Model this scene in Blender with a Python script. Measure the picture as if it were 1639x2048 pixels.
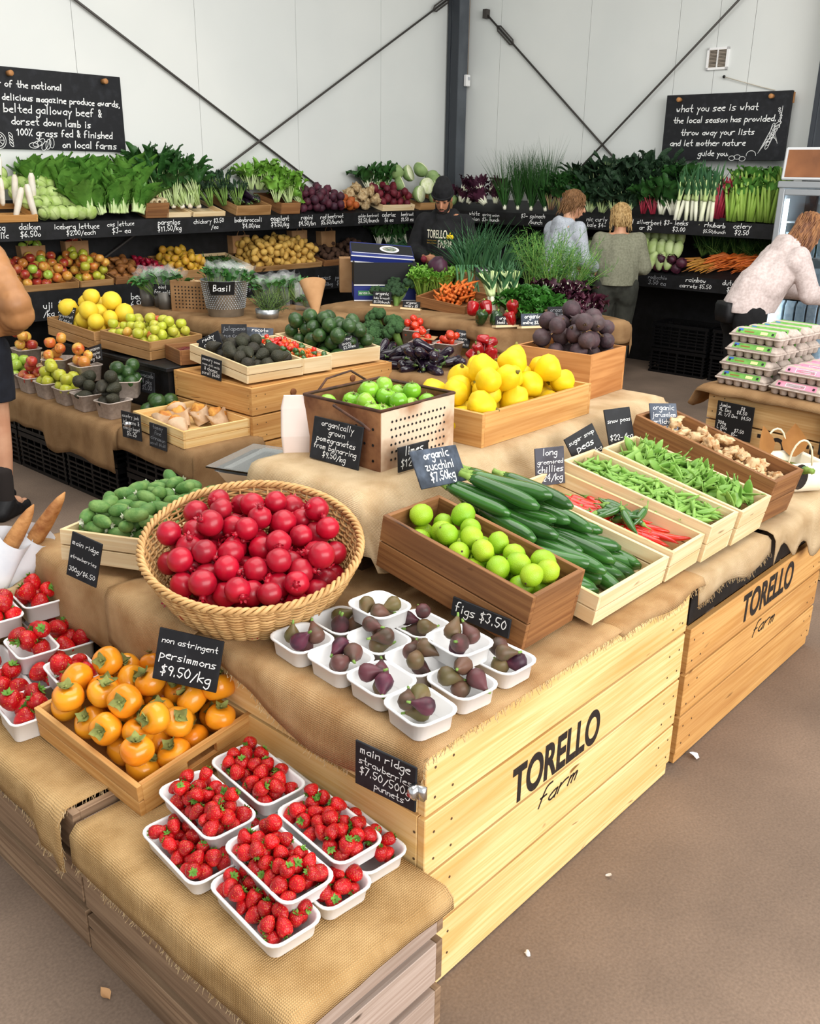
import bpy, bmesh, math, random
import numpy as np
from mathutils import Matrix, Vector, noise
PI = math.pi
R = math.radians
for o in list(bpy.data.objects): bpy.data.objects.remove(o)
S = bpy.context.scene
COL = S.collection
rng = random.Random(7)
# ------------------------------------------------------------------ camera (metres: X along the stand front, Y across it, Z up)
cam = bpy.data.cameras.new('camera'); cam.sensor_fit = 'VERTICAL'; cam.sensor_height = 36; cam.lens = 32.604
cam.clip_start = .05; cam.clip_end = 100
camo = bpy.data.objects.new('camera', cam); COL.objects.link(camo)
PITCH, ROLL, YAW = .351207, .0144, .734187
fw = Vector((math.cos(YAW)*math.cos(PITCH), math.sin(YAW)*math.cos(PITCH), -math.sin(PITCH)))
rt = fw.cross(Vector((0, 0, 1))).normalized(); up = rt.cross(fw)
r2 = rt*math.cos(ROLL)+up*math.sin(ROLL); u2 = -rt*math.sin(ROLL)+up*math.cos(ROLL)
camo.matrix_world = Matrix(((r2.x, u2.x, -fw.x, 0), (r2.y, u2.y, -fw.y, 0), (r2.z, u2.z, -fw.z, 1.82), (0, 0, 0, 1)))
S.camera = camo
# ------------------------------------------------------------------ light: overcast daylight, the shed's open side is behind and right of the camera
w = bpy.data.worlds.new('overcast'); S.world = w; w.use_nodes = True
bg = w.node_tree.nodes['Background']; bg.inputs[0].default_value = (.93, .97, 1, 1); bg.inputs[1].default_value = .78
def area(name, loc, target, sx, sy, power, col=(1, 1, 1)):
    l = bpy.data.lights.new(name, 'AREA'); l.shape = 'RECTANGLE'; l.size = sx; l.size_y = sy; l.energy = power; l.color = col
    o = bpy.data.objects.new(name, l); COL.objects.link(o); o.location = loc
    o.rotation_euler = (Vector(target)-Vector(loc)).to_track_quat('-Z', 'Y').to_euler(); return o
area('open_side_daylight', (1.5, -5.5, 3.4), (3, 3, .6), 9, 4, 820, (1, .98, .95))
area('overhead_fill', (3.0, 2.4, 4.95), (3.0, 2.4, 0), 6, 5, 330, (1, .99, .97))  # added fill lamp hung under the closed ceiling; no skylight is modelled there
S.view_settings.view_transform = 'Standard'; S.view_settings.look = 'None'
S.view_settings.gamma = 1; S.view_settings.use_curve_mapping = False; S.view_settings.exposure = 0
S.cycles.max_bounces = 6; S.cycles.diffuse_bounces = 3; S.cycles.glossy_bounces = 2; S.cycles.transparent_max_bounces = 10
S.cycles.transmission_bounces = 4; S.cycles.caustics_reflective = False; S.cycles.caustics_refractive = False
S.cycles.use_denoising = True
# ------------------------------------------------------------------ materials
def lin(h):
    if isinstance(h, str): h = [int(h[i:i+2], 16)/255 for i in (0, 2, 4)]
    return tuple((c/12.92 if c <= .04045 else ((c+.055)/1.055)**2.4) for c in h)+(1,)
MATS = {}
def mat(name, c1, c2=None, rough=.5, scale=6., rnd=.0, bump=0., bscale=40., metal=0., spec=.36, c3=None, lo=.4, hi=.62, coat=0., stretch=(1, 1, 1), trans=0., alpha=1., emit=None, sss=0.):
    """c1..c2 mixed by a noise; rnd: every object drifts towards c3 (or darker) by its own random number"""
    if name in MATS: return MATS[name]
    m = bpy.data.materials.new(name); MATS[name] = m; m.use_nodes = True
    nt = m.node_tree; N = nt.nodes; L = nt.links; b = N['Principled BSDF']
    b.inputs['Roughness'].default_value = rough; b.inputs['Metallic'].default_value = metal
    b.inputs['Specular IOR Level'].default_value = spec; b.inputs['Coat Weight'].default_value = coat
    if trans: b.inputs['Transmission Weight'].default_value = trans
    if alpha < 1: b.inputs['Alpha'].default_value = alpha
    if emit: b.inputs['Emission Color'].default_value = lin(emit[0]); b.inputs['Emission Strength'].default_value = emit[1]
    tc = N.new('ShaderNodeTexCoord'); mp = N.new('ShaderNodeMapping'); mp.inputs['Scale'].default_value = stretch
    L.new(tc.outputs['Object'], mp.inputs[0])
    oi = N.new('ShaderNodeObjectInfo')
    col = None
    if c2:
        nz = N.new('ShaderNodeTexNoise'); nz.noise_dimensions = '4D'; nz.inputs['Scale'].default_value = scale; nz.inputs['Detail'].default_value = 4
        L.new(mp.outputs[0], nz.inputs['Vector'])
        mm = N.new('ShaderNodeMath'); mm.operation = 'MULTIPLY'; mm.inputs[1].default_value = 37.; L.new(oi.outputs['Random'], mm.inputs[0]); L.new(mm.outputs[0], nz.inputs['W'])
        cr = N.new('ShaderNodeMapRange'); cr.inputs[1].default_value = lo; cr.inputs[2].default_value = hi
        L.new(nz.outputs[0], cr.inputs[0])
        mx = N.new('ShaderNodeMix'); mx.data_type = 'RGBA'; mx.inputs[6].default_value = lin(c1); mx.inputs[7].default_value = lin(c2)
        L.new(cr.outputs[0], mx.inputs[0]); col = mx.outputs[2]
    if rnd:
        mx2 = N.new('ShaderNodeMix'); mx2.data_type = 'RGBA'
        mr = N.new('ShaderNodeMath'); mr.operation = 'MULTIPLY'; mr.inputs[1].default_value = rnd; L.new(oi.outputs['Random'], mr.inputs[0]); L.new(mr.outputs[0], mx2.inputs[0])
        if col: L.new(col, mx2.inputs[6])
        else: mx2.inputs[6].default_value = lin(c1)
        mx2.inputs[7].default_value = lin(c3) if c3 else tuple(x*.35 for x in lin(c1)[:3])+(1,)
        col = mx2.outputs[2]
    if col: L.new(col, b.inputs['Base Color'])
    else: b.inputs['Base Color'].default_value = lin(c1)
    if bump:
        n2 = N.new('ShaderNodeTexNoise'); n2.inputs['Scale'].default_value = bscale; n2.inputs['Detail'].default_value = 3; L.new(mp.outputs[0], n2.inputs['Vector'])
        bp = N.new('ShaderNodeBump'); bp.inputs['Strength'].default_value = bump; bp.inputs['Distance'].default_value = .01
        L.new(n2.outputs[0], bp.inputs['Height']); L.new(bp.outputs[0], b.inputs['Normal'])
    return m
def wood(name, c1, c2, c3, rough=.6, fine=90., tone=.35):
    """board wood: the UV runs in metres along (u) and across (v) each board; every board has its own UV offset"""
    if name in MATS: return MATS[name]
    m = bpy.data.materials.new(name); MATS[name] = m; m.use_nodes = True
    nt = m.node_tree; N = nt.nodes; L = nt.links; b = N['Principled BSDF']; b.inputs['Roughness'].default_value = rough; b.inputs['Specular IOR Level'].default_value = .3
    uv = N.new('ShaderNodeUVMap')
    def nz(sx, sy, det):
        mp = N.new('ShaderNodeMapping'); mp.inputs['Scale'].default_value = (sx, sy, 1); L.new(uv.outputs[0], mp.inputs[0])
        n = N.new('ShaderNodeTexNoise'); n.inputs['Scale'].default_value = 1; n.inputs['Detail'].default_value = det; n.inputs['Distortion'].default_value = .6; L.new(mp.outputs[0], n.inputs['Vector']); return n
    g = nz(2.2, fine, 4); t = nz(1.3, 9, 3); k = nz(7, 26, 1)
    def mr(src, a, c):
        r = N.new('ShaderNodeMapRange'); r.inputs[1].default_value = a; r.inputs[2].default_value = c; L.new(src, r.inputs[0]); return r.outputs[0]
    def mx(fac, a, c):
        x = N.new('ShaderNodeMix'); x.data_type = 'RGBA'; L.new(fac, x.inputs[0])
        if isinstance(a, tuple): x.inputs[6].default_value = a
        else: L.new(a, x.inputs[6])
        x.inputs[7].default_value = c; return x.outputs[2]
    c = mx(mr(g.outputs[0], .38, .66), lin(c1), lin(c2)); c = mx(mr(t.outputs[0], .5-tone*.2, .5+tone), c, lin(c3))
    kn = mr(k.outputs[0], .74, .8); c = mx(kn, c, tuple(x*.35 for x in lin(c3)[:3])+(1,))
    L.new(c, b.inputs['Base Color'])
    bp = N.new('ShaderNodeBump'); bp.inputs['Strength'].default_value = .25; bp.inputs['Distance'].default_value = .003; L.new(g.outputs[0], bp.inputs['Height']); L.new(bp.outputs[0], b.inputs['Normal'])
    return m
def weave(name, c1, c2, pitch=.0035):
    """hessian: two crossed waves in UV metres"""
    if name in MATS: return MATS[name]
    m = bpy.data.materials.new(name); MATS[name] = m; m.use_nodes = True
    nt = m.node_tree; N = nt.nodes; L = nt.links; b = N['Principled BSDF']; b.inputs['Roughness'].default_value = .95; b.inputs['Specular IOR Level'].default_value = .1
    uv = N.new('ShaderNodeUVMap'); outs = []
    for d in ('X', 'Y'):
        wv = N.new('ShaderNodeTexWave'); wv.bands_direction = d; wv.inputs['Scale'].default_value = .314/pitch; wv.inputs['Distortion'].default_value = 1.2; wv.inputs['Detail Scale'].default_value = 1.5
        L.new(uv.outputs[0], wv.inputs['Vector']); outs.append(wv.outputs['Fac'])
    mu = N.new('ShaderNodeMath'); mu.operation = 'MULTIPLY'; L.new(outs[0], mu.inputs[0]); L.new(outs[1], mu.inputs[1])
    nz = N.new('ShaderNodeTexNoise'); nz.inputs['Scale'].default_value = 9; nz.inputs['Detail'].default_value = 6; L.new(uv.outputs[0], nz.inputs['Vector'])
    ad = N.new('ShaderNodeMath'); ad.operation = 'MULTIPLY_ADD'; ad.inputs[1].default_value = .45; L.new(mu.outputs[0], ad.inputs[0]); L.new(nz.outputs[0], ad.inputs[2])
    cr = N.new('ShaderNodeMapRange'); cr.inputs[1].default_value = .35; cr.inputs[2].default_value = .95; L.new(ad.outputs[0], cr.inputs[0])
    mx = N.new('ShaderNodeMix'); mx.data_type = 'RGBA'; mx.inputs[6].default_value = lin(c1); mx.inputs[7].default_value = lin(c2); L.new(cr.outputs[0], mx.inputs[0])
    L.new(mx.outputs[2], b.inputs['Base Color'])
    bp = N.new('ShaderNodeBump'); bp.inputs['Strength'].default_value = .8; bp.inputs['Distance'].default_value = .003; L.new(mu.outputs[0], bp.inputs['Height']); L.new(bp.outputs[0], b.inputs['Normal'])
    return m
# ------------------------------------------------------------------ mesh building
def T(x=0, y=0, z=0, rz=0, rx=0, ry=0, s=1):
    return Matrix.Translation((x, y, z)) @ Matrix.Rotation(rz, 4, 'Z') @ Matrix.Rotation(rx, 4, 'X') @ Matrix.Rotation(ry, 4, 'Y') @ (Matrix.Diagonal((*s, 1)) if isinstance(s, tuple) else Matrix.Scale(s, 4))
class MB:
    def __init__(s): s.v = []; s.f = []; s.uv = []; s.n = 0; s.mi = []
    def add(s, V, F, M=None, UV=None, mi=0):
        V = np.asarray(V, float)
        if M is not None:
            A = np.array(M); V = V @ A[:3, :3].T + A[:3, 3]
        s.v.append(V); n = s.n
        s.f += [tuple(i+n for i in f) for f in F]; s.n += len(V)
        s.uv += UV if UV else [None]*len(F); s.mi += [mi]*len(F); return s
    def box(s, c, d, M=None, grain=None, taper=0, mi=0):
        x, y, z = d[0]/2, d[1]/2, d[2]/2; t = 1-taper
        V = [(c[0]+i*x*(t if k < 0 else 1), c[1]+j*y*(t if k < 0 else 1), c[2]+k*z) for k in (-1, 1) for j in (-1, 1) for i in (-1, 1)]
        F = [(0, 2, 3, 1), (4, 5, 7, 6), (0, 1, 5, 4), (1, 3, 7, 5), (3, 2, 6, 7), (2, 0, 4, 6)]
        g = grain if grain is not None else int(np.argmax(d)); ou, ov = rng.random()*50, rng.random()*50
        ax = [(0, 1), (0, 1), (0, 2), (1, 2), (0, 2), (1, 2)]; UV = []
        for f, (a, b) in zip(F, ax):
            if b == g: a, b = b, a
            UV.append([(V[i][a]+ou, V[i][b]+ov) for i in f])
        return s.add(V, F, M, UV, mi)
    def tube(s, P, r, n=8, M=None, cap=True, closed=False, flat=1., mi=0):
        P = [Vector(p) for p in P]; m = len(P)
        if not hasattr(r, '__len__'): r = [r]*m
        V = []; nrm = None
        for i, p in enumerate(P):
            if closed: t = P[(i+1) % m]-P[i-1]
            else: t = P[min(i+1, m-1)]-P[max(i-1, 0)]
            t.normalize()
            if nrm is None: nrm = t.orthogonal().normalized()
            nrm = (nrm-t*nrm.dot(t)); nrm = nrm.normalized() if nrm.length > 1e-6 else t.orthogonal().normalized()
            b = t.cross(nrm)
            for k in range(n):
                a = 2*PI*k/n; V.append(p+nrm*(math.cos(a)*r[i])+b*(math.sin(a)*r[i]*flat))
        F = []
        for i in range(m if closed else m-1):
            for k in range(n):
                a, b2 = i*n, ((i+1) % m)*n; F.append((a+k, a+(k+1) % n, b2+(k+1) % n, b2+k))
        if cap and not closed: F += [tuple(range(n-1, -1, -1)), tuple(range((m-1)*n, m*n))]
        return s.add(V, F, M, None, mi)
    def lathe(s, prof, n=16, M=None, lobe=None, mi=0):
        V = []; F = []
        for i, (r, z) in enumerate(prof):
            for k in range(n):
                a = 2*PI*k/n; q = r*(lobe(a, i/(len(prof)-1)) if lobe else 1); V.append((q*math.cos(a), q*math.sin(a), z))
        for i in range(len(prof)-1):
            for k in range(n): F.append((i*n+k, i*n+(k+1) % n, (i+1)*n+(k+1) % n, (i+1)*n+k))
        F += [tuple(range(n-1, -1, -1)), tuple(range((len(prof)-1)*n, len(prof)*n))]
        return s.add(V, F, M, None, mi)
    def ell(s, c, r, n=12, M=None, mi=0):
        m = n//2+1; r = r if hasattr(r, '__len__') else (r, r, r)
        pr = [(max(1e-4, math.sin(PI*i/m)), -math.cos(PI*i/m)) for i in range(m+1)]
        return s.lathe(pr, n, (M or Matrix()) @ T(*c, s=tuple(r)), mi=mi)
    def grid(s, fn, nu, nv, M=None, closed=False, uvs=None, mi=0):
        V = [fn(i/nu, j/nv) for j in range(nv+1) for i in range(nu+1)]; F = []; UV = []
        for j in range(nv):
            for i in range(nu):
                a = j*(nu+1)+i; F.append((a, a+1, a+nu+2, a+nu+1))
                if uvs: UV.append([uvs(x/nu, y/nv) for x, y in ((i, j), (i+1, j), (i+1, j+1), (i, j+1))])
        return s.add(V, F, M, UV or None, mi)
    def loft(s, loops, M=None, capa=True, capb=True, mi=0):
        n = len(loops[0]); V = [p for l in loops for p in l]; F = []
        for i in range(len(loops)-1):
            for k in range(n): F.append((i*n+k, i*n+(k+1) % n, (i+1)*n+(k+1) % n, (i+1)*n+k))
        if capa: F.append(tuple(range(n-1, -1, -1)))
        if capb: F.append(tuple(range((len(loops)-1)*n, len(loops)*n)))
        return s.add(V, F, M, None, mi)
    def leaf(s, M, L, W, curl=.6, fold=.25, ruf=0., nl=5, nw=2, pw=.8, tip=1., kf=9., ph=0., twist=0., mi=0):
        """a blade along +Y that lifts by its curl; W half width"""
        y = z = 0.; V = []; UV = []
        for i in range(nl+1):
            t = i/nl; a = curl*t
            if i: y += L/nl*math.cos(a); z += L/nl*math.sin(a)
            hw = W*max(.04, math.sin(PI*min(1, .06+.94*t**pw)*tip)) if t < 1 else W*.03
            for j in range(-nw, nw+1):
                q = j/nw; rr = ruf*math.sin(kf*t*PI+ph+(1.7 if j < 0 else 0))*abs(q)
                zz = fold*abs(q)*hw+rr; yy = ruf*.6*math.cos(kf*t*PI+ph)*abs(q)
                ct, st = math.cos(twist*t), math.sin(twist*t)
                V.append((q*hw*ct-zz*st, y-zz*math.sin(a)+yy, z+zz*math.cos(a)*ct+q*hw*st))
        F = []; k = 2*nw+1
        for i in range(nl):
            for j in range(k-1): F.append((i*k+j, i*k+j+1, (i+1)*k+j+1, (i+1)*k+j))
        return s.add(V, F, M, None, mi)
    def mesh(s, name, m, smooth=True):
        me = bpy.data.meshes.new(name)
        me.from_pydata(np.concatenate(s.v).tolist() if s.v else [], [], s.f)
        if any(u is not None for u in s.uv):
            ul = me.uv_layers.new(name='UVMap'); flat = []
            for f, u in zip(s.f, s.uv):
                for i in range(len(f)): flat += list(u[i]) if u is not None else [0., 0.]
            ul.data.foreach_set('uv', flat)
        for x in (m if isinstance(m, (list, tuple)) else [m]): me.materials.append(x)
        if isinstance(m, (list, tuple)): me.polygons.foreach_set('material_index', s.mi)
        if smooth: me.polygons.foreach_set('use_smooth', [True]*len(me.polygons))
        return me
def link(name, me, parent=None, M=None):
    o = bpy.data.objects.new(name, me); COL.objects.link(o)
    if parent is not None: o.parent = parent
    if M is not None: o.matrix_local = M
    return o
def tag(o, label=None, cat=None, group=None, kind=None):
    if label: o['label'] = label
    if cat: o['category'] = cat
    if group: o['group'] = group
    if kind: o['kind'] = kind
    return o
def thing(name, label, cat, M=None, group=None, me=None): return tag(link(name, me, None, M if M is not None else Matrix()), label, cat, group)
def part(name, mb, m, parent, M=None, smooth=True, bevel=0, label=None):
    o = link(name, mb.mesh(name, m, smooth) if isinstance(mb, MB) else mb, parent, M)
    if bevel: b = o.modifiers.new('bevel', 'BEVEL'); b.width = bevel; b.segments = 1; b.limit_method = 'ANGLE'
    if label: o['label'] = label
    return o
def struct(name, mb, m, M=None, smooth=False): return tag(link(name, mb.mesh(name, m, smooth), None, M), kind='structure')
class Proto:
    """a kind of thing: root mesh (or None) and its parts; put() copies it, sharing the meshes"""
    def __init__(s, name, cat, me, parts=()): s.name, s.cat, s.me, s.parts = name, cat, me, parts
    def put(s, M, label, group=None, parts=True):
        o = thing(s.name, label, s.cat, M, group, s.me)
        if parts:
            for p in s.parts:
                c = link(p[0], p[1], o)
                for g in (p[2] if len(p) > 2 else ()): link(g[0], g[1], c)
        return o
def rrect(w, l, r, z, n=4, bulge=0):
    P = []
    for cx, cy, a0 in ((w/2-r, l/2-r, 0), (-w/2+r, l/2-r, PI/2), (-w/2+r, -l/2+r, PI), (w/2-r, -l/2+r, 1.5*PI)):
        for i in range(n+1):
            a = a0+PI/2*i/n; P.append((cx+r*math.cos(a), cy+r*math.sin(a), z))
    return P
TMP = bpy.data.scenes.new('scratch')
def evalmesh(o):
    """the evaluated mesh of an object with modifiers or text, worked out in an empty scratch scene"""
    TMP.collection.objects.link(o); vl = TMP.view_layers[0]; vl.update(); me = bpy.data.meshes.new_from_object(o.evaluated_get(vl.depsgraph)); TMP.collection.objects.unlink(o); bpy.data.objects.remove(o); return me
def rmat(r=rng): # random rotation
    return Matrix.Rotation(r.random()*6.283, 4, 'Z') @ Matrix.Rotation(math.acos(2*r.random()-1), 4, 'X') @ Matrix.Rotation(r.random()*6.283, 4, 'Z')
def pile(n, r, x0, x1, y0, y1, seed=1, mound=.05, tries=24, inset=1., start=None, floor=None, zmax=9):
    """drops n balls one by one into a box; each takes the lowest of some random places"""
    g = random.Random(seed); B = list(start or []); out = []; mound = min(mound, .85*(max(r) if hasattr(r, '__len__') else r))
    cx, cy = (x0+x1)/2, (y0+y1)/2
    for i in range(n):
        ri = r if not hasattr(r, '__len__') else g.uniform(*r); best = None
        for t in range(tries):
            ax, bx, ay, by = x0+ri*inset, x1-ri*inset, y0+ri*inset, y1-ri*inset
            x = g.uniform(ax, bx) if bx > ax else cx; y = g.uniform(ay, by) if by > ay else cy
            z = (floor(x, y) if floor else 0)+ri
            for (px, py, pz, pr) in B:
                d2 = (x-px)**2+(y-py)**2; sm = (ri+pr)*.97
                if d2 < sm*sm: z = max(z, pz+math.sqrt(sm*sm-d2))
            k = z+mound*math.hypot((x-cx)/(x1-x0), (y-cy)/(y1-y0))*2
            if z < zmax and (best is None or k < best[0]): best = (k, x, y, z)
        if best: q = (best[1], best[2], best[3], ri); B.append(q); out.append(q)
    return out
# ------------------------------------------------------------------ shared materials
PINE = wood('pale_pine', 'F3D398', 'E4B872', 'D49A50'); PINE2 = wood('whitish_pine', 'EED9B0', 'E2C597', 'CFA972')
HONEY = wood('honey_pine', 'D9A868', 'C48E4E', 'A86E38'); BROWNW = wood('brown_cedar', '9A6C42', '7E5230', '62402A', tone=.3); GREYW = wood('weathered_hardwood', 'A5886C', '7E634C', '544030', fine=70, tone=.5)
TAN = wood('tan_timber', 'B98F60', 'A27848', '80592F'); DARKW = wood('dark_timber', '4A3526', '3A281C', '2A1C14')
WHITEW = wood('silvered_timber', 'BDA99C', 'A58E80', '86705F', fine=120)
HESS = weave('hessian', 'A57B4F', 'DDB98A'); HESSP = weave('pale_hessian', 'B89870', 'E8D0AA'); HESSD = weave('dark_hessian', '876645', 'B8946A')  # HESSD is a darker hessian tone for the islands and egg bin
BLACK = mat('black_paint', '0B0B0C', '17171A', rough=.55, scale=14, bump=.1); CRATEB = mat('black_plastic', '08080A', rough=.4)
SLATE = mat('chalkboard', '16171B', '2C2E34', rough=.6, scale=16, lo=.5, hi=.8, bump=.05); SLATEG = mat('dusty_slate', '2E343E', '566070', rough=.6, scale=22, lo=.42, hi=.7)
CHALK = mat('chalk_white', 'F4F4F2', rough=.9); CHALKG = mat('faded_chalk', '8A8C90', rough=.9); STENCIL = mat('stencil_black', '241C18', '4A3826', rough=.8, scale=60, lo=.55, hi=.75)
STEEL = mat('grey_painted_steel', '4C5157', '5A5F65', rough=.5, scale=4); ROD = mat('rod_steel', '4A4643', rough=.5, metal=.3); CHROME = mat('chrome', 'D8D8DA', rough=.2, metal=1.)
WPLAS = mat('white_moulded_fibre', 'F3F2F1', rough=.55); GREYP = mat('grey_pulp', 'C3B5AA', 'B0A196', rough=.95, scale=60, bump=.15, bscale=200)
KRAFT = mat('kraft_paper', 'B98E63', 'A87C52', rough=.8, scale=8); WPAPER = mat('white_paper', 'EDEEF2', 'DDE2EA', rough=.8, scale=10); PEG = mat('wood_peg', 'B8814F', rough=.6)
# ------------------------------------------------------------------ the shed
WA = .023221
WF = T(9.0, 7.5, 0, WA)                       # origin in the room corner; -x runs along the left wall, -y along the right wall
PAINT = mat('white_wall_panel', 'E4E6E2', 'DBDEDB', rough=.45, scale=.6, spec=.4)
def wall(name, cuts, ax):
    b = MB()
    for a, c in zip(cuts[:-1], cuts[1:]):
        m, d = (a+c)/2, abs(c-a)-.004
        if ax: b.box((.05, m, 3), (.1, d, 6), WF)
        else: b.box((m, .05, 3), (d, .1, 6), WF)
    lo = cuts[0]; hi = cuts[-1]
    if ax: b.box((.08, (lo+hi)/2, 3), (.1, abs(hi-lo), 6), WF)
    else: b.box(((lo+hi)/2, .08, 3), (abs(hi-lo), .1, 6), WF)
    struct(name, b, PAINT)
wall('wall_left', [-10.6, -9.5, -8.35, -7.15, -5.98, -4.81, -3.64, -2.47, -1.28, 0], 0)
wall('wall_right', [-8.2, -7.0, -5.8, -4.6, -3.44, -3.1, -2.7, -1.72, -.6, 0], 1)
struct('ceiling', MB().box((3.4, 2.9, 5.1), (13.2, 10.6, .1)), PAINT)
fm = mat('concrete_floor', '8A7666', '6C5C50', rough=.8, scale=2.2, lo=.3, hi=.72, bump=.12, bscale=60, spec=.3)
nt = fm.node_tree; b_ = nt.nodes['Principled BSDF']; mx0 = b_.inputs['Base Color'].links[0].from_socket
n3 = nt.nodes.new('ShaderNodeTexNoise'); n3.inputs['Scale'].default_value = 130; n3.inputs['Detail'].default_value = 5
tc_ = nt.nodes.new('ShaderNodeTexCoord'); nt.links.new(tc_.outputs['Object'], n3.inputs['Vector'])
m3 = nt.nodes.new('ShaderNodeMix'); m3.data_type = 'RGBA'; m3.blend_type = 'MULTIPLY'; m3.inputs[0].default_value = .75; nt.links.new(mx0, m3.inputs[6])
r3 = nt.nodes.new('ShaderNodeMapRange'); r3.inputs[1].default_value = .3; r3.inputs[2].default_value = .7; r3.inputs[3].default_value = .72; r3.inputs[4].default_value = 1.12
nt.links.new(n3.outputs[0], r3.inputs[0]); nt.links.new(r3.outputs[0], m3.inputs[7]); nt.links.new(m3.outputs[2], b_.inputs['Base Color'])
struct('floor', MB().box((3.5, 3, -.05), (16, 14, .1)), fm)
def pole_col(x, y, h, lab):
    t = thing('steel_column', lab, 'column', T(x, y, 0, WA))
    b = MB().box((0, 0, h/2), (.165, .15, h)); part('post', b, STEEL, t, smooth=False)
    part('flange', MB().box((-.088, .075-.02, h/2), (.012, .04, h)).box((-.088, -.03, h/2), (.012, .09, h)), mat('dark_grey_steel', '34383E', rough=.5), t, smooth=False)
    part('base_plate', MB().box((0, 0, .008), (.26, .25, .016)), STEEL, t, smooth=False)
    return t
pole_col(8.885, 7.395, 6, 'dark grey steel column standing in the corner between the white walls')
pole_col(8.95, 3.265, 6, 'dark grey steel column at the right edge behind the white fridge')
t = thing('light_switch', 'small white switch box fixed to the right side of the corner column', 'switch', T(8.94, 7.295, 2.80, WA))
part('housing', MB().box((0, 0, 0), (.07, .045, .12)), WPLAS, t, smooth=False, bevel=.006); part('button', MB().box((0, -.026, .02), (.03, .012, .03)), mat('switch_grey', 'B8BBC0', rough=.4), t, smooth=False)
part('conduit', MB().tube([(.02, .01, .06), (.025, .01, 1.2)], .004, 5), mat('cable_brown', '8A7A6A', rough=.6), t)
def brace(lab, a, b):
    a, b = Vector(a), Vector(b); t = thing('brace_rod', lab, 'brace rod', T(*a)); d = b-a; u = d.normalized()
    part('rod', MB().tube([(0, 0, 0), d], .011, 8), ROD, t)
    hi = d if b.z > a.z else Vector((0, 0, 0)); s = -u if b.z > a.z else u
    p0 = hi+s*.22; p1 = hi+s*.52; sd = u.cross(Vector((0, 0, 1))).normalized().cross(u)*.028
    part('turnbuckle', MB().tube([p0, p0+s*.04+sd, p1-s*.04+sd, p1], .009, 6).tube([p0, p0+s*.04-sd, p1-s*.04-sd, p1], .009, 6), ROD, t)
    for q, e in ((d*0+u*.02, 'end_bracket'), (d-u*.02, 'end_bracket')): part(e, MB().box(q, (.07, .05, .09)), ROD, t, smooth=False)
def LW(x, z, off=.03): p = WF @ Vector((0, -off, 0)); q = WF.to_3x3() @ Vector((x-9.0, 0, 0)); return (p+q+Vector((0, 0, z)))
def RW(y, z, off=.03): p = WF @ Vector((-off, 0, 0)); q = WF.to_3x3() @ Vector((0, y-7.5, 0)); return (p+q+Vector((0, 0, z)))
brace('steel brace rod falling from upper left to lower right across the left wall', LW(2.3, 4.06), LW(8.7, .63))
brace('steel brace rod rising to the column top across the left wall', LW(3.2, .53, .055), LW(8.95, 3.72, .055))
brace('steel brace rod falling from the column top across the right wall', RW(7.1, 3.47), RW(3.3, .22))
brace('steel brace rod rising rightwards across the right wall under the vent', RW(6.9, .80, .055), RW(3.35, 4.14, .055))
t = thing('wall_vent', 'square white louvred vent high on the right wall', 'vent', T(*RW(4.37, 2.86, .012), R(-90)+WA))
part('frame', MB().box((0, 0, .085), (.21, .025, .02)).box((0, 0, -.085), (.21, .025, .02)).box((.095, 0, 0), (.02, .025, .19)).box((-.095, 0, 0), (.02, .025, .19)).box((0, -.004, 0), (.008, .02, .17)), WPLAS, t, smooth=False)
b = MB()
for i in range(13): b.box((0, .002, -.072+i*.012), (.19, .012, .006), None)
part('louvre', b, mat('vent_slats', 'A89B8C', rough=.6), t, smooth=False); part('backing', MB().box((0, .009, 0), (.19, .003, .17)), mat('vent_dark', '3A332C'), t, smooth=False)
t = thing('wall_hook', 'black hook on the right wall with a pale cord leading to the chalkboard', 'hook', T(*RW(4.28, 2.70, .02), R(-90)+WA))
part('knob', MB().lathe([(.004, 0), (.014, .004), (.014, .012), (.004, .016)], 10, T(0, 0, 0, 0, PI/2)), BLACK, t); part('cord', MB().tube([(0, -.01, 0), (.18, -.01, -.05), (.36, 0, -.10), (.5, 0, -.135)], .004, 5), mat('pale_cord', 'CFC6B4', rough=.9), t)
# ------------------------------------------------------------------ handwriting: strokes on a 0-4 by 0-9 grid, baseline 3, x-height 6
GL = dict(a='4626050423434146 4643', b='0903 05264544230305', c='462605042343', d='4626050423444946 4943', e='054546260504 0423 2343', f='49291813 0636', g='4626050423444641 412001', h='0903 05264643', i='2623 2827', j='262100 2827', k='0903 460543', l='2923', m='0603 05162623 25364643', n='0603 05264643', o='2605042344452644', p='0600 062645442303', q='4640 462605042343', r='0603 052646', s='4616054433 3303', t='292433 3343 0646', u='06042343 4643', v='062346', w='0613253346', x='0643 4603', y='062444 46442401', z='06460343')
GL['a'] = '462605042344 4643'; GL['b'] = '0903 052645442304'; GL['d'] = '462605042344 4943'; GL['g'] = '462605042344 464120 2001'; GL['e'] = '0545462605042343'; GL['c'] = '46260504234 '.replace('4 ', '43') if 0 else '462605042343'; GL['s'] = '461605443303'; GL['f'] = '49291813 0636'; GL['t'] = '29243343 0646'; GL['o'] = '260504234445 4526'; GL['y'] = '0624 462410'
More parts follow.
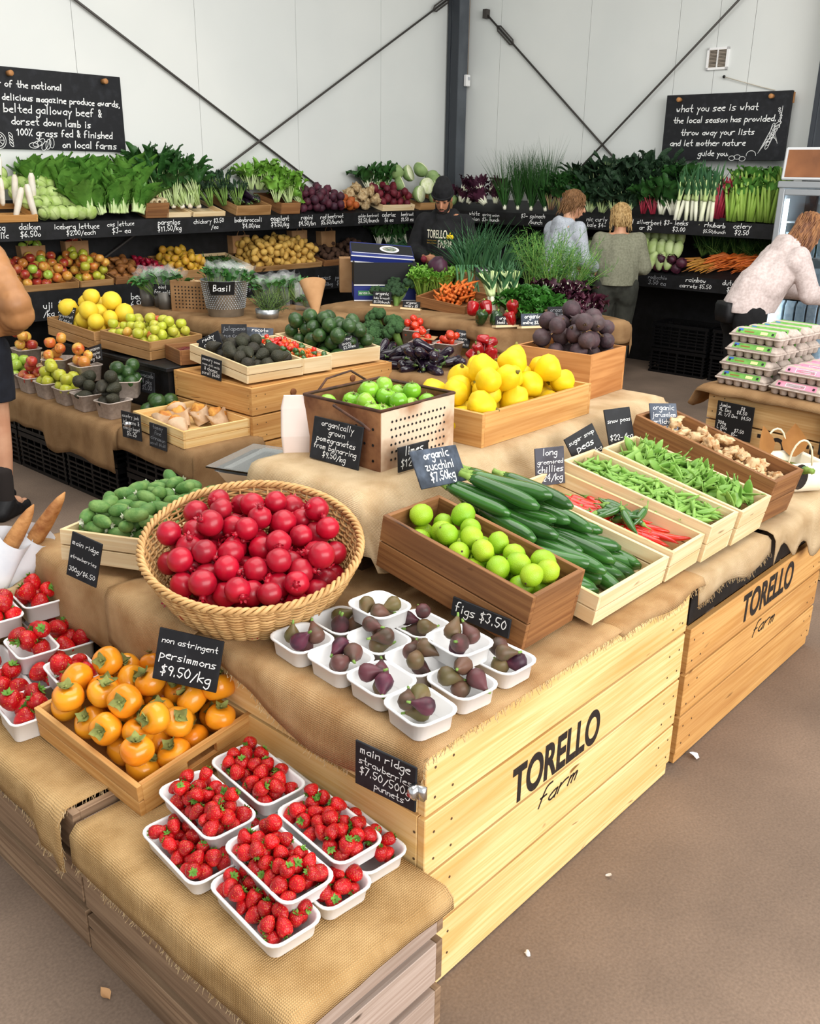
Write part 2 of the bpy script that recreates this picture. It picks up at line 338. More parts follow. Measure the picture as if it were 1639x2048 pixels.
GL.update({'0': '290705234547 4729', '1': '072923', '2': '072948460343', '3': '082948264523 2304', '4': '390545 3933', '5': '490906364523 2304', '6': '390604234436 3605', '7': '09494913', '8': '260829482604234426', '9': '462607294846 4833', '$': '4818074534 3404 2922', '/': '4802', '.': '1314', ',': '131202', '-': '0545', '+': '0545 2723', '%': '0918 4903 3443', '&': '430829370423 2346', "'": '2928', '|': '2903', ' ': '', 'B': '09033 '.replace('3 ', '')+' 093837 370606 36450403', 'X': '0943 4903', 'L': '090343', 'J': '49442304', 'D': '0903 09294644 2303', 'W': '0913264 '.replace('4 ', '')+' 263349', 'O': '290705234547 4729', 'T': '0949 2923'})
GL['B'] = '0903 0939 3937 3706 0636 3644 4403'; GL['D'] = '0903 093947 474433 3303'; GL['W'] = '09132633 3349'
GW = dict(i=2.2, l=2.2, m=5, w=5, **{'.': 1.6, ',': 1.6, ' ': 2.6, "'": 2.5, '1': 3.2, 'j': 2.8, 't': 4.2, '|': 3})
def strokes(txt, g):
    """-> polylines in units where the x-height is 3, and the advance"""
    out = []; x = 0
    for ch in txt:
        w_ = GW.get(ch, 4.); jy = g.uniform(-.25, .25); sc = g.uniform(.93, 1.07)
        for st in GL.get(ch, GL['o']).split():
            pts = [(int(st[i]), int(st[i+1])-3) for i in range(0, len(st)-1, 2)]
            off = 1. if ch in 'il' else (.4 if ch in '.,' else 0)
            pts = [(x+(px-off)*sc*.76+.10*py, py*sc+jy) for px, py in pts]
            for _ in range(2 if len(pts) > 2 else 0):
                q = [pts[0]]
                for a, c in zip(pts[:-1], pts[1:]): q += [(a[0]*.75+c[0]*.25, a[1]*.75+c[1]*.25), (a[0]*.25+c[0]*.75, a[1]*.25+c[1]*.75)]
                pts = q+[pts[-1]]
            out.append(pts)
        x += (w_*.76+1.15)*sc
    return out, x-1.15
def ribbon(b, pts, lw, y=0., M=None):
    V = []; n = len(pts)
    for i, p in enumerate(pts):
        a = pts[max(i-1, 0)]; c = pts[min(i+1, n-1)]; dx, dz = c[0]-a[0], c[1]-a[1]; l = math.hypot(dx, dz) or 1
        e = lw*.35 if i in (0, n-1) else 0
        ex, ez = (dx/l*e, dz/l*e) if i == n-1 else (-dx/l*e, -dz/l*e)
        V += [(p[0]+ex-dz/l*lw/2, y, p[1]+ez+dx/l*lw/2), (p[0]+ex+dz/l*lw/2, y, p[1]+ez-dx/l*lw/2)]
    b.add(V, [(2*i, 2*i+1, 2*i+3, 2*i+2) for i in range(n-1)], M)
def scribe(lines, W, h, y=-.004, lw=.11, seed=3, pad=.07, just='c'):
    """lines of handwriting filling a W x h board that stands on z = 0, centred on x = 0; a line is text or (text, relative size, offset)"""
    g = random.Random(seed); b = MB(); L_ = [(l, 1, None) if isinstance(l, str) else (*l, None)[:3] for l in lines]
    tot = sum(s for _, s, _ in L_); zz = h*(1-pad*.7); cap = 1.6*min(min(h*(1-pad*1.4)*s/tot/7.7, W*(1-2*pad)/max(strokes(l, random.Random(1))[1], .1))/s for l, s, _ in L_)
    for txt, s, off in L_:
        lh = h*(1-pad*1.4)*s/tot; st, adv = strokes(txt, g); k = min(lh/7.7, W*(1-2*pad)/max(adv, .1), cap*s)
        x0 = -adv*k/2 if just == 'c' else -W*(.5-pad)
        if off is not None: x0 = -W/2+off*W
        base = zz-lh*.70
        tl = g.uniform(-.02, .02)
        for p in st: ribbon(b, [(x0+q[0]*k, base+q[1]*k+(q[0]*k)*tl) for q in p], max(.0012, k*6*lw), y)
        zz -= lh
    return b
def sign(label, lines, x, y, z, yaw, tilt, roll, W, h, m=None, name='price_sign', foot=None, clip=False, lw=.11, ink=None, just='c', group=None, cat='price sign'):
    M = T(x, y, z, R(yaw), R(tilt), R(roll))
    t = thing(name, label, cat, M, group)
    part('slate', MB().box((0, 0, h/2), (W, .006, h)), m or SLATE, t, smooth=False, bevel=.0015)
    part('lettering', scribe(lines, W, h, -.0036, lw, int(abs(x*977+y*577))+len(lines), just=just), ink or CHALK, t, smooth=False)
    if foot: part('foot', MB().box((0, 0, -.006), (W*1.15, .05, .014)), PINE2, t, smooth=False)
    if clip: part('clip', MB().tube([(clip*W/2-.004, -.012, h*.55), (clip*W/2+.012, -.012, h*.55)], .016, 14).box((clip*W/2+.012, -.006, h*.55), (.03, .012, .03)), CHROME, t)
    return t
# ------------------------------------------------------------------ timber: crates, bins, hessian
def panel(b, ax, pos, a0, a1, z0, z1, th, n, gap, M=None):
    """boards stacked from z0 to z1 in the plane ax = pos, running from a0 to a1"""
    hh = (z1-z0-gap*(n-1))/n
    for i in range(n):
        z = z0+i*(hh+gap)+hh/2; m = (a0+a1)/2; d = a1-a0
        if ax == 'x': b.box((pos, m, z), (th, d, hh), M, 1)
        else: b.box((m, pos, z), (d, th, hh), M, 0)
def crate(label, x, y, z, yaw, tilt, roll, W, L, h, m=PINE2, n=2, th=.012, gap=.004, base=.0, name='wooden_crate', handle=False, cat='crate', group=None, ends=None, bevel=.0012):
    """open box; the origin is the middle of its near bottom edge"""
    M = T(x, y, z, R(yaw), R(tilt), R(roll)); t = thing(name, label, cat, M, group)
    for s in (-1, 1):
        b = MB(); panel(b, 'x', s*(W-th)/2, 0, L, 0, h, th, n, gap); part('side_panel', b, m, t, smooth=False, bevel=bevel)
    for k, yy in enumerate((th/2, L-th/2)):
        b = MB(); w0 = W/2-th
        if handle and k == 0:
            hw = .045; zc = h*.62
            b.box((0, yy, (zc-.014)/2), (2*w0, th, zc-.014), None, 0).box((0, yy, (h+zc+.014)/2), (2*w0, th, h-zc-.014), None, 0)
            for s in (-1, 1): b.box((s*(w0+hw)/2, yy, zc), (w0-hw, th, .028), None, 0)
        else: panel(b, 'y', yy, -w0, w0, 0, h, th, ends or n, gap)
        part('end_panel', b, m, t, smooth=False, bevel=bevel)
    part('base', MB().box((0, L/2, base+.004), (W-2*th, L-2*th, .008), None, 1), m, t, smooth=False)
    return M
def bin_(label, x0, x1, y0, y1, cuts, m, rows=None, z0=.05, name='apple_bin', yaw=0, lid=True):
    W, L, h = x1-x0, y1-y0, cuts[-1]; t = thing(name, label, 'bin', T((x0+x1)/2, (y0+y1)/2, 0, R(yaw)))
    faces = []
    for nm, ax, s in (('front_panel', 'y', -1), ('side_panel', 'x', -1), ('side_panel', 'x', 1), ('rear_panel', 'y', 1)):
        b = MB()
        for a, c in zip(cuts[:-1], cuts[1:]):
            mid, hh = (a+c)/2, c-a-.009
            if ax == 'y': b.box((0, s*(L/2-.011), mid), (W, .022, hh), None, 0)
            else: b.box((s*(W/2-.011), 0, mid), (.022, L-.046, hh), None, 1)
        if ax == 'y':                                                # nails
            pass
        p = part(nm, b, m, t, smooth=False, bevel=.002); faces.append(p)
        nb = MB()
        for a, c in zip(cuts[:-1], cuts[1:]):
            for q in (-1, 1):
                for dz in (.25, .7):
                    for o in (.03, .09):
                        if ax == 'y' and s < 0: nb.lathe([(.0035, 0), (.0035, .001)], 6, T(q*(W/2-o), -L/2-.0002, a+(c-a)*dz, 0, PI/2))
                        if ax == 'x' and s < 0 and o < .05: nb.lathe([(.0035, 0), (.0035, .001)], 6, T(-W/2-.0002, q*(L/2-o), a+(c-a)*dz, 0, 0, -PI/2))
        if nb.n: part('nails', nb, mat('nail_rust', '5A4630', rough=.7), t, smooth=False) if False else link('nails', nb.mesh('nails', mat('nail_rust', '5A4630', rough=.7), False), p)
    for q in ((-1, -1), (1, -1), (1, 1), (-1, 1)): part('corner_post', MB().box((q[0]*(W/2-.05), q[1]*(L/2-.05), h/2), (.06, .06, h-.03), None, 2), m, t, smooth=False)
    for k in range(3): part('skid', MB().box((0, (-1, 0, 1)[k]*(L/2-.05), z0/2+.002), (W-.01, .09, z0-.006), None, 0), m, t, smooth=False, bevel=.002)
    if lid: part('lid', MB().box((0, 0, h-.008), (W-.05, L-.05, .014), None, 0), m, t, smooth=False)
    return t
def drape(label, x, y, z, W, L, dl=.1, dr=.05, df=.1, db=.05, m=HESS, yaw=0, rr=.018, wav=.01, res=.025, seed=1, sl=(0, 0, 0, 0), bump=.004, hem=.18, zf=None, name='hessian_cloth', tilt=0, fl=None, fray=''):
    """cloth laid over a box top (local 0..W, 0..L) and falling over its edges by dl, dr, df, db; sl slants a falling side outwards; fl(v) scales the left fall"""
    nu = max(6, int((W+dl+dr)/res)); nv = max(6, int((L+df+db)/res)); g = Vector((seed*3.7, seed*1.3, seed*.7))
    def nz(a, c, s=1.): return noise.noise(Vector((a*s, c*s, 0))+g)
    def f1(d, slant):
        if d < rr*PI/2: return rr*math.sin(d/rr), rr-rr*math.cos(d/rr)
        e = d-rr*PI/2; return rr+slant*e, rr+e*math.sqrt(max(.05, 1-slant*slant))
    def fn(a, c):
        u = -dl+a*(W+dl+dr); v = -df+c*(L+df+db); ox = oy = dz = 0; uu, vv = min(max(u, 0), W), min(max(v, 0), L)
        if u < 0: q = -u*(1+hem*nz(v, 3, 6))*(fl(v) if fl else 1); o, d = f1(q, sl[0]); ox -= o; dz += d; ox -= wav*(.6+nz(v, 9, 9))*min(1, q/.08)
        if u > W: q = (u-W)*(1+hem*nz(v, 5, 6)); o, d = f1(q, sl[1]); ox += o; dz += d; ox += wav*(.6+nz(v, 1, 9))*min(1, q/.08)
        if v < 0: q = -v*(1+hem*nz(u, 7, 6)); o, d = f1(q, sl[2]); oy -= o; dz = max(dz, d) if dz else d; oy -= wav*(.6+nz(u, 2, 9))*min(1, q/.08)
        if v > L: q = (v-L)*(1+hem*nz(u, 8, 6)); o, d = f1(q, sl[3]); oy += o; dz = max(dz, d) if dz else d; oy += wav*(.6+nz(u, 4, 9))*min(1, q/.08)
        return (uu+ox, vv+oy, -dz+.003+bump*abs(nz(u, v, 7))+(zf(uu, vv) if zf else 0))
    b = MB().grid(fn, nu, nv, uvs=lambda a, c: (a*(W+dl+dr)+seed, c*(L+df+db)))
    o = thing(name, label, 'hessian cloth', T(x, y, z, R(yaw), R(tilt)), None, b.mesh(name, m)); s = o.modifiers.new('cloth', 'SOLIDIFY'); s.thickness = .003; s.offset = 1
    if fray:                                                         # loose threads along a cut edge
        q = random.Random(seed); fb = MB()
        for e in fray:
            for i in range(int((L+df+db if e == 'l' else W+dl+dr)/.004)):
                c = q.random(); p = Vector(fn(0, c) if e == 'l' else fn(c, 0)); d = Vector((-.3+q.uniform(-.4, .4), q.uniform(-.5, .5)-(.3 if e == 'f' else 0), -.7)).normalized()*q.uniform(.006, .02)
                fb.tube([p+Vector((0, 0, .002)), p+d*.5+Vector((q.uniform(-.002, .002), q.uniform(-.003, .003), 0)), p+d], .0007, 3, cap=False)
        part('frayed_edge', fb, mat('hessian_thread', 'D9C096', 'B8986A', rough=.95, scale=80), o)
    return o
def emblem(parent, y, x0, x1, z0, z1, fx, fz0, fz1, seed=2, name='stencil'):
    """TORELLO over a handwritten farm, sprayed on the boards in the plane y (local)"""
    cu = bpy.data.curves.new('t', 'FONT'); cu.body = 'TORELLO'; cu.extrude = 0; cu.offset = .032
    me = evalmesh(bpy.data.objects.new('t', cu))
    V = np.empty(len(me.vertices)*3); me.vertices.foreach_get('co', V); V = V.reshape(-1, 3); a, c = V[:, 0].min(), V[:, 0].max(); e, f = V[:, 1].min(), V[:, 1].max()
    b = MB().add([(x0+(p[0]-a)/(c-a)*(x1-x0), y, z0+(p[1]-e)/(f-e)*(z1-z0)) for p in V], [tuple(q.vertices) for q in me.polygons])
    g = random.Random(seed); st, adv = strokes('farm', g); k = (fx[1]-fx[0])/adv
    for p in st: ribbon(b, [(fx[0]+q[0]*k+q[1]*k*.35, fz0+q[1]*k*.72) for q in p], .0055, y)
    return part(name, b, STENCIL, parent, smooth=False, label='black stencilled lettering')
# ------------------------------------------------------------------ produce: one prototype of every kind
def me1(name, m, fn, smooth=True): b = MB(); fn(b); return b.mesh(name, m, smooth)
def arc(L, bend, n=6, wob=0, g=rng):
    P = []; x = y = 0; a = -bend/2
    for i in range(n+1):
        P.append((x, y, g.uniform(-wob, wob))); x += L/n*math.cos(a); y += L/n*math.sin(a); a += bend/n
    c = Vector(P[n//2]); return [Vector(p)-c for p in P]
LEAFG = mat('leaf_green', '3F7A2A', '2C5C1E', rough=.5, rnd=.3, c3='5C9438'); CALY = mat('dry_calyx', '8E9450', '6B6A36', rough=.8, scale=30)
STEMG = mat('stem_green', '7FA04C', '5F8038', rough=.6, scale=20); STEMB = mat('stem_brown', '6A5238', '4A3826', rough=.9)
def star(b, n, L, W, z, lift, M=None, curl=.6, g=rng):
    for i in range(n): b.leaf((M or Matrix()) @ T(0, 0, z, 2*PI*i/n+g.uniform(-.15, .15), lift+g.uniform(-.25, .25)), L*g.uniform(.85, 1.15), W, curl*g.uniform(.6, 1.3), .2, 0, 3, 1, .7)
# strawberry, tip along +Z, calyx at the bottom
sm = mat('strawberry_skin', 'D5121A', 'A80B12', rough=.38, scale=40, rnd=.5, c3='7E060C', coat=.08)
nt = sm.node_tree; v_ = nt.nodes.new('ShaderNodeTexVoronoi'); v_.inputs['Scale'].default_value = 260; tc_ = nt.nodes.new('ShaderNodeTexCoord'); nt.links.new(tc_.outputs['Object'], v_.inputs['Vector'])
bp_ = nt.nodes.new('ShaderNodeBump'); bp_.inputs['Strength'].default_value = .6; bp_.inputs['Distance'].default_value = .002; nt.links.new(v_.outputs['Distance'], bp_.inputs['Height']); nt.links.new(bp_.outputs[0], nt.nodes['Principled BSDF'].inputs['Normal'])
mr_ = nt.nodes.new('ShaderNodeMapRange'); mr_.inputs[1].default_value = .12; mr_.inputs[2].default_value = .2; nt.links.new(v_.outputs['Distance'], mr_.inputs[0])
mx_ = nt.nodes.new('ShaderNodeMix'); mx_.data_type = 'RGBA'; mx_.inputs[6].default_value = lin('E8B040'); prev = nt.nodes['Principled BSDF'].inputs['Base Color'].links[0].from_socket
nt.links.new(mr_.outputs[0], mx_.inputs[0]); nt.links.new(prev, mx_.inputs[7]); nt.links.new(mx_.outputs[2], nt.nodes['Principled BSDF'].inputs['Base Color'])
SB = [(.001, -.0145), (.009, -.0155), (.0155, -.012), (.018, -.004), (.0165, .004), (.0125, .012), (.007, .0185), (.001, .021)]
strawb = [Proto('strawberry', 'strawberry', me1('strawberry', sm, lambda b: b.lathe([(r*w_, z*l_) for r, z in SB], 14)), [('calyx', me1('calyx', mat('strawberry_leaf', '6E9A3A', '4C7A28', rough=.6, scale=60), lambda b: (star(b, 7, .0125, .004, -.0155, -.15, curl=-.5), b.tube([(0, 0, -.015), (.001, .001, -.023)], .0012, 5))))]) for w_, l_ in ((1, 1), (.92, 1.12), (1.06, .95))]
# persimmon, calyx up
def lobed(n, amp): return lambda a, t: 1+amp*math.cos(n*a)*math.sin(PI*t)
PS = [(.001, -.029), (.016, -.0285), (.028, -.024), (.0365, -.012), (.0385, .0), (.0365, .011), (.030, .0205), (.020, .0255), (.008, .0245), (.001, .0235)]
pm = mat('persimmon_skin', 'F09A1E', 'E27C12', rough=.28, scale=14, rnd=.45, c3='E3A62A', coat=.3)
def cal(b):
    for i in range(4): b.leaf(T(0, 0, .0245, PI/2*i+.3, .1), .026, .012, .9, .35, .004, 4, 2, .6, ph=i)
    b.tube([(0, 0, .024), (.001, 0, .033)], .0028, 6)
persim = Proto('persimmon', 'persimmon', me1('persimmon', pm, lambda b: b.lathe(PS, 24, lobe=lobed(4, .035))), [('calyx', me1('calyx', CALY, cal))])
# pomegranate
pg = mat('pomegranate_skin', 'B80C2A', '8E0A22', rough=.35, scale=18, rnd=.5, c3='8A1F2A', coat=.12, lo=.45, hi=.7)
def crown(b):
    b.lathe([(.010, .034), (.009, .040), (.011, .046)], 10)
    for i in range(6): b.leaf(T(.009*math.cos(i*1.047), .009*math.sin(i*1.047), .044, i*1.047-PI/2, 1.1), .013, .005, -.3, .2, 0, 2, 1)
pome = Proto('pomegranate', 'pomegranate', me1('pomegranate', pg, lambda b: b.lathe([(.001, -.036), (.014, -.0345), (.028, -.026), (.0375, -.010), (.039, .004), (.034, .020), (.022, .031), (.010, .0355), (.001, .036)], 24, lobe=lobed(5, .02))), [('crown', me1('crown', pg, crown))])
# citrus
lm = mat('lime_skin', '6CA818', '98C024', rough=.35, scale=9, rnd=.5, c3='C6D434', bump=.25, bscale=500, coat=.08)
lime = Proto('lime', 'lime', me1('lime', lm, lambda b: b.lathe([(.001, -.034), (.006, -.033), (.012, -.0305), (.022, -.024), (.029, -.010), (.030, .002), (.0265, .015), (.018, .0255), (.008, .0305), (.001, .0315)], 20)), [('stem_scar', me1('stem_scar', STEMB, lambda b: b.lathe([(.0028, .0310), (.0032, .0322), (.001, .0326)], 8)))])
tm = mat('green_fruit_skin', '7CBA26', '62A01C', rough=.2, scale=8, rnd=.5, c3='A4C84A', coat=.3)
greentom = Proto('green_tomato', 'green tomato', me1('green_tomato', tm, lambda b: b.lathe([(.001, -.026), (.014, -.0255), (.026, -.017), (.031, -.002), (.028, .014), (.018, .0235), (.007, .0245), (.001, .023)], 18, lobe=lobed(6, .012))), [('calyx', me1('calyx', CALY, lambda b: (star(b, 5, .014, .0025, .0245, .1), b.tube([(0, 0, .023), (0, .001, .030)], .0018, 5))))])
# fig
fm_ = mat('fig_skin', '5A2438', '36182A', rough=.45, scale=26, rnd=.42, c3='84823A', lo=.42, hi=.6)
fig = Proto('fig', 'fig', me1('fig', fm_, lambda b: b.lathe([(.001, -.022), (.008, -.0218), (.017, -.017), (.0215, -.007), (.0200, .004), (.0135, .016), (.0075, .026), (.0045, .034), (.001, .035)], 18, lobe=lobed(9, .02))), [('stem', me1('stem', STEMG, lambda b: b.tube([(0, 0, .033), (.001, 0, .039), (.003, .001, .044)], [.004, .0032, .0028], 6)))])
# zucchini along +X
zm = mat('zucchini_skin', '1F4616', '386C26', rough=.22, scale=5, rnd=.3, c3='3E7434', stretch=(1, 9, 9), coat=.4, bump=.03)
def zuc(bend, L, r):
    P = arc(L, bend, 10); rr = [r*q for q in (.55, .78, .86, .9, .94, .98, 1.02, 1.05, 1.0, .82, .35)]; e = P[0]; d = (P[0]-P[1]).normalized()
    return Proto('zucchini', 'zucchini', me1('zucchini', zm, lambda b: b.tube(P, rr, 12)), [('stem', me1('stem', mat('zucchini_stem', '8FA853', '74923C', rough=.6, scale=30), lambda b: b.tube([e-d*.004, e+d*.012, e+d*.026, e+d*.034], [r*.66, r*.48, r*.42, r*.5], 6)))])
zucs = [zuc(.25, .23, .022), zuc(-.2, .25, .0245), zuc(.05, .21, .0215)]
# feijoa along +Z
fj = mat('feijoa_skin', '4E7836', '7A9852', rough=.6, scale=30, rnd=.3, c3='3C6A34', bump=.2, bscale=160)
feij = Proto('feijoa', 'feijoa', me1('feijoa', fj, lambda b: b.lathe([(.002, -.035), (.010, -.033), (.018, -.022), (.0215, -.004), (.020, .012), (.0145, .026), (.007, .034), (.003, .036)], 14)), [('crown', me1('crown', mat('feijoa_crown', 'CFD2BE', 'A3A88A', rough=.9), lambda b: star(b, 5, .014, .0055, .034, .9, curl=-.2)))])
# chillies, pods
def chil(m, L, r, bend, sm_):
    P = arc(L, bend, 8); rr = [r*q for q in (.55, .95, 1, .97, .9, .78, .6, .36, .06)]; e = P[0]; d = (P[0]-P[1]).normalized()
    return Proto('chilli', 'chilli', me1('chilli', m, lambda b: b.tube(P, rr, 9)), [('stem', me1('stem', sm_, lambda b: b.tube([e-d*.003, e+d*.004, e+d*.014, e+d*.03+Vector((0, .004, .004))], [r*.72, r*.6, .002, .0022], 6)))])
redm = mat('red_chilli_skin', 'D01818', 'E63A1A', rough=.15, scale=12, rnd=.35, c3='A01010', coat=.6); grm = mat('green_chilli_skin', '2E5A22', '3E6E2C', rough=.15, scale=12, rnd=.3, coat=.6)
chr_ = [chil(redm, .13, .0125, .5, STEMG), chil(redm, .11, .0135, -.4, STEMG)]; chg_ = chil(grm, .10, .013, .35, STEMG)
pod = mat('pea_pod', '7AA446', '94BA5C', rough=.4, scale=14, rnd=.5, c3='54862F')
def podme(L, w_, th, bend):
    def f(b):
        P = arc(L, bend, 8); rr = [w_*q for q in (.12, .6, .9, 1, 1, .97, .85, .55, .08)]
        b.tube(P, rr, 8, T(s=(1, 1, 1)), flat=th); e = P[0]; d = (P[0]-P[1]).normalized(); b.tube([e, e+d*.008, e+d*.014], [.0022, .002, .0012], 5)
    return me1('pod', pod, f)
snap = [Proto('sugar_snap_pea', 'pea pod', podme(.078, .0085, .7, .35)), Proto('sugar_snap_pea', 'pea pod', podme(.068, .008, .7, -.5))]
snow = [Proto('snow_pea', 'pea pod', podme(.10, .016, .2, .3)), Proto('snow_pea', 'pea pod', podme(.09, .0145, .2, -.4))]
def knob(name, m, r, amp, seed, n=14, st=(1, 1, 1)):
    def f(b):
        b.ell((0, 0, 0), 1, n); V = b.v[0]
        for i in range(len(V)):
            v = Vector(V[i]); q = r*(1+amp*noise.noise(v*1.7+Vector((seed, 0, 0)))*1.6+amp*.5*noise.noise(v*4+Vector((0, seed, 0)))); V[i] = (v.x*q*st[0], v.y*q*st[1], v.z*q*st[2])
    return me1(name, m, f)
jam = mat('artichoke_skin', 'D9BE94', 'A87848', rough=.7, scale=45, rnd=.3, c3='B8895A', lo=.45, hi=.62)
jart = [Proto('jerusalem_artichoke', 'artichoke', knob('jerusalem_artichoke', jam, .021, .55, k*7.3, 16, st)) for k, st in ((1, (1.3, .9, .85)), (2, (1, 1, .9)), (3, (1.5, .8, .8)))]
# pome fruit
def pomefruit(name, cat, m, prof, n=18, lobe=None, stem=.012, top=None, thick=.0014):
    z = prof[-1][1]
    return Proto(name, cat, me1(name, m, lambda b: b.lathe(prof, n, lobe=lobe)), [('stem', me1('stem', STEMB, lambda b: b.tube([(0, 0, z-.003), (.001, .001, z+stem*.6), (.003, .002, z+stem)], thick, 5)))])
AP = [(.001, -.029), (.008, -.031), (.020, -.030), (.031, -.020), (.036, -.002), (.034, .014), (.024, .026), (.012, .029), (.005, .024), (.001, .021)]
def ap(name, m): return pomefruit('apple', 'apple', m, AP, lobe=lobed(5, .015))
apg = mat('apple_green', '8EB63A', 'A6C24A', rough=.25, scale=20, rnd=.5, c3='B8C85A', coat=.3); apr = mat('apple_red', 'B23A30', 'D9B050', rough=.25, scale=22, rnd=.5, c3='8E2A24', coat=.3, lo=.5, hi=.8)
apy = mat('apple_yellow_green', 'B7C236', 'C9C848', rough=.3, scale=16, rnd=.4, c3='9A8A34', coat=.2); apo = mat('apple_blush', 'E0BC52', 'CC5A30', rough=.25, scale=20, rnd=.6, c3='C04A2C', coat=.3, lo=.45, hi=.65)
AG, AR, AY, AO = ap('a', apg), ap('a', apr), ap('a', apy), ap('a', apo)
qm = mat('quince_skin', 'F2CE12', 'E8C010', rough=.5, scale=18, rnd=.25, c3='D8B030', bump=.1, bscale=60)
def quince(k):
    def f(b):
        b.lathe([(.001, -.047), (.012, -.048), (.030, -.043), (.045, -.026), (.0495, -.006), (.046, .014), (.035, .032), (.022, .045), (.012, .052), (.001, .053)], 22, lobe=lobed(5, .03)); V = b.v[0]
        for i in range(len(V)): V[i] = V[i]*(1+.13*noise.noise(Vector(V[i]*26)+Vector((k*5, 0, 0))))
    return Proto('quince', 'quince', me1('quince', qm, f), [('calyx', me1('calyx', STEMB, lambda b: star(b, 5, .012, .004, -.046, 2.6, curl=.3))), ('stem', me1('stem', mat('quince_stem', '8A8440', '6A5A30', rough=.9), lambda b: b.lathe([(.009, .051), (.006, .056), (.004, .064), (.001, .065)], 8)))])
quin = [quince(1), quince(2), quince(3)]
grp = Proto('grapefruit', 'grapefruit', me1('grapefruit', mat('grapefruit_skin', 'F0D23A', 'E8C434', rough=.45, scale=12, rnd=.3, bump=.15, bscale=300, c3='D8B83A'), lambda b: b.lathe([(.001, -.050), (.02, -.048), (.042, -.032), (.055, -.004), (.050, .024), (.034, .042), (.014, .049), (.001, .048)], 20)), [('stem_scar', me1('stem_scar', STEMB, lambda b: b.lathe([(.004, .048), (.004, .0500), (.001, .0505)], 7)))])
pearB = pomefruit('pear', 'pear', mat('bosc_pear_skin', 'A8703A', '8A5428', rough=.6, scale=30, rnd=.4), [(.001, -.042), (.012, -.043), (.027, -.034), (.033, -.018), (.029, .002), (.018, .022), (.011, .04), (.006, .05), (.001, .051)], 14, stem=.03, thick=.002)
pearY = pomefruit('pear', 'pear', mat('yellow_pear_skin', 'D9B23A', 'C98E30', rough=.45, scale=20, rnd=.5, c3='B98A2C'), [(.001, -.038), (.012, -.039), (.028, -.030), (.034, -.012), (.030, .008), (.018, .024), (.010, .034), (.001, .036)], 14, stem=.022, thick=.002)
def veg(name, cat, m, r, amp, seed, st=(1, 1, 1), n=12): return Proto(name, cat, knob(name, m, r, amp, seed, n, st))
potm = mat('potato_skin', 'DDB65E', 'CDA04A', rough=.6, scale=30, rnd=.3, c3='C99C50'); potd = mat('dark_potato_skin', '5A4030', '4A3428', rough=.9, scale=30, rnd=.4)
pot = [veg('potato', 'potato', potm, .034, .15, k, st) for k, st in ((1, (1.25, 1, .9)), (2, (1.05, 1, .95)), (3, (1.6, .85, .8)))]; dpot = [veg('potato', 'potato', potd, .03, .2, k, (1.2, 1, .9)) for k in (4, 5)]
gal = Proto('garlic', 'garlic bulb', me1('garlic', mat('garlic_skin', 'EDE6DA', 'D8C8BE', rough=.6, scale=30), lambda b: b.lathe([(.001, -.018), (.016, -.016), (.026, -.004), (.022, .012), (.008, .022), (.004, .034), (.001, .035)], 14, lobe=lobed(8, .05))))
avr = Proto('avocado', 'avocado', me1('avocado', mat('green_avocado_skin', '2C4A22', '3E5E2C', rough=.3, scale=40, rnd=.4, bump=.25, bscale=200, coat=.3), lambda b: b.lathe([(.001, -.045), (.018, -.042), (.036, -.026), (.043, -.004), (.038, .020), (.025, .038), (.010, .046), (.001, .047)], 18)), [('stem_scar', me1('stem_scar', STEMB, lambda b: b.lathe([(.005, .045), (.005, .048), (.001, .049)], 7)))])
avh = Proto('avocado', 'avocado', me1('avocado', mat('dark_avocado_skin', '2C2822', '3A342A', rough=.6, scale=40, rnd=.4, bump=.5, bscale=150, c3='3A4228'), lambda b: b.lathe([(.001, -.038), (.014, -.037), (.030, -.024), (.035, -.006), (.030, .014), (.020, .032), (.012, .046), (.005, .054), (.001, .055)], 16)), [('stem_scar', me1('stem_scar', mat('scar', '7A6A40'), lambda b: b.lathe([(.004, .053), (.004, .056), (.001, .057)], 7)))])
beetm = mat('beet_skin', '4A343A', '30242A', rough=.55, scale=26, rnd=.5, c3='5C4C4A', bump=.2, bscale=80)
beet = Proto('beetroot', 'beetroot', me1('beetroot', beetm, lambda b: b.lathe([(.001, -.062), (.003, -.050), (.010, -.042), (.028, -.034), (.041, -.014), (.043, .006), (.034, .026), (.018, .036), (.010, .040)], 16)), [('crown', me1('crown', STEMB, lambda b: [b.tube([(0, 0, .036), (.006*math.cos(i*2), .006*math.sin(i*2), .050)], .003, 5) for i in range(4)]))])
def redbeet(name, c1, c2): return Proto('beetroot', 'beetroot', me1('beetroot', mat(name, c1, c2, rough=.6, scale=16, rnd=.4), lambda b: b.lathe([(.001, -.055), (.008, -.042), (.027, -.032), (.038, -.010), (.038, .008), (.028, .026), (.010, .036), (.004, .042)], 12)))
rbeet, gbeet, rbeet2 = redbeet('red_beet', '5A2434', '3E2230'), redbeet('golden_beet', 'C46A28', 'A8502A'), redbeet('clean_beet', '7A2230', '5E1C2A')
carm = mat('carrot_skin', 'E2742A', 'CE5E20', rough=.45, scale=20, rnd=.4, c3='F0904A')
def carr(m, L, r): return Proto('carrot', 'carrot', me1('carrot', m, lambda b: b.tube([(L*t, .004*math.sin(t*5), 0) for t in (0, .03, .15, .4, .7, .9, 1)], [r*.6, r, r*1.02, r*.85, r*.6, r*.3, r*.08], 8)), [('crown', me1('crown', STEMG, lambda b: [b.tube([(0, 0, 0), (-.012, .004*math.cos(i*2.1), .004*math.sin(i*2.1))], .0018, 5) for i in range(3)]))])
car = carr(carm, .15, .0105); car2 = carr(carm, .2, .012); carp = carr(mat('rainbow_carrot_skin', 'B8742E', '6A3A34', rough=.5, scale=4, rnd=.8, c3='D8A040'), .2, .011)
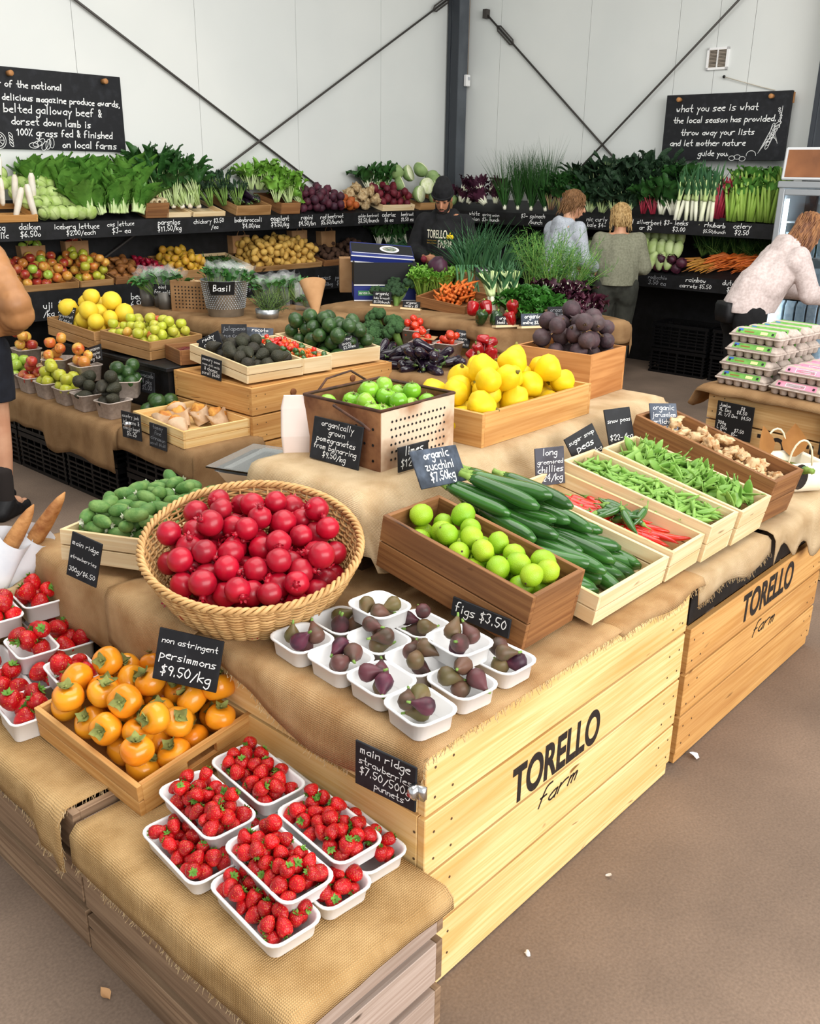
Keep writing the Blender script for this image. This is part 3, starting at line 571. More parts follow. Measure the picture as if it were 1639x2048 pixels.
eggm = mat('aubergine_skin', '1C1220', '2A1A2C', rough=.12, scale=8, rnd=.3, coat=.6)
def egp(s): return Proto('eggplant', 'eggplant', me1('eggplant', eggm, lambda b: b.tube([Vector(p)*s for p in ((0, 0, 0), (.01, 0, 0), (.04, 0, .002), (.09, .004, .003), (.13, .008, 0), (.158, .01, -.002), (.168, .01, -.003))], [q*s for q in (.014, .02, .026, .034, .037, .027, .004)], 12)), [('calyx', me1('calyx', mat('aubergine_calyx', '6E8A4C', '566E3A', rough=.7, scale=30), lambda b: ([b.leaf(T(-.004, 0, 0, -PI/2, 0, 1.256*i) @ T(0, 0, .016*s, 0, -.25), .036*s, .012*s, -.35, .1, 0, 3, 1) for i in range(5)], b.tube([(-.002, 0, 0), (-.014*s, .002, .002), (-.034*s, .004, .006)], [.012*s, .006*s, .0055*s], 7))))])
eggp = egp(1.); eggs_ = egp(.62)
def capsi(m): return Proto('capsicum', 'capsicum', me1('capsicum', m, lambda b: b.lathe([(.001, -.048), (.012, -.052), (.025, -.046), (.033, -.025), (.037, .010), (.037, .030), (.028, .042), (.012, .040), (.001, .034)], 20, lobe=lobed(4, .09))), [('stem', me1('stem', STEMG, lambda b: b.tube([(0, 0, .032), (.002, 0, .046), (.008, 0, .058)], [.008, .005, .005], 7)))])
capr = capsi(mat('red_capsicum', 'B4141A', '8E0E14', rough=.15, scale=8, rnd=.3, coat=.6)); capg = capsi(mat('green_capsicum', '28461E', '1E3818', rough=.15, scale=8, rnd=.3, coat=.6))
tomr = Proto('tomato', 'tomato', me1('tomato', mat('tomato_skin', 'D8321E', 'E24A24', rough=.15, scale=8, rnd=.4, coat=.5), lambda b: b.lathe([(.001, -.022), (.014, -.021), (.025, -.012), (.028, .002), (.022, .016), (.010, .021), (.001, .019)], 14)), [('calyx', me1('calyx', LEAFG, lambda b: star(b, 5, .012, .002, .021, .1)))])
rad = Proto('radish', 'radish', me1('radish', mat('radish_skin', 'B01E3C', '8E1830', rough=.35, rnd=.3), lambda b: b.lathe([(.001, -.045), (.004, -.03), (.014, -.022), (.02, -.004), (.018, .012), (.008, .019), (.003, .024)], 10)))
# broccoli and heads
def florets(name, c1, c2, n, R0, seed, stalk):
    def f(b):
        g = random.Random(seed)
        for i in range(n):
            a = i*2.399; q = math.sqrt((i+.5)/n); th = q*1.35; p = Vector((math.sin(th)*math.cos(a), math.sin(th)*math.sin(a), math.cos(th)*.8))*R0*.72
            b.ell(p, R0*g.uniform(.30, .4), 8)
            for k in range(5): d = Vector((g.gauss(0, 1), g.gauss(0, 1), g.gauss(.5, 1))).normalized(); b.ell(p+d*R0*.28, R0*.16, 6)
    return Proto('broccoli', 'broccoli', me1('broccoli', mat(name, c1, c2, rough=.85, scale=60, bump=.9, bscale=220, rnd=.3), f), [('stalk', me1('stalk', STEMG, lambda b: b.tube([(0, 0, R0*.2), (0, 0, -stalk)], [R0*.35, R0*.22], 8)))])
broc = [florets('broccoli_green', '44683A', '35562E', 16, .058, 2, .07), florets('broccoli_green', '', '', 14, .05, 5, .06)]; bbroc = florets('baby_broccoli', '33502F', '2A4429', 8, .03, 3, .12)
def headleaf(name, cat, m, R0, n, seed, W=1., open_=.5, ruf=.1, st=(1, 1, 1), kind=None, core=True):
    """round wrapped head: a core and overlapping cupped leaves"""
    def f(b):
        g = random.Random(seed)
        if core: b.ell((0, 0, 0), (R0*.86*st[0], R0*.86*st[1], R0*.86*st[2]), 14)
        for i in range(n):
            az = i*2.399+g.uniform(-.3, .3); lay = i/n
            def lf(u, v, az=az, lay=lay):
                a = (u-.5)*1.9*W; th = PI-(.25+v*(1.9-.7*lay*open_)); rr = R0*(.9+.10*lay+open_*lay*.35*v*v)*(1+ruf*math.sin(v*4)*math.sin(u*17+az*3)*v)
                return (rr*math.sin(th)*math.cos(az+a)*st[0], rr*math.sin(th)*math.sin(az+a)*st[1], rr*math.cos(th)*st[2])
            b.grid(lf, 8, 6)
    return Proto(name, cat, me1(name, m, f))
iceb = headleaf('iceberg_lettuce', 'lettuce', mat('iceberg_leaf', 'C3D68C', 'A6C460', rough=.5, scale=14, rnd=.3, bump=.3, bscale=40), .075, 9, 3, open_=.3, ruf=.05)
cabg = headleaf('cabbage', 'cabbage', mat('cabbage_leaf', '9CB478', '7E9C5E', rough=.5, scale=10, rnd=.4, c3='6A8A4C', bump=.3, bscale=30), .085, 9, 5, open_=.45, ruf=.03)
cabp = headleaf('pointed_cabbage', 'cabbage', mat('pointed_cabbage_leaf', 'C4D49A', 'A8C070', rough=.5, scale=10, rnd=.25), .06, 8, 6, open_=.1, ruf=.02, st=(1, 1, 2.))
radi = headleaf('radicchio', 'radicchio', mat('radicchio_leaf', '4A1E30', '2E1422', rough=.45, scale=22, rnd=.3, lo=.35, hi=.55, c3='6A2A3E'), .07, 10, 7, open_=.6, ruf=.06)
def bunch(name, cat, ml, ms, n, L, stalk, W, spread, seed, curl=.4, ruf=.02, fold=.25, sr=.004, kf=9., nl=6, base=.02, pw=.8, sflat=1., nw=2, parts=('leaves', 'stems'), twist=0., lean=.2, root=None):
    """stems rising from one foot along +Z that end in leaves; root = (material, radius, length) adds a white foot"""
    lb, sb = MB(), MB(); g = random.Random(seed)
    for i in range(n):
        az = g.uniform(0, 6.283); q = math.sqrt(g.random()); th = q*spread; sl = stalk*g.uniform(.85, 1.12); d = Vector((math.sin(th)*math.cos(az), math.sin(th)*math.sin(az), math.cos(th)))
        p0 = Vector((math.cos(az)*base*q, math.sin(az)*base*q, 0)); p1 = p0+d*sl+Vector((0, 0, 0)); mid = (p0+p1)/2+Vector((math.cos(az), math.sin(az), 0))*(-.06*sl*th)
        if ms is not None and stalk > .01: sb.tube([p0, mid, p1, p1+d*L*.55], [sr*1.25, sr*1.1, sr*.8, sr*.3], 6, flat=sflat)
        az2 = az+g.uniform(-.6, .6); el = PI/2-th*1.15
        M = Matrix.Translation(p1-d*.004) @ Matrix.Rotation(az2-PI/2, 4, 'Z') @ Matrix.Rotation(el, 4, 'X')
        lb.leaf(M, L*g.uniform(.8, 1.2), W*g.uniform(.8, 1.2), -curl*g.uniform(.4, 1.5), fold, ruf, nl, nw, pw, kf=kf, ph=g.uniform(0, 6), twist=twist*g.uniform(-1, 1))
    ps = []
    if ms is not None: ps.append((parts[1], sb.mesh(parts[1], ms)))
    if root: rb = MB().tube([(0, 0, -root[2]), (0, 0, -root[2]*.5), (0, 0, .01)], [root[1]*.8, root[1], root[1]*.9], 10); ps.append((root[3] if len(root) > 3 else 'root', rb.mesh('root', root[0])))
    return Proto(name, cat, lb.mesh(name, ml), ps)
DKG = mat('dark_leaf', '2F5A26', '234820', rough=.45, rnd=.35, scale=20, c3='3F6E30', bump=.3, bscale=60); MIDG = mat('mid_leaf', '4E8434', '3A6C28', rough=.45, rnd=.35, scale=18, c3='6A9A44'); BRG = mat('bright_leaf', '74A83A', '5A902C', rough=.45, rnd=.35, scale=18, c3='8CBA50')
KALE = mat('kale_leaf', '274428', '1E3722', rough=.6, rnd=.35, scale=20, bump=.8, bscale=90); PALES = mat('pale_stem', 'C8D8A0', 'B2C880', rough=.4, scale=12); WHITS = mat('white_stem', 'F0EFDC', 'E2E6C4', rough=.35, scale=8); REDS = mat('red_stem', '8E2438', 'A83A48', rough=.35, scale=10)
CELS = mat('celery_stem', 'A2C25C', '8AB044', rough=.35, scale=6, stretch=(9, 9, 1), rnd=.25); LEEKG = mat('leek_leaf', '4C7A4C', '3C6A48', rough=.45, scale=8, rnd=.3); ROOTW = mat('white_root', 'EFE8D8', 'DCD0B4', rough=.6, scale=20)
cosl = bunch('cos_lettuce', 'lettuce', mat('cos_leaf', '5C9038', '3E7026', rough=.4, rnd=.35, scale=14, c3='7AA848', bump=.35, bscale=50), PALES, 15, .22, .02, .062, .34, 4, .45, .012, .5, .013, kf=6, base=.03, sflat=1.7, pw=1.35)
celery = bunch('celery_bunch', 'celery', MIDG, CELS, 18, .075, .25, .034, .24, 5, .7, .012, .3, .0125, kf=6, base=.034, nl=4, sflat=1.3)
celery2 = bunch('celery_bunch', 'celery', BRG, CELS, 60, .055, .17, .026, .42, 15, .6, .01, .3, .004, kf=5, base=.03, nl=4)
leek = bunch('leek', 'leek', LEEKG, PALES, 8, .21, .035, .026, .36, 6, .35, .0, .5, .0125, nl=6, base=.006, pw=.3, root=(WHITS, .0165, .17, 'shank'))
chardr = bunch('rainbow_chard_bunch', 'chard', DKG, REDS, 14, .2, .14, .07, .4, 7, .9, .022, .3, .006, kf=11, nl=7)
silverb = bunch('silverbeet_bunch', 'silverbeet', DKG, WHITS, 16, .22, .12, .075, .5, 8, .9, .026, .3, .008, kf=11, nl=7)
kale = bunch('kale_bunch', 'kale', KALE, PALES, 22, .2, .10, .05, .55, 9, .8, .03, .3, .004, kf=14, nl=8)
cavolo = bunch('cavolo_nero_bunch', 'kale', KALE, PALES, 20, .24, .08, .028, .5, 10, .8, .012, .3, .004, kf=12, nl=7)
spinach = bunch('spinach_bunch', 'spinach', DKG, mat('pinkish_stem', 'B98A78', '9AA060', rough=.5, scale=30), 22, .09, .13, .035, .5, 11, .7, .01, .3, .0025, nl=5)
chicory = bunch('chicory_bunch', 'chicory', DKG, PALES, 22, .18, .17, .028, .38, 12, 1.1, .016, .3, .005, kf=12, nl=7, base=.025, root=(ROOTW, .02, .02))
rapini = bunch('rapini_bunch', 'rapini', BRG, PALES, 18, .12, .11, .036, .5, 13, 1., .014, .3, .004, kf=9)
babyb = bunch('baby_broccoli_bunch', 'broccoli', KALE, STEMG, 30, .06, .15, .016, .4, 14, .5, .01, .3, .003, kf=9, nl=4)
chives = bunch('spring_onion_bunch', 'spring onion', DKG, None, 46, .44, .0, .0045, .32, 16, .25, 0, .8, 0, nl=6, nw=1, base=.02, pw=.3, root=(WHITS, .016, .03, 'bulbs'))
sonion = bunch('onion_bunch', 'onion', LEEKG, None, 60, .29, .0, .0065, .48, 17, .5, 0, .8, 0, nl=6, nw=1, base=.04, pw=.3)
parsley = bunch('parsley_bunch', 'parsley', mat('parsley_leaf', '3E7A28', '2C601E', rough=.5, rnd=.3, scale=20), STEMG, 110, .035, .08, .02, .9, 18, .8, .008, .4, .0012, kf=7, nl=4)
rhub = bunch('rhubarb_bunch', 'rhubarb', REDS, REDS, 12, .05, .3, .012, .16, 19, .2, 0, .3, .010, base=.03, nl=3)
endiv = bunch('curly_endive', 'endive', BRG, PALES, 60, .09, .04, .018, .95, 20, .9, .014, .3, .002, kf=9)
def feather(name, cat, m, n, L, seed, spread, root=None, sub=14, sl=.06):
    lb, sb = MB(), MB(); g = random.Random(seed)
    for i in range(n):
        az = g.uniform(0, 6.283); th = spread*math.sqrt(g.random()); d = Vector((math.sin(th)*math.cos(az), math.sin(th)*math.sin(az), math.cos(th))); l = L*g.uniform(.75, 1.1)
        P = [d*(l*t)+Vector((math.cos(az), math.sin(az), -.4))*(.12*l*t*t*th) for t in (0, .3, .6, 1)]; sb.tube(P, [.004, .0035, .002, .0008], 5)
        for k in range(sub):
            t = .35+.65*k/sub; p = P[1].lerp(P[3], (t-.3)/.7); dd = (d*.8+Vector((g.gauss(0, 1), g.gauss(0, 1), g.gauss(0, .7)))*.75).normalized(); e = sl*g.uniform(.6, 1.3)
            lb.tube([p, p+dd*e*.5, p+dd*e+Vector((0, 0, -.006))], [.0011, .0009, .0004], 3, cap=False)
            for q in range(2): d3 = (dd+Vector((g.gauss(0, 1), g.gauss(0, 1), g.gauss(0, 1)))*.6).normalized(); p3 = p+dd*e*.5; lb.tube([p3, p3+d3*e*.55], [.0009, .0003], 3, cap=False)
    ps = [('stems', sb.mesh('stems', STEMG))]
    if root: ps.append(('bulb', me1('bulb', root[0], lambda b: b.ell((0, 0, -root[1]*.7), (root[1], root[1], root[1]), 12))))
    return Proto(name, cat, lb.mesh(name, m), ps)
FROND = mat('frond', '5E9440', '4A8034', rough=.6, rnd=.3)
fennel = feather('fennel_bunch', 'fennel', FROND, 16, .34, 3, .55, (WHITS, .045)); cartop = feather('leafy_carrot_bunch', 'carrots', mat('carrot_frond', '2E5E22', '24501E', rough=.6), 22, .22, 4, .8)
rosem = feather('rosemary_bunch', 'rosemary', mat('rosemary_leaf', '4E5E40', '3C4C34', rough=.7), 24, .15, 5, .9, None, 20, .02)
dk = Proto('daikon', 'daikon', me1('daikon', mat('daikon_skin', 'EFE9DC', 'E0D4C0', rough=.4, scale=12, rnd=.2), lambda b: b.tube([(0, 0, 0), (.0, .0, .02), (0, .003, .1), (0, 0, .19), (0, 0, .215)], [.012, .02, .024, .022, .012], 10)), [('crown', me1('crown', STEMG, lambda b: [b.tube([(0, 0, .21), (.008*math.cos(i*1.6), .008*math.sin(i*1.6), .235)], .004, 5) for i in range(4)]))])
pars = Proto('parsnip', 'parsnip', me1('parsnip', mat('parsnip_skin', 'E9DAB4', 'D8C294', rough=.6, scale=20, rnd=.2), lambda b: b.tube([(0, 0, 0), (.006, 0, 0), (.06, .003, 0), (.13, 0, 0), (.2, .004, 0)], [.018, .027, .024, .014, .003], 12)), [('crown', me1('crown', mat('parsnip_crown', '8A6A3A', rough=.8), lambda b: b.lathe([(.013, 0), (.013, .002), (.006, -.003)], 10, T(0, 0, 0, 0, 0, -PI/2))))])
celc = veg('celeriac', 'celeriac', mat('celeriac_skin', 'C8B088', '9A7C52', rough=.9, scale=50), .05, .5, 9)
cut = Proto('cabbage_half', 'cabbage', me1('cabbage_half', mat('cut_cabbage', 'E8ECCB', 'D2DCA6', rough=.5, scale=40), lambda b: b.lathe([(.001, 0), (.07, 0), (.085, .002), (.084, .012), (.001, .0125)], 20)), [('outer_leaves', me1('outer_leaves', mat('cabbage_leaf', ''), lambda b: b.lathe([(.086, .0), (.088, -.01), (.078, -.045), (.045, -.075), (.001, -.085)], 20)))])
bean = Proto('green_bean', 'bean', me1('green_bean', mat('bean_skin', '3E6A2A', '4E7C34', rough=.45, rnd=.4), lambda b: b.tube(arc(.13, .5, 6), [.0015, .0036, .004, .004, .004, .0034, .001], 6)))
hot = [Proto('habanero', 'chilli', me1('habanero', m_, lambda b: b.lathe([(.001, -.022), (.006, -.018), (.013, -.004), (.016, .008), (.012, .016), (.003, .017)], 10, lobe=lobed(4, .12))), [('stem', me1('stem', STEMG, lambda b: b.tube([(0, 0, .016), (0, .002, .028)], .0018, 5)))]) for m_ in (redm, mat('orange_chilli', 'E85A1E', 'F07A2A', rough=.2, coat=.5), grm)]
MUSH = Proto('dried_chilli', 'chilli', me1('dried_chilli', mat('dark_red_chilli', '7A1A1E', '5A1216', rough=.3, rnd=.4), lambda b: b.tube(arc(.08, .5, 6), [.004, .008, .009, .008, .006, .004, .001], 7)))
# ------------------------------------------------------------------ filling helpers
def heap(P, M, n, r, box, label, group, floor=0., seed=1, mound=.05, orient='rand', scale=(.92, 1.08), start=None, parts=True, tries=24, zs=1., fl=None, zmax=9, inset=1.):
    P = P if isinstance(P, list) else [P]; g = random.Random(seed*31+5)
    B = pile(n, r, *box, seed=seed, mound=mound, tries=tries, start=start, floor=fl or (lambda x, y: floor), zmax=zmax, inset=inset)
    for x, y, z, ri in B:
        A = Matrix.Translation((x, y, z*zs))
        if orient == 'rand': A = A @ rmat(g)
        elif orient == 'up': A = A @ Matrix.Rotation(g.random()*6.28, 4, 'Z') @ Matrix.Rotation(g.gauss(0, .3), 4, 'X')
        elif orient == 'upish': A = A @ Matrix.Rotation(g.random()*6.28, 4, 'Z') @ Matrix.Rotation(g.gauss(0, .75), 4, 'X')
        elif orient == 'lie': A = A @ Matrix.Rotation(g.random()*6.28, 4, 'Z') @ Matrix.Rotation(PI/2+g.gauss(0, .2), 4, 'X')
        elif orient == 'flat': A = A @ Matrix.Rotation(g.random()*6.28, 4, 'Z') @ Matrix.Rotation(g.gauss(0, .25), 4, 'Y') @ Matrix.Rotation(g.random()*6.28, 4, 'X')
        elif isinstance(orient, (int, float)): A = A @ Matrix.Rotation(orient+g.gauss(0, .22), 4, 'Z') @ Matrix.Rotation(g.gauss(0, .12), 4, 'Y') @ Matrix.Rotation(g.random()*6.28, 4, 'X')
        g.choice(P).put(M @ A @ Matrix.Scale(g.uniform(*scale), 4), label, group, parts)
    return B
def layers(P, M, rows, label, group, orient, seed=1, jit=.2, tilt=.08, scale=(.92, 1.08), parts=True, roll=True):
    """long things lying in rows: rows = list of (x, y, z)"""
    g = random.Random(seed); P = P if isinstance(P, list) else [P]
    for x, y, z in rows:
        A = Matrix.Translation((x, y, z)) @ Matrix.Rotation(orient+g.gauss(0, jit), 4, 'Z') @ Matrix.Rotation(g.gauss(0, tilt), 4, 'Y')
        if roll: A = A @ Matrix.Rotation(g.random()*6.28, 4, 'X')
        g.choice(P).put(M @ A @ Matrix.Scale(g.uniform(*scale), 4), label, group, parts)
def traymesh(name, W, L, h, m, r=.022, draft=.8, rim=.007):
    th = .0025; a, l = W*draft, L*draft if L < W*1.5 else L-(W-W*draft)
    P = [rrect(a-.01, l-.01, r*.6, 0), rrect(a, l, r*.7, .004), rrect(W-2*rim, L-2*rim, r, h-.006), rrect(W-.001, L-.001, r+.004, h-.006), rrect(W, L, r+.004, h-.002), rrect(W-rim, L-rim, r, h), rrect(W-2*rim-th, L-2*rim-th, r-.001, h-.004), rrect(a-2*th, l-2*th, r*.6, .006)]
    b = MB().loft(P); return b.mesh(name, m)
# ------------------------------------------------------------------ the near stand: bins, low crates and hessian
t = bin_('pale pine apple bin with black stencilled lettering, nearest the camera', 1.247, 2.444, 1.069, 2.235, [.046, .19, .355, .515, .685], PINE)
emblem(t, -(2.235-1.069)/2-.0012, 1.568-1.8455, 1.967-1.8455, .366, .476, (-.165, .02), .292, 0)
t = bin_('browner apple bin with black stencilled lettering, right of the pale pine bin', 2.50, 3.66, 1.075, 2.235, [.04, .185, .34, .505], HONEY, lid=False)
part('liner', MB().box((0, 0, .59), (1.13, 1.12, .17)), BLACK, t, smooth=False); emblem(t, -.58-.0012, 2.893-3.08, 3.345-3.08, .372, .484, (3.015-3.08, 3.214-3.08), .275, 0, seed=5)
bin_('low dark bin behind the left end of the stand, under the green feijoas', 1.262, 2.30, 2.26, 2.78, [.04, .25, .46, .68], DARKW, name='timber_bin')
crate('weathered timber crate low in front of the pine bin, strawberry trays on it', 1.02, 1.0, 0, 0, 0, 0, .43, .765, .382, GREYW, 3, .02, .028, .30, ends=3)
crate('weathered brown timber crate at the left picture edge, persimmons and white tubs on it', 1.015, 1.775, 0, 0, 0, 0, .42, .98, .398, GREYW, 3, .02, .028, .31, ends=3)
drape('golden hessian over the front low crate under the strawberry trays', .803, .998, .382, .434, .755, .105, .0, .05, .0, weave('golden_hessian', 'A07C4E', 'DAB682', .005), seed=2, wav=.006, bump=.007, fray='l')
drape('hessian over the left low crate, its pointed corner hanging down the boards', .803, 1.80, .398, .42, .92, .10, 0, .0, .02, weave('golden_hessian', '', ''), seed=4, wav=.008, bump=.006, fray='lf', fl=lambda v: 1.9 if v < .05 else (1.5 if v < .12 else 1.))
drape('hessian under the fig trays, draped over the left edge of the pale pine bin', 1.243, 1.066, .685, 1.1, 1.16, .10, .0, .012, .0, HESS, seed=6, wav=.012, bump=.006, fray='lf', fl=lambda v: 1+.5*math.sin(v*6))
drape('folded hessian hanging off the stand left of the pomegranate basket', 1.236, 1.84, .695, .36, .39, .20, .0, .0, .02, HESS, seed=8, wav=.015, rr=.03)
drape('hessian block of cloth hanging behind the 300g strawberry tubs', 1.245, 2.28, .688, .9, .46, .24, .0, .02, .02, HESS, seed=9, wav=.015, rr=.03)
# upper tier: a timber riser under hessian
t = thing('display_riser', 'dark timber riser under the hessian, behind the pomegranate basket', 'riser', T(2.665, 2.03, .69))
b = MB(); panel(b, 'y', -.20, -.86, .86, 0, .252, .02, 2, .006); part('front_board', b, DARKW, t, smooth=False)
for s in (-1, 1): b = MB(); panel(b, 'x', s*.85, -.18, .18, 0, .252, .02, 2, .006); part('side_board', b, DARKW, t, smooth=False)
part('top_board', MB().box((0, 0, .246), (1.70, .40, .014)), DARKW, t, smooth=False)
drape('hessian over the raised tier under the rusty tin and the quince box', 1.79, 1.81, .948, 1.74, .44, .13, .10, .26, .02, HESSP, seed=11, sl=(.25, .0, .55, 0), wav=.012, rr=.04, fl=lambda v: 1.25-.6*v)
drape('hessian on the top of the browner bin, hanging over its black upper edge', 2.45, 1.071, .682, .52, .62, .0, .02, .085, 0, HESSP, seed=12, wav=.012, hem=.7, fray='f')
drape('wide hessian hanging over the right half of the browner bin', 2.99, 1.068, .690, .70, .60, .0, .05, .15, 0, HESSP, seed=13, wav=.014, hem=.9, rr=.03)
drape('frayed hessian strip under the zucchini crate on the front edge', 2.02, 1.062, .69, .46, .3, .02, .0, .035, 0, HESS, seed=14, wav=.008, hem=.9, fray='f')
# ------------------------------------------------------------------ crates leaning on the stand
ML = crate('brown cedar crate of limes, tilted to the front of the stand', 1.828, 1.166, .703, .7, 9.8, 0, .236, .506, .158, BROWNW, 2, .014, .004, .02, ends=1)
MZ = crate('pale slatted crate of zucchini beside the lime crate', 2.145, 1.112, .703, 0, 9.5, 0, .38, .56, .088, PINE2, 2, .012)
MC = crate('pale slatted crate of red and green chillies', 2.445, 1.108, .703, .5, 9.5, 0, .205, .55, .10, PINE2, 2, .011)
MS = crate('pale slatted crate of sugar snap peas', 2.648, 1.098, .703, 0, 10, 0, .19, .55, .125, PINE2, 2, .011, base=.03)
MN = crate('pale slatted crate of snow peas', 2.862, 1.09, .703, 0, 11.5, 0, .225, .53, .125, PINE2, 2, .011, base=.03)
MJ = crate('brown timber crate of jerusalem artichokes at the right end of the tilted crates', 3.115, 1.10, .703, -3, 13, 0, .215, .57, .165, BROWNW, 2, .015, base=.05)
heap(lime, ML, 46, (.028, .0315), (-.1, .1, .02, .49), 'lime heaped in the tilted brown cedar crate', 'limes in the cedar crate', .03, 3, .02, scale=(.95, 1.1))
g = random.Random(5); rows = []
for k in range(4): rows.append((-.13+.05*k, .46+g.uniform(-.02, .03), .150))
for k in range(3): rows.append((-.08+.05*k, .40+g.uniform(-.03, .04), .186))
for k in range(9): rows.append((-.155+.039*k, .15+g.uniform(-.02, .04), .035))
for k in range(8): rows.append((-.14+.040*k, .38+g.uniform(-.03, .03), .037))
for k in range(7): rows.append((-.13+.042*k, .24+g.uniform(-.05, .06), .077))
for k in range(6): rows.append((-.15+.050*k, .43+g.uniform(-.03, .03), .080))
for k in range(5): rows.append((-.12+.05*k, .34+g.uniform(-.05, .04), .118))
layers(zucs, MZ, rows, 'zucchini heaped in the pale slatted crate', 'zucchini in the slatted crate', -PI/2+.14, 4, .22, .09)
heap(chr_, MC, 46, (.012, .014), (-.085, .085, .06, .44), 'long red chilli in the slatted crate', 'red chillies in the crate', .045, 5, .02, -PI/2+.3)
heap(chg_, MC, 12, (.011, .013), (-.075, .075, .12, .34), 'long green chilli among the red ones', 'green chillies in the crate', .085, 6, .02, 'flat')
heap(snap, MS, 240, (.0085, .0105), (-.070, .070, .04, .51), 'sugar snap pea pod heaped in the slatted crate', 'sugar snap peas in the crate', .088, 7, .03, 'flat', parts=False, tries=14)
heap(snow, MN, 190, (.009, .0115), (-.085, .085, .045, .49), 'flat snow pea pod heaped in the slatted crate', 'snow peas in the crate', .098, 8, .03, 'rand', parts=False, tries=14)
heap(jart, MJ, 70, (.019, .024), (-.095, .095, .03, .54), 'knobbly jerusalem artichoke in the right brown crate', 'jerusalem artichokes in the crate', .07, 9, .03)
# ------------------------------------------------------------------ rusty tin, quinces, beetroot box
RUST = mat('rusted_tin', 'A87850', '6A4028', rough=.75, scale=7, lo=.42, hi=.62, bump=.2, metal=.2); RUSTP = mat('flaked_paint_tin', 'D8C2A8', '9A6A44', rough=.7, scale=6, lo=.5, hi=.68, bump=.2)
M = T(2.128, 1.889, .955, R(1.5)); t = thing('perforated_tin', 'old rusty perforated tin box of green fruit on the raised tier', 'tin box', M); W, L, h = .354, .333, .19
for s in (-1, 1): part('side_panel', MB().box((s*W/2, L/2, h/2), (.004, L, h)), RUST, t, smooth=False)
part('front_panel', MB().box((0, 0, h/2), (W, .004, h)), RUSTP, t, smooth=False); part('rear_panel', MB().box((0, L, h/2), (W, .004, h)), RUST, t, smooth=False); part('base', MB().box((0, L/2, .06), (W-.01, L-.01, .004)), RUST, t, smooth=False)
b = MB()
for i in range(14):
    for j in range(6): b.lathe([(.0042, 0), (.0042, .0012)], 8, T(-W/2+.045+i*.0195+(j % 2)*.004, -.0022, .03+j*.024, 0, PI/2))
part('punched_holes', b, BLACK, t, smooth=False); b = MB()
for i in range(3):
    for j in range(3): b.lathe([(.0045, 0), (.0045, .0012)], 8, T(-W/2-.0022, .03+i*.035 if j else .03, .03+j*.05, 0, 0, -PI/2))
part('punched_holes', b, BLACK, t, smooth=False)
part('rim', MB().tube([(-W/2, 0, h), (W/2, 0, h), (W/2, L, h), (-W/2, L, h)], .006, 6, closed=True), mat('rust_dark', '5A3A2A', '3A2820', rough=.8, scale=20), t)
part('handle', MB().tube([(-W/2-.005, .19, h-.012), (-W/2-.03, .17, h-.004), (-W/2-.06, .02, h-.03), (-W/2-.07, -.02, h-.04)], .0045, 6), mat('rust_dark', ''), t); part('handle', MB().tube([(-W/2+.06, L, h), (-W/2+.12, L+.02, h+.03), (W/2-.12, L+.02, h+.04), (W/2-.06, L, h)], .004, 6), mat('rust_dark', ''), t)
heap(greentom, M, 44, (.027, .033), (-W/2+.01, W/2-.01, .01, L-.01), 'glossy green fruit heaped in the rusty tin', 'green fruit in the tin', .066, 11, .05, 'upish', scale=(.9, 1.12))
MQ = crate('honey pine box of yellow quinces on the raised tier', 2.715, 1.83, .955, .6, 0, 0, .68, .34, .117, HONEY, 1, .015, base=.0)
MQ_ = MQ; heap(quin, MQ, 41, (.046, .052), (-.335, .335, .01, .33), 'yellow quince heaped in the honey pine box', 'quinces in the box', .01, 13, .04, 'rand', scale=(.9, 1.1), inset=.85, tries=80)
MB_ = crate('plywood box of dark beetroots behind the quinces', 3.385, 1.96, .955, 3, 0, 0, .30, .36, .185, wood('plywood', 'C98F56', 'B0743E', '935A2C', fine=40), 1, .012, base=.045)
heap(beet, MB_, 38, (.036, .041), (-.15, .15, .005, .305), 'dark purple beetroot heaped in the plywood box', 'beetroots in the plywood box', .055, 14, .06, 'rand', scale=(.78, .94))
# ------------------------------------------------------------------ wicker basket of pomegranates
WICK = mat('wicker', 'D0A66C', 'B0824C', rough=.55, scale=30, rnd=.2, c3='DDBB84'); Mb = T(1.452, 1.885, .742, R(50), R(15.5)); Mb = T(1.452, 1.885, .73) @ Matrix.Rotation(R(-40), 4, 'Z') @ Matrix.Rotation(R(14), 4, 'X')
t = thing('wicker_basket', 'large round wicker basket of pomegranates tilted towards the camera', 'basket', Mb)
def brad(z): return .215+.075*min(1, z/.15)**.8
NS = 44; b = MB()
for k in range(NS):
    a = 2*PI*k/NS; b.tube([((brad(z)-.004)*math.cos(a), (brad(z)-.004)*math.sin(a), z) for z in (0, .04, .08, .12, .155)], .0035, 5)
part('stake', b, WICK, t)
for j in range(23):
    z = .005+j*.0067; P = []
    for i in range(NS*4):
        a = 2*PI*i/(NS*4); P.append(((brad(z)+.0055*math.cos(a*NS/2+PI*(j % 2)))*math.cos(a), (brad(z)+.0055*math.cos(a*NS/2+PI*(j % 2)))*math.sin(a), z+.001*math.sin(a*3+j)))
    part('weaver', MB().tube(P, .0037, 5, closed=True), WICK, t)
for q in range(3):
    P = [((brad(.155)+.007*math.cos(a*30+q*2.094))*math.cos(a), (brad(.155)+.007*math.cos(a*30+q*2.094))*math.sin(a), .160+.007*math.sin(a*30+q*2.094)) for a in (2*PI*i/300 for i in range(300))]
    part('rim', MB().tube(P, .0055, 5, closed=True), WICK, t)
part('base', MB().lathe([(.001, .004), (.215, .004), (.215, .012), (.001, .012)], 40), WICK, t)
g = random.Random(8); B = []
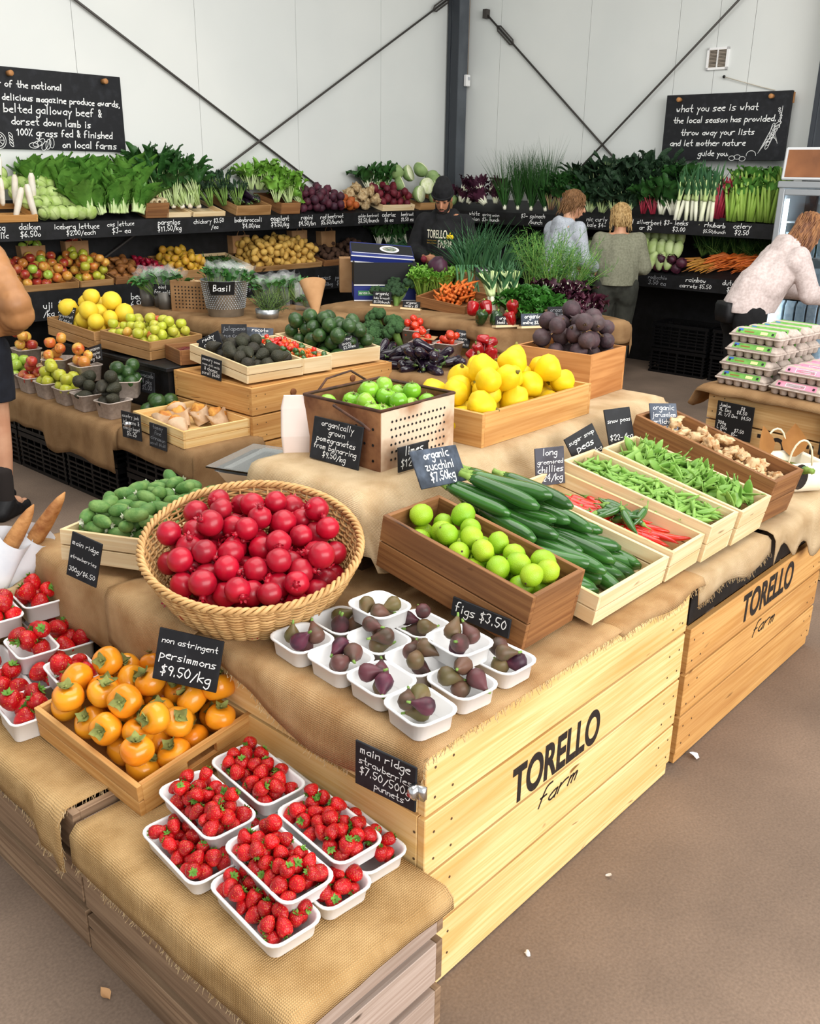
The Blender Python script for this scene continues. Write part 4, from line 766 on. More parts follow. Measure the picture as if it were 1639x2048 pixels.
for i in range(112):
    best = None; ri = .033*g.uniform(.92, 1.1)
    for _ in range(40):
        a, q = g.random()*6.283, math.sqrt(g.random()); lim = .175; x, y = q*lim*math.cos(a), q*lim*math.sin(a)
        lim = brad(.1)-ri-.012; x, y = q*lim*math.cos(a), q*lim*math.sin(a); z = .03+ri
        for px, py, pz, pr in B:
            d2 = (x-px)**2+(y-py)**2; s_ = (ri+pr)*.97
            if d2 < s_*s_: z = max(z, pz+math.sqrt(s_*s_-d2))
        k = z+.03*q*q
        if best is None or k < best[0]: best = (k, x, y, z)
    if best[3] < .19:
        B.append((*best[1:], ri)); pome.put(Mb @ Matrix.Translation(best[1:]) @ rmat(g) @ Matrix.Scale(ri/.038, 4), 'red pomegranate heaped in the round wicker basket', 'pomegranates in the basket')
# ------------------------------------------------------------------ feijoas, persimmons
MF = crate('pale pine slatted crate of green feijoas behind the wicker basket', 1.543, 2.301, .705, 26, 0, 4.9, .50, .30, .095, PINE2, 2, .012, ends=2)
heap(feij, MF, 120, (.021, .024), (-.235, .235, .015, .285), 'green feijoa heaped in the pine crate behind the basket', 'feijoas in the crate', .045, 15, .02, 'lie', scale=(.85, 1.02))
MP = crate('pine crate of persimmons with a cut handle hole, left of the strawberry trays', 1.106, 1.672, .405, 2.4, 3.9, -6, .375, .447, .092, HONEY, 2, .014, handle=True, ends=2)
heap(persim, MP, 41, (.037, .041), (-.175, .175, .012, .437), 'ripe orange persimmon in the pine crate', 'persimmons in the crate', .012, 18, .02, 'upish', scale=(1.0, 1.12), inset=.85, tries=80)
# ------------------------------------------------------------------ fig trays
FT = traymesh('fig_tray', .126, .142, .052, WPLAS, .03); g = random.Random(12)
figs = [(1.305, 1.140, 0, 'at the front corner of the pine bin, nearest the camera'), (1.33, 1.280, 0, 'second in the left column of trays, behind the corner tray'), (1.335, 1.418, 0, 'third in the left column of trays, with dark bent figs'), (1.335, 1.556, 0, 'at the far left of the trays beside the wicker basket'), (1.447, 1.140, 0, 'second along the front edge, with a yellow-green fig'), (1.452, 1.278, 0, 'in the middle of the trays, with an upright golden fig'), (1.462, 1.416, 0, 'in the middle row below the raised rear tray'), (1.468, 1.556, 0, 'half under the raised rear tray, beside the basket'), (1.596, 1.140, 0, 'right end of the front edge under the figs price sign'), (1.592, 1.400, 0, 'beside the brown lime crate at the rear'), (1.522, 1.212, .049, 'raised on the others beside the figs price sign'), (1.528, 1.478, .049, 'raised on the others at the rear')]
for x, y, dz, lab in figs:
    M = T(x, y, .693+dz, R(-7)+g.gauss(0, .04)); thing('food_tray', 'white tray of figs '+lab, 'tray', M, None, FT)
    heap(fig, M, 4, (.0205, .023), (-.046, .046, -.052, .052), 'fig in the white tray '+lab.split(',')[0], 'figs in the tray '+lab.split(',')[0], .008, int(x*1e4+y*977), .03, 'lie' if g.random() < .7 else 'upish', scale=(.9, 1.1))
# ------------------------------------------------------------------ strawberry trays (500 g) and tubs (300 g)
ST = traymesh('food_tray', .132, .24, .046, WPLAS, .026); ya = R(-5.5)
straws = [(.915, 1.206, 0, 30, 'lowest front tray, at the bottom of the group'), (.912, 1.452, 0, 24, 'lower left tray under the upper left one'), (1.052, 1.20, 0, 12, 'lower tray showing between the two front upper trays'), (1.050, 1.450, 0, 9, 'lower tray glimpsed in the gap between the upper trays'), (1.176, 1.215, 0, 18, 'lower tray at the far right against the pale bin'), (1.176, 1.462, 0, 10, 'lower tray mostly hidden at the rear against the bin'), (.985, 1.492, .047, 31, 'upper tray at the left beside the persimmon crate'), (.975, 1.232, .047, 31, 'upper tray in the front middle'), (1.135, 1.497, .047, 30, 'upper tray at the rear touching the persimmon crate corner'), (1.122, 1.238, .047, 31, 'upper tray at the right')]
for x, y, dz, n, lab in straws:
    M = T(x, y, .392+dz, ya); thing('food_tray', 'white tray of strawberries, '+lab, 'tray', M, None, ST)
    heap(strawb, M, {30: 34, 31: 36, 24: 30, 12: 14, 9: 5, 18: 18, 10: 7}[n], (.0145, .0165), {12: (-.052, .052, -.102, -.02), 18: (-.01, .052, -.102, .102)}.get(n, (-.052, .052, -.102, .102)), 'strawberry in the white tray, '+lab, 'strawberries, '+lab, .016, int(x*1e4+y*977), .006, 'rand', scale=(.86, 1.02), inset=.6, tries=80)
TT = traymesh('tub', .122, .158, .062, WPLAS, .022, .84)
tubs = [(.905, 2.185, 0, 8, 'lowest and nearest, left of the persimmon crate'), (.92, 2.345, 0, 7, 'second from the front at the left picture edge'), (.955, 2.51, 0, 5, 'at the left picture edge behind two others'), (1.035, 2.31, 0, 7, 'low one between two raised tubs'), (1.185, 2.47, 0, 8, 'low one beside the hanging hessian'), (1.19, 2.64, 0, 4, 'low one furthest back against the hessian'), (1.042, 2.175, .062, 8, 'raised one beside the persimmon crate'), (1.035, 2.395, .062, 9, 'raised one in the middle'), (1.03, 2.59, .1, 9, 'tall raised one cut by the left picture edge'), (1.165, 2.61, .1, 9, 'tall raised one at the rear beside the baguettes')]
for x, y, dz, n, lab in tubs:
    M = T(x, y, .408+dz, R(-8)); thing('food_tub', 'white tub of strawberries, '+lab, 'tub', M, None, TT)
    heap(strawb, M, max(3, n-2), (.022, .025), (-.05, .05, -.066, .066), 'large strawberry in the white tub, '+lab, 'strawberries, '+lab, .034, int(x*1e4+y*977), .01, 'rand', scale=(1.35, 1.6), inset=.8, tries=60)
# ------------------------------------------------------------------ baguettes in a striped sack
t = thing('striped_sack', 'rolled hessian sack with red stripes holding the baguettes', 'sack', T(1.03, 2.82, .41))
sk = weave('striped_sacking', 'A08660', 'DCCAA4', .006); b = MB()
P = [[(q[0]*(1+.04*math.sin(i*2+q[1]*20)), q[1], q[2]) for q in rrect(w_, l_, .07, z, 5)] for i, (w_, l_, z) in enumerate(((.26, .26, 0), (.30, .30, .05), (.31, .31, .12), (.33, .33, .165), (.31, .31, .185), (.26, .26, .17), (.25, .25, .03)))]
part('cloth', b.loft(P, capb=True), sk, t); P = [(p[0]*1.03, p[1]*1.03, .11) for p in rrect(.315, .315, .07, 0, 5)]
part('red_stripe', MB().tube(P, .012, 6, closed=True, flat=.4), mat('faded_red_stripe', 'C07868', 'D8A898', rough=.95, scale=50), t)
BAG = mat('baguette_crust', 'BC8650', '8E562A', rough=.7, scale=26, lo=.4, hi=.7, bump=.4, bscale=60)
for i, (x, y, rx, ry, lab) in enumerate(((.99, 2.79, -.1, .42, 'left one'), (1.055, 2.80, -.12, .47, 'right one, standing higher'))):
    M = T(x, y, .44) @ Matrix.Rotation(YAW-PI/2, 4, 'Z') @ Matrix.Rotation(ry+.12, 4, 'Y') @ Matrix.Rotation(-.25, 4, 'X')
    t = thing('baguette', 'crusty baguette in a white paper sleeve, '+lab, 'bread', M, 'baguettes in the sack'); Lb = .47+.04*i
    part('loaf', MB().tube([(0, 0, Lb*q) for q in (0, .2, .5, .75, .88, .95, 1)], [.024, .028, .029, .027, .021, .013, .002], 12, flat=.8), BAG, t)
    b = MB().grid(lambda u, v: ((.056+.007*math.sin(u*19+v*5))*math.cos(u*6.283), (.042+.006*math.sin(u*13+v*9))*math.sin(u*6.283), v*(.35+.02*math.sin(u*6.283))+.0), 20, 12); part('paper_sleeve', b, WPAPER, t)
# ------------------------------------------------------------------ enamel dish with glass lid, behind the basket
t = thing('enamel_dish', 'white enamel dish with glass sheets over it, between the basket and the pastries', 'dish', T(2.08, 2.60, .735, R(20)))
part('dish', MB().loft([rrect(.24, .2, .03, 0), rrect(.30, .26, .03, .06), rrect(.31, .27, .03, .062), rrect(.29, .25, .03, .058), rrect(.23, .19, .03, .006)]), WPLAS, t)
GLASS = mat('clear_glass', 'FFFFFF', rough=.03, trans=1., spec=.5); part('glass_lid', MB().box((.02, .02, .07), (.33, .29, .006)).box((-.03, -.05, .083), (.3, .25, .006)), GLASS, t, smooth=False)
# ------------------------------------------------------------------ handwritten price signs on the near stand
NS_ = 'small chalkboard sign reading '
sign('chalkboard sign for non astringent persimmons standing in the persimmon crate', ['non astringent', 'persimmons', '$9.50/kg'], 1.132, 1.775, 0.605, -57, -14, 7.5, 0.17, 0.134)
sign('chalkboard sign for 500g strawberry punnets clipped to the end of the pale pine bin', ['main ridge', 'strawberries', '$7.50/500g', ('   punnets', .8)], 1.183, 1.127, 0.579, -84, 0, 0.8, 0.16, 0.11, clip=1)
sign('chalkboard sign for 300g strawberries in front of the feijoa crate', ['main ridge', 'strawberries', '300g/$6.50'], 1.164, 2.308, 0.713, -73, -8.5, 10, 0.112, 0.134)
sign('narrow chalkboard sign for figs against the brown lime crate', [('figs $3.50', 1)], 1.690, 1.283, .738, -88, -7, 2, .182, .052)
sign('chalkboard sign for limes against the rusty tin', ['limes', '$12-/kg'], 2.038, 1.828, 0.96, 0.4, -3.3, 1.4, 0.139, 0.078)
sign('chalkboard sign for organically grown pomegranates against the rusty tin', ['organically', 'grown', 'pomegranates', 'from balnarring', '$9.50/kg'], 1.905, 2.045, .957, -84.9, -11, 1, .204, .135)
sign('dusty slate sign for organic zucchini leaning above the zucchini', ['organic', 'zucchini', '$7.50kg'], 1.965, 1.638, 0.969, 6.8, -30, 7.7, 0.22, 0.113, SLATEG, lw=.14)
sign('slate sign for long green and red chillies beside the zucchini', ['long', 'green+red', 'chillies', '$24/kg'], 2.482, 1.614, 0.852, -25.7, -11.9, 0, 0.11, 0.125, mat('grey_slate', '3A3840', '4A4A54', rough=.6, scale=20))
sign('tilted slate sign for sugar snap peas', ['sugar snap', 'peas', '$26.50/kg'], 2.746, 1.622, 0.877, -32.4, -13.5, -25.7, 0.121, 0.117)
sign('slate sign for snow peas behind the snow pea crate', ['snow peas', '$22-/kg'], 2.976, 1.634, 0.879, -25.4, -22, -1.9, 0.114, 0.143)
sign('bluish slate sign for organic jerusalem artichoke', ['organic', 'jerusalem', 'artichoke', ('   $11.50/kg', .8)], 3.104, 1.534, 0.926, -24.900, -25.000, 5.000, 0.120, 0.111, mat('blue_slate', '424956', '555D6A', rough=.6, scale=20))
# bits on the floor
for x, y, lab, m_, r_ in ((1.12, .95, 'brown dry leaf scrap on the floor at lower left', KRAFT, .012),):
    pass
t = thing('bread_crumb', 'small white crumb on the floor right of the pale bin', 'crumb', T(1.53, .968, 0), None, knob('crumb', WPLAS, .007, .4, 3, 8)); t.location.z = .006
t = thing('leaf_scrap', 'curled brown scrap on the floor at lower left', 'scrap', T(.755, 1.60, .003), None, me1('leaf_scrap', KRAFT, lambda b: b.leaf(Matrix(), .04, .012, .5, .4, .003, 4, 2)))
t = thing('paper_bag', 'plain pale paper bag standing behind the rusty tin, left of it', 'bag', T(1.93, 2.24, .95, R(-40))); part('bag', MB().loft([rrect(.10, .05, .008, 0), rrect(.11, .055, .01, .06), rrect(.105, .03, .008, .15), rrect(.085, .012, .004, .19), rrect(.07, .006, .002, .188)]), mat('pale_paper', 'E6D5CC', 'D9C6BC', rough=.8), t, smooth=False)
for x, y, lab, s_ in ((1.904, .972, 'small pale scrap on the floor beside the pale bin', 1.), (2.596, 1.03, 'white torn scrap on the floor at the joint of the two bins', 1.8)): thing('paper_scrap', lab, 'scrap', T(x, y, .003, x*5) @ Matrix.Scale(s_, 4), None, me1('paper_scrap', WPAPER, lambda b: b.leaf(Matrix(), .022, .009, .7, .4, .002, 3, 2)))
for o_ in bpy.data.objects:
    if o_.name.startswith('end_panel') and o_.parent and 'strawberry trays on it' in o_.parent.get('label', ''): o_.data.materials[0] = WHITEW
# ------------------------------------------------------------------ black plastic crates
def plastic_crate(label, x, y, z, yaw, W=.38, L=.58, h=.24, group=None):
    """ribbed vegetable crate: open slots between rails and posts"""
    t = thing('plastic_crate', label, 'crate', T(x, y, z, R(yaw)), group); b = MB(); th = .012
    rails = [(.0, .022), (.045, .012), (.075, .012), (.105, .012), (.135, .012), (.165, .012), (h-.035, .03)]
    for s in (-1, 1):
        for z0, hh in rails: b.box((s*(W/2-th/2), 0, z0+hh/2), (th, L, hh)).box((0, s*(L/2-th/2), z0+hh/2), (W-2*th, th, hh))
        for k in range(7): b.box((s*(W/2-th/2), -L/2+.02+k*(L-.04)/6, h/2-.006), (th*.8, .02 if k in (0, 3, 6) else .008, h-.02))
        for k in range(1, 5): b.box((-W/2+k*W/5, s*(L/2-th/2), h/2-.006), (.01, th*.8, h-.02))
    part('frame', b, CRATEB, t, smooth=False); part('base', MB().box((0, 0, .006), (W-.02, L-.02, .01)), CRATEB, t, smooth=False); return t
# ------------------------------------------------------------------ display racks along both walls
INK = CHALK
def rack(label, M, x0, x1, z, depth, slope, texts, face=.125, back=True, post=True, lean=None):
    t = thing('display_rack', label, 'shelf', M)
    e = part('edge_board', MB().box(((x0+x1)/2, -.012, z-face/2+.004), (x1-x0, .022, face)), BLACK, t, smooth=False)
    part('shelf_board', MB().box(((x0+x1)/2, depth/2, -.012), (x1-x0, depth, .02), T(0, 0, z, 0, slope)), BLACK, t, smooth=False)
    if lean: part('back_board', MB().box(((x0+x1)/2, depth-.01, lean/2), (x1-x0, .015, lean)), BLACK, t, smooth=False)
    for a, c, lines, *ink in texts:
        w_ = c-a; b = scribe(lines, w_, min(face-.015, .055*len(lines)+.02) if len(lines) > 1 else .065, 0, .12, int(a*91)+7, pad=.02)
        part('lettering', b, ink[0] if ink else INK, e, T((a+c)/2, -.0245, z-face+.012 if len(lines) > 1 else z-face*.75), smooth=False)
    return t
MLU = T(3.11, 6.86, 0, WA); MLM = T(3.49, 6.95, 0, WA); MRU = T(8.363, 4.967, 0, R(-90)+WA)
rack('upper black shelf along the left wall with chalk price lettering', MLU, -1.2, 5.75, 1.43, .50, .30, [(-.03, .10, ['/kg', 'arlic']), (.15, .38, ['daikon', '$6.50@']), (.45, .84, ['iceberg lettuce', ('   $2.00/each', .8)]), (.90, 1.15, ['cos lettuce', '$3- ea']), (1.36, 1.60, ['parsnips', '$11.50/kg']), (1.72, 2.05, ['chickory $3.50', ('      /ea', .8)]), (2.16, 2.48, ['babybroccoli', ('   $4.00/ea', .9)]), (2.53, 2.85, ['eggplant', '$9.50/kg']), (2.89, 3.17, ['rapini', '$4.50/bn']), (3.2, 3.52, ['red beetroot', '$5.50/bunch']), (3.72, 4.03, ['golden beetroot', '$8.50/bunch']), (4.06, 4.30, ['celeriac', '$6 ea']), (4.37, 4.57, ['beetroot', '$1.50 ea']), (4.9, 5.31, ['green cabbage', '$6.50ea $'])])
rack('lower black shelf along the left wall with chalk price lettering', MLM, -1.6, 5.25, .924, .46, .26, [(-.05, .04, ['uji', '/kg']), (.07, .22, ['$10-', '2kg bag']), (.27, .64, ['kalei $10-', '$5.50 /bag']), (.68, .88, ['beu', '6.50']), (1.97, 2.2, ['green beans'], CHALKG), (2.38, 2.69, ['nicolas', 'daisy 2kg bag']), (2.75, 3.06, ['sebagos', '$4/kg $7.50bag'], CHALKG), (3.09, 3.28, ['pontiacs', '$5.50'], CHALKG)], face=.22)
rack('upper black shelf along the right wall with chalk price lettering', MRU, -2.35, 1.62, 1.43, .52, .22, [(-1.73, -1.56, ['white', 'onion']), (-1.54, -1.31, ['spring onion', '$3- bunch']), (-1.05, -.72, ['$3- spinach', '   /bunch']), (-.28, .02, ['nic curly', 'kale $4-']), (.24, .57, ['d  silverbeet', 'ar $5']), (.58, .84, ['$3- leeks', '   $3.00']), (.98, 1.2, ['rhubarb', '$5.50/bunch']), (1.26, 1.43, ['celery', '$2.50'])], lean=.30)
rack('lower black shelf along the right wall with chalk price lettering', MRU, -2.35, 1.62, .93, .50, .32, [(-.33, -.04, ['/kg brussel']), (.48, .68, ['radicchio', '3.50 ea'], CHALKG), (.81, 1.13, ['rainbow', 'carrots $5.50']), (1.16, 1.52, ['dutch ca', '$3.50'])])
for nm, M, a, c, dpt in (('left', MLM, -1.6, 5.2, .42), ('right', MRU, -2.35, 1.62, .46)):
    t = thing('rack_back_panel', f'black panel behind and below the lower shelf on the {nm} wall', 'panel', M)
    part('panel', MB().box(((a+c)/2, dpt, .66), (c-a, .02, 1.32)), BLACK, t, smooth=False)
for k in range(4): plastic_crate(f'black plastic crate under the right shelf, {("top", "bottom")[k % 2]} of the {("left", "right")[k//2]} stack by the sage trousers', 8.55, 4.10-.62*(k//2), .0+.245*(1-k % 2), 0)
for k in range(3): plastic_crate(f'black plastic crate standing on the floor under the left wall shelf, {("left", "middle", "right")[k]} one', 5.0+.65*k, 7.12, 0, 90)
plastic_crate('black plastic crate on the left stack under the left wall shelf', 5.0, 7.12, .245, 90); t = plastic_crate('black plastic crate with a blue label under the right shelf', 8.55, 2.86, .0, 0); part('blue_label', MB().box((-.194, .05, .17), (.003, .16, .07)), mat('blue_label', '1C6FC4', rough=.5), t, smooth=False)
# ------------------------------------------------------------------ produce on the upper left shelf (local x along the shelf, y to the wall, sloping up)
SLU = MLU @ T(0, 0, 1.432, 0, .30); SLM = MLM @ T(0, 0, .926, 0, .26); SRU = MRU @ T(0, 0, 1.432, 0, .22); SRM = MRU @ T(0, 0, .932, 0, .32)
def stand(P, M, pts, label, group, lean=-.5, jit=.15, sc=(.9, 1.1), seed=1, yawj=3.14, lift=0.):
    """upright bunches leaning back towards the wall"""
    g = random.Random(seed); P = P if isinstance(P, list) else [P]
    for q in pts: g.choice(P).put(M @ Matrix.Translation((q[0], min(q[1], .34), (q[2] if len(q) > 2 else 0)+lift)) @ Matrix.Rotation(lean+g.gauss(0, jit*.5), 4, 'X') @ Matrix.Rotation(g.gauss(0, jit), 4, 'Y') @ Matrix.Rotation(g.uniform(-yawj, yawj), 4, 'Z') @ Matrix.Scale(g.uniform(*sc), 4), label, group)
UL = ' on the upper left shelf'
crate('low timber crate holding the white daikon'+UL, *(MLU @ Vector((0., 0.02, 1.438))), 1.33, 14, 0, .72, .3, .05, HONEY, 1)
g = random.Random(3)
stand(dk, SLU, [(-.28+.062*i+g.uniform(-.02, .02), .06+.11*(i % 2), .02+.05*(i % 2)) for i in range(12)], 'white daikon radish standing'+UL, 'daikon'+UL, -.25, .12, seed=3)
stand(dk, SLU, [(-.25+.07*i, .26, .16) for i in range(7)], 'white daikon radish standing'+UL, 'daikon'+UL, -.4, .3, seed=4)
for i in range(26):
    k = i // 6; iceb.put(SLU @ T(.42+.074*(i % 6)-.045*k-(.03 if k else 0), .05+.10*k, .055+.04*k) @ rmat(g) @ Matrix.Scale(g.uniform(.66, .82), 4), 'pale iceberg lettuce heaped'+UL, 'iceberg lettuces'+UL)
stand(cosl, SLU, [(.80+.105*i+g.uniform(-.02, .02), .05, .04) for i in range(5)]+[(.66+.11*i, .20, .07) for i in range(7)]+[(.5+.11*i, .36, .12) for i in range(9)], 'dark green cos lettuce standing'+UL, 'cos lettuces'+UL, -.42, .16, (1.0, 1.25), 5)
Mx = crate('brown box of parsnips'+UL, *(MLU @ Vector((1.40, 0.02, 1.438))), 1.33, 15, 0, .22, .40, .12, BROWNW, 1, .012, base=.03)
for i in range(16): pars.put(Mx @ T(-.08+.053*(i % 4), .02+.085*(i // 4), .125+.028*(i // 4), R(90)+g.uniform(-.2, .2), g.uniform(-.2, .2), g.uniform(-.2, .2)), 'cream parsnip end in the brown box'+UL, 'parsnips in the box'+UL)
for j, (a, lab) in enumerate(((1.57, 'chicory'), (1.93, 'chicory and baby broccoli'))): crate(f'low pale crate under the {lab}'+UL, *(MLU @ Vector((a, 0.02, 1.438))), 1.33, 14, 0, .34, .40, .04, PINE2, 1)
stand(chicory, SLU, [(1.52+.085*i, .10, .07) for i in range(5)]+[(1.46+.10*i, .26, .10) for i in range(5)], 'chicory bunch with pale stems'+UL, 'chicory bunches'+UL, -.65, .22, (1.0, 1.25), 6)
stand(babyb, SLU, [(1.86+.075*i, .12+.10*(i % 2), .06+.03*(i % 2)) for i in range(7)], 'baby broccoli bunch'+UL, 'baby broccoli bunches'+UL, -.75, .2, (1.0, 1.2), 7)
Me = crate('brown box of eggplants'+UL, *(MLU @ Vector((2.42, 0.02, 1.438))), 1.33, 14, 0, .40, 0.42, .085, TAN, 1, .012, base=.03)
heap(eggp, Me, 26, (.032, .037), (-.19, .17, .02, .40), 'glossy black eggplant in the box'+UL, 'eggplants in the box'+UL, .05, 21, .02, R(70), parts=True)
Mr = crate('small brown box of rapini'+UL, *(MLU @ Vector((2.86, 0.02, 1.438))), 1.33, 12, 0, .24, 0.4, .10, BROWNW, 1, .012)
stand(rapini, SLU, [(2.74+.075*i, .10+.12*(i % 2), .08+.03*(i % 2)) for i in range(5)]+[(2.62+.1*i, .34, .12) for i in range(4)], 'leafy rapini bunch'+UL, 'rapini bunches'+UL, -.5, .3, (1.05, 1.35), 8)
heap(rbeet, SLU, 70, (.034, .042), (3.02, 3.62, .01, .44), 'dark red beetroot heaped'+UL, 'red beetroots'+UL, 0, 22, .03, 'upish', parts=False)
heap(gbeet, SLU, 12, (.030, .036), (3.60, 3.82, .01, .3), 'orange golden beetroot'+UL, 'golden beetroots'+UL, 0, 23, .03, 'upish', parts=False)
heap(celc, SLU, 16, (.045, .055), (3.78, 4.18, .02, .40), 'knobbly celeriac'+UL, 'celeriac'+UL, 0, 24, .03, 'rand', parts=False)
Mb2 = crate('pale box of clean beetroots'+UL, *(MLU @ Vector((4.38, 0.02, 1.438))), 1.33, 14, 0, .5, 0.42, .06, PINE2, 1)
heap(rbeet2, Mb2, 40, (.038, .044), (-.24, .24, .02, .40), 'clean red beetroot in the pale box'+UL, 'beetroots in the pale box'+UL, .02, 25, .03, 'upish', parts=False)
Mk = crate('pale cardboard box under the halved cabbages'+UL, *(MLU @ Vector((5.0, 0.02, 1.438))), 1.33, 12, 0, .56, 0.4, .075, TAN, 1)
for i, (a, c_, z_, rx, ry) in enumerate(((4.72, .06, .16, 1.2, .2), (4.9, .14, .22, 1.0, -.5), (4.62, .26, .2, .9, .5), (5.02, .08, .12, 1.3, .3), (4.78, .32, .30, .9, -.3), (4.98, .34, .34, .7, .5), (5.14, .22, .17, 1.1, -.2))): cut.put(SLU @ T(a, c_, z_, .2*i, rx, ry), 'pale halved cabbage, cut face out'+UL, 'cabbage halves'+UL)
for i, (a, c_, z_) in enumerate(((5.18, .32, .26), (4.42, .38, .16), (5.3, .1, .09), (4.6, .36, .3))): cabg.put(SLU @ T(a, c_, z_, i), 'whole green cabbage'+UL, 'whole cabbages'+UL)
stand(silverb, SLU, [(4.22+.12*i, .42, .1) for i in range(3)], 'dark green leaves behind the beetroots'+UL, 'dark leaves behind the beetroots', -.4, .3, (.8, .9), 9)
# ------------------------------------------------------------------ lower left shelf
LL = ' on the lower left shelf'
def box_on(M0, a, W, L, h, lab, m=TAN, tilt=14, y=.02, base=0.): return crate(lab, *(M0 @ Vector((a, y, .926 if M0 is MLM else 1.435))), math.degrees(M0.to_euler().z), tilt, 0, W, L, h, m, 1, .01, base=base)
Ma = box_on(MLM, .02, .56, .42, .05, 'timber tray of red and yellow apples'+LL); heap([AO, AR, AO, AG], Ma, 74, (.034, .038), (-.27, .27, .02, .40), 'red and yellow apple heaped in the tray'+LL, 'apples in the tray'+LL, 0, 31, .04, 'upish', parts=False)
Ma = box_on(MLM, .46, .30, .42, .05, 'timber tray of yellow apples'+LL); heap([AO, AY, AO], Ma, 44, (.034, .038), (-.145, .145, .02, .40), 'blushed yellow apple in the tray beside the pears'+LL, 'yellow apples in the tray'+LL, 0, 32, .04, 'upish', parts=False)
Mp = box_on(MLM, .80, .34, .42, .06, 'brown tray of bosc pears'+LL, BROWNW); heap(pearB, Mp, 30, (.032, .036), (-.16, .16, .02, .40), 'russet brown pear in the tray'+LL, 'brown pears in the tray'+LL, 0, 33, .03, 'lie', parts=False)
Md = box_on(MLM, 1.08, .22, .42, .06, 'brown tray of radishes'+LL, BROWNW); heap(rad, Md, 34, (.021, .025), (-.10, .10, .02, .40), 'red radish in the tray'+LL, 'radishes in the tray'+LL, .02, 34, .02, 'rand', parts=False)
Mq = box_on(MLM, 1.40, .38, .42, .07, 'cardboard tray of yellow pears'+LL); heap(pearY, Mq, 56, (.031, .036), (-.18, .18, .02, .40), 'small yellow pear heaped in the tray'+LL, 'yellow pears in the tray'+LL, 0, 35, .05, 'upish', parts=False)
Mg = box_on(MLM, 1.84, .46, .42, .06, 'pale tray of green beans'+LL, PINE2); heap(bean, Mg, 130, (.010, .013), (-.22, .22, .03, .40), 'green bean heaped in the pale tray'+LL, 'green beans in the tray'+LL, .02, 36, .03, 'flat', parts=False, tries=10)
Mo = box_on(MLM, 2.52, .86, .42, .05, 'wide tray of washed potatoes'+LL); heap(pot, Mo, 170, (.031, .037), (-.42, .42, .02, .40), 'washed yellow potato heaped in the wide tray'+LL, 'potatoes in the wide tray'+LL, 0, 37, .03, 'rand', parts=False)
Mo = box_on(MLM, 3.16, .36, .42, .06, 'brown box of unwashed potatoes'+LL, BROWNW); heap(dpot, Mo, 44, (.028, .034), (-.17, .17, .02, .40), 'dark unwashed potato in the brown box'+LL, 'dark potatoes in the box'+LL, 0, 38, .03, 'rand', parts=False)
heap(dpot, SLM, 40, (.03, .036), (3.38, 3.85, .12, .42), 'dark earthy potato heaped right of the brown potato box', 'dark potatoes in the heap', 0, 39, .03, 'rand', parts=False)
heap(gal, SLM, 12, (.026, .03), (3.85, 4.15, .14, .42), 'white garlic bulb'+LL, 'garlic bulbs'+LL, 0, 40, .03, 'up', parts=False)
stand(sonion, SLM, [(4.2, .3, .03), (4.36, .34, .03), (4.52, .3, .03)], 'green onion bunch lying'+LL, 'green onion bunches'+LL, -.9, .5, (.7, .8), 41); stand(silverb, SLM, [(4.1+.15*i, .42, .05) for i in range(4)], 'dark leafy greens behind the staff member'+LL, 'dark greens'+LL, -.6, .3, (.7, .8), 42)
for i, (a, lab) in enumerate(((.12, 'with green apples'), (.5, 'with red apples'), (2.2, 'behind the potatoes, left'), (2.95, 'behind the potatoes, right'), (3.35, 'behind the dark potatoes'))):
    t = thing('paper_bag', f'brown paper carrier bag {lab}'+LL, 'bag', SLM @ T(a, .40, .05, 0, -.25)); part('bag', MB().loft([rrect(.2, .1, .01, 0), rrect(.2, .1, .012, .08), rrect(.21, .09, .01, .16+.02*(i % 2)), rrect(.2, .08, .01, .16), rrect(.19, .09, .01, .02)]), KRAFT, t, smooth=False)
    part('handle', MB().tube([(.05*math.cos(q), -.045, .15+.06*math.sin(q)) for q in (PI*k/8 for k in range(9))], .003, 5), KRAFT, t)
    if i < 2: heap([AG, AR][i], SLM @ T(a, .40, .05, 0, -.25), 4, (.034, .036), (-.1, .1, -.05, .05), 'apple in the paper bag '+lab, 'apples in the bag '+lab, .09, 45+i, .02, 'upish', parts=False)
# ------------------------------------------------------------------ upper right shelf
UR = ' on the upper right shelf'
trev = bunch('radicchio', 'radicchio', mat('treviso_leaf', '4A2036', '2E1626', rough=.45, rnd=.3, scale=18, c3='6A3A4E'), WHITS, 22, .13, .05, .034, .55, 97, .5, .012, .35, .008, kf=7, base=.015, sflat=1.6)
stand(trev, SRU, [(-2.05+.12*i, .08+.03*(i % 2), .06) for i in range(6)]+[(-2.0+.13*i, .24, .14) for i in range(5)], 'purple long-leaved radicchio'+UR+' beside the column', 'long radicchio'+UR, -.7, .5, (.9, 1.1), 50)
stand(chives, SRU, [(-1.30+.085*i, .06+.10*(i % 2), .05+.05*(i % 2)) for i in range(8)]+[(-1.25+.12*i, .30, .12) for i in range(4)], 'tall spring onion bunch'+UR, 'spring onion bunches'+UR, -.28, .10, (1.0, 1.25), 51)
stand(spinach, SRU, [(-.72+.11*i, .06, .03) for i in range(4)]+[(-.76+.12*i, .24, .10) for i in range(4)], 'spinach bunch with pink stems'+UR, 'spinach bunches'+UR, -.35, .2, (1.1, 1.3), 52)
stand(cavolo, SRU, [(-.62+.13*i, .34, .16) for i in range(4)]+[(-.32, .16, .05)], 'dark narrow-leaved kale bunch'+UR, 'narrow-leaved kale'+UR, -.35, .2, (1.0, 1.2), 53)
stand(kale, SRU, [(-.28+.14*i, .08, .02) for i in range(4)]+[(-.3+.15*i, .27, .12) for i in range(6)]+[(-.2+.16*i, .42, .22) for i in range(5)], 'dark curly kale bunch'+UR, 'curly kale bunches'+UR, -.3, .22, (.95, 1.15), 54)
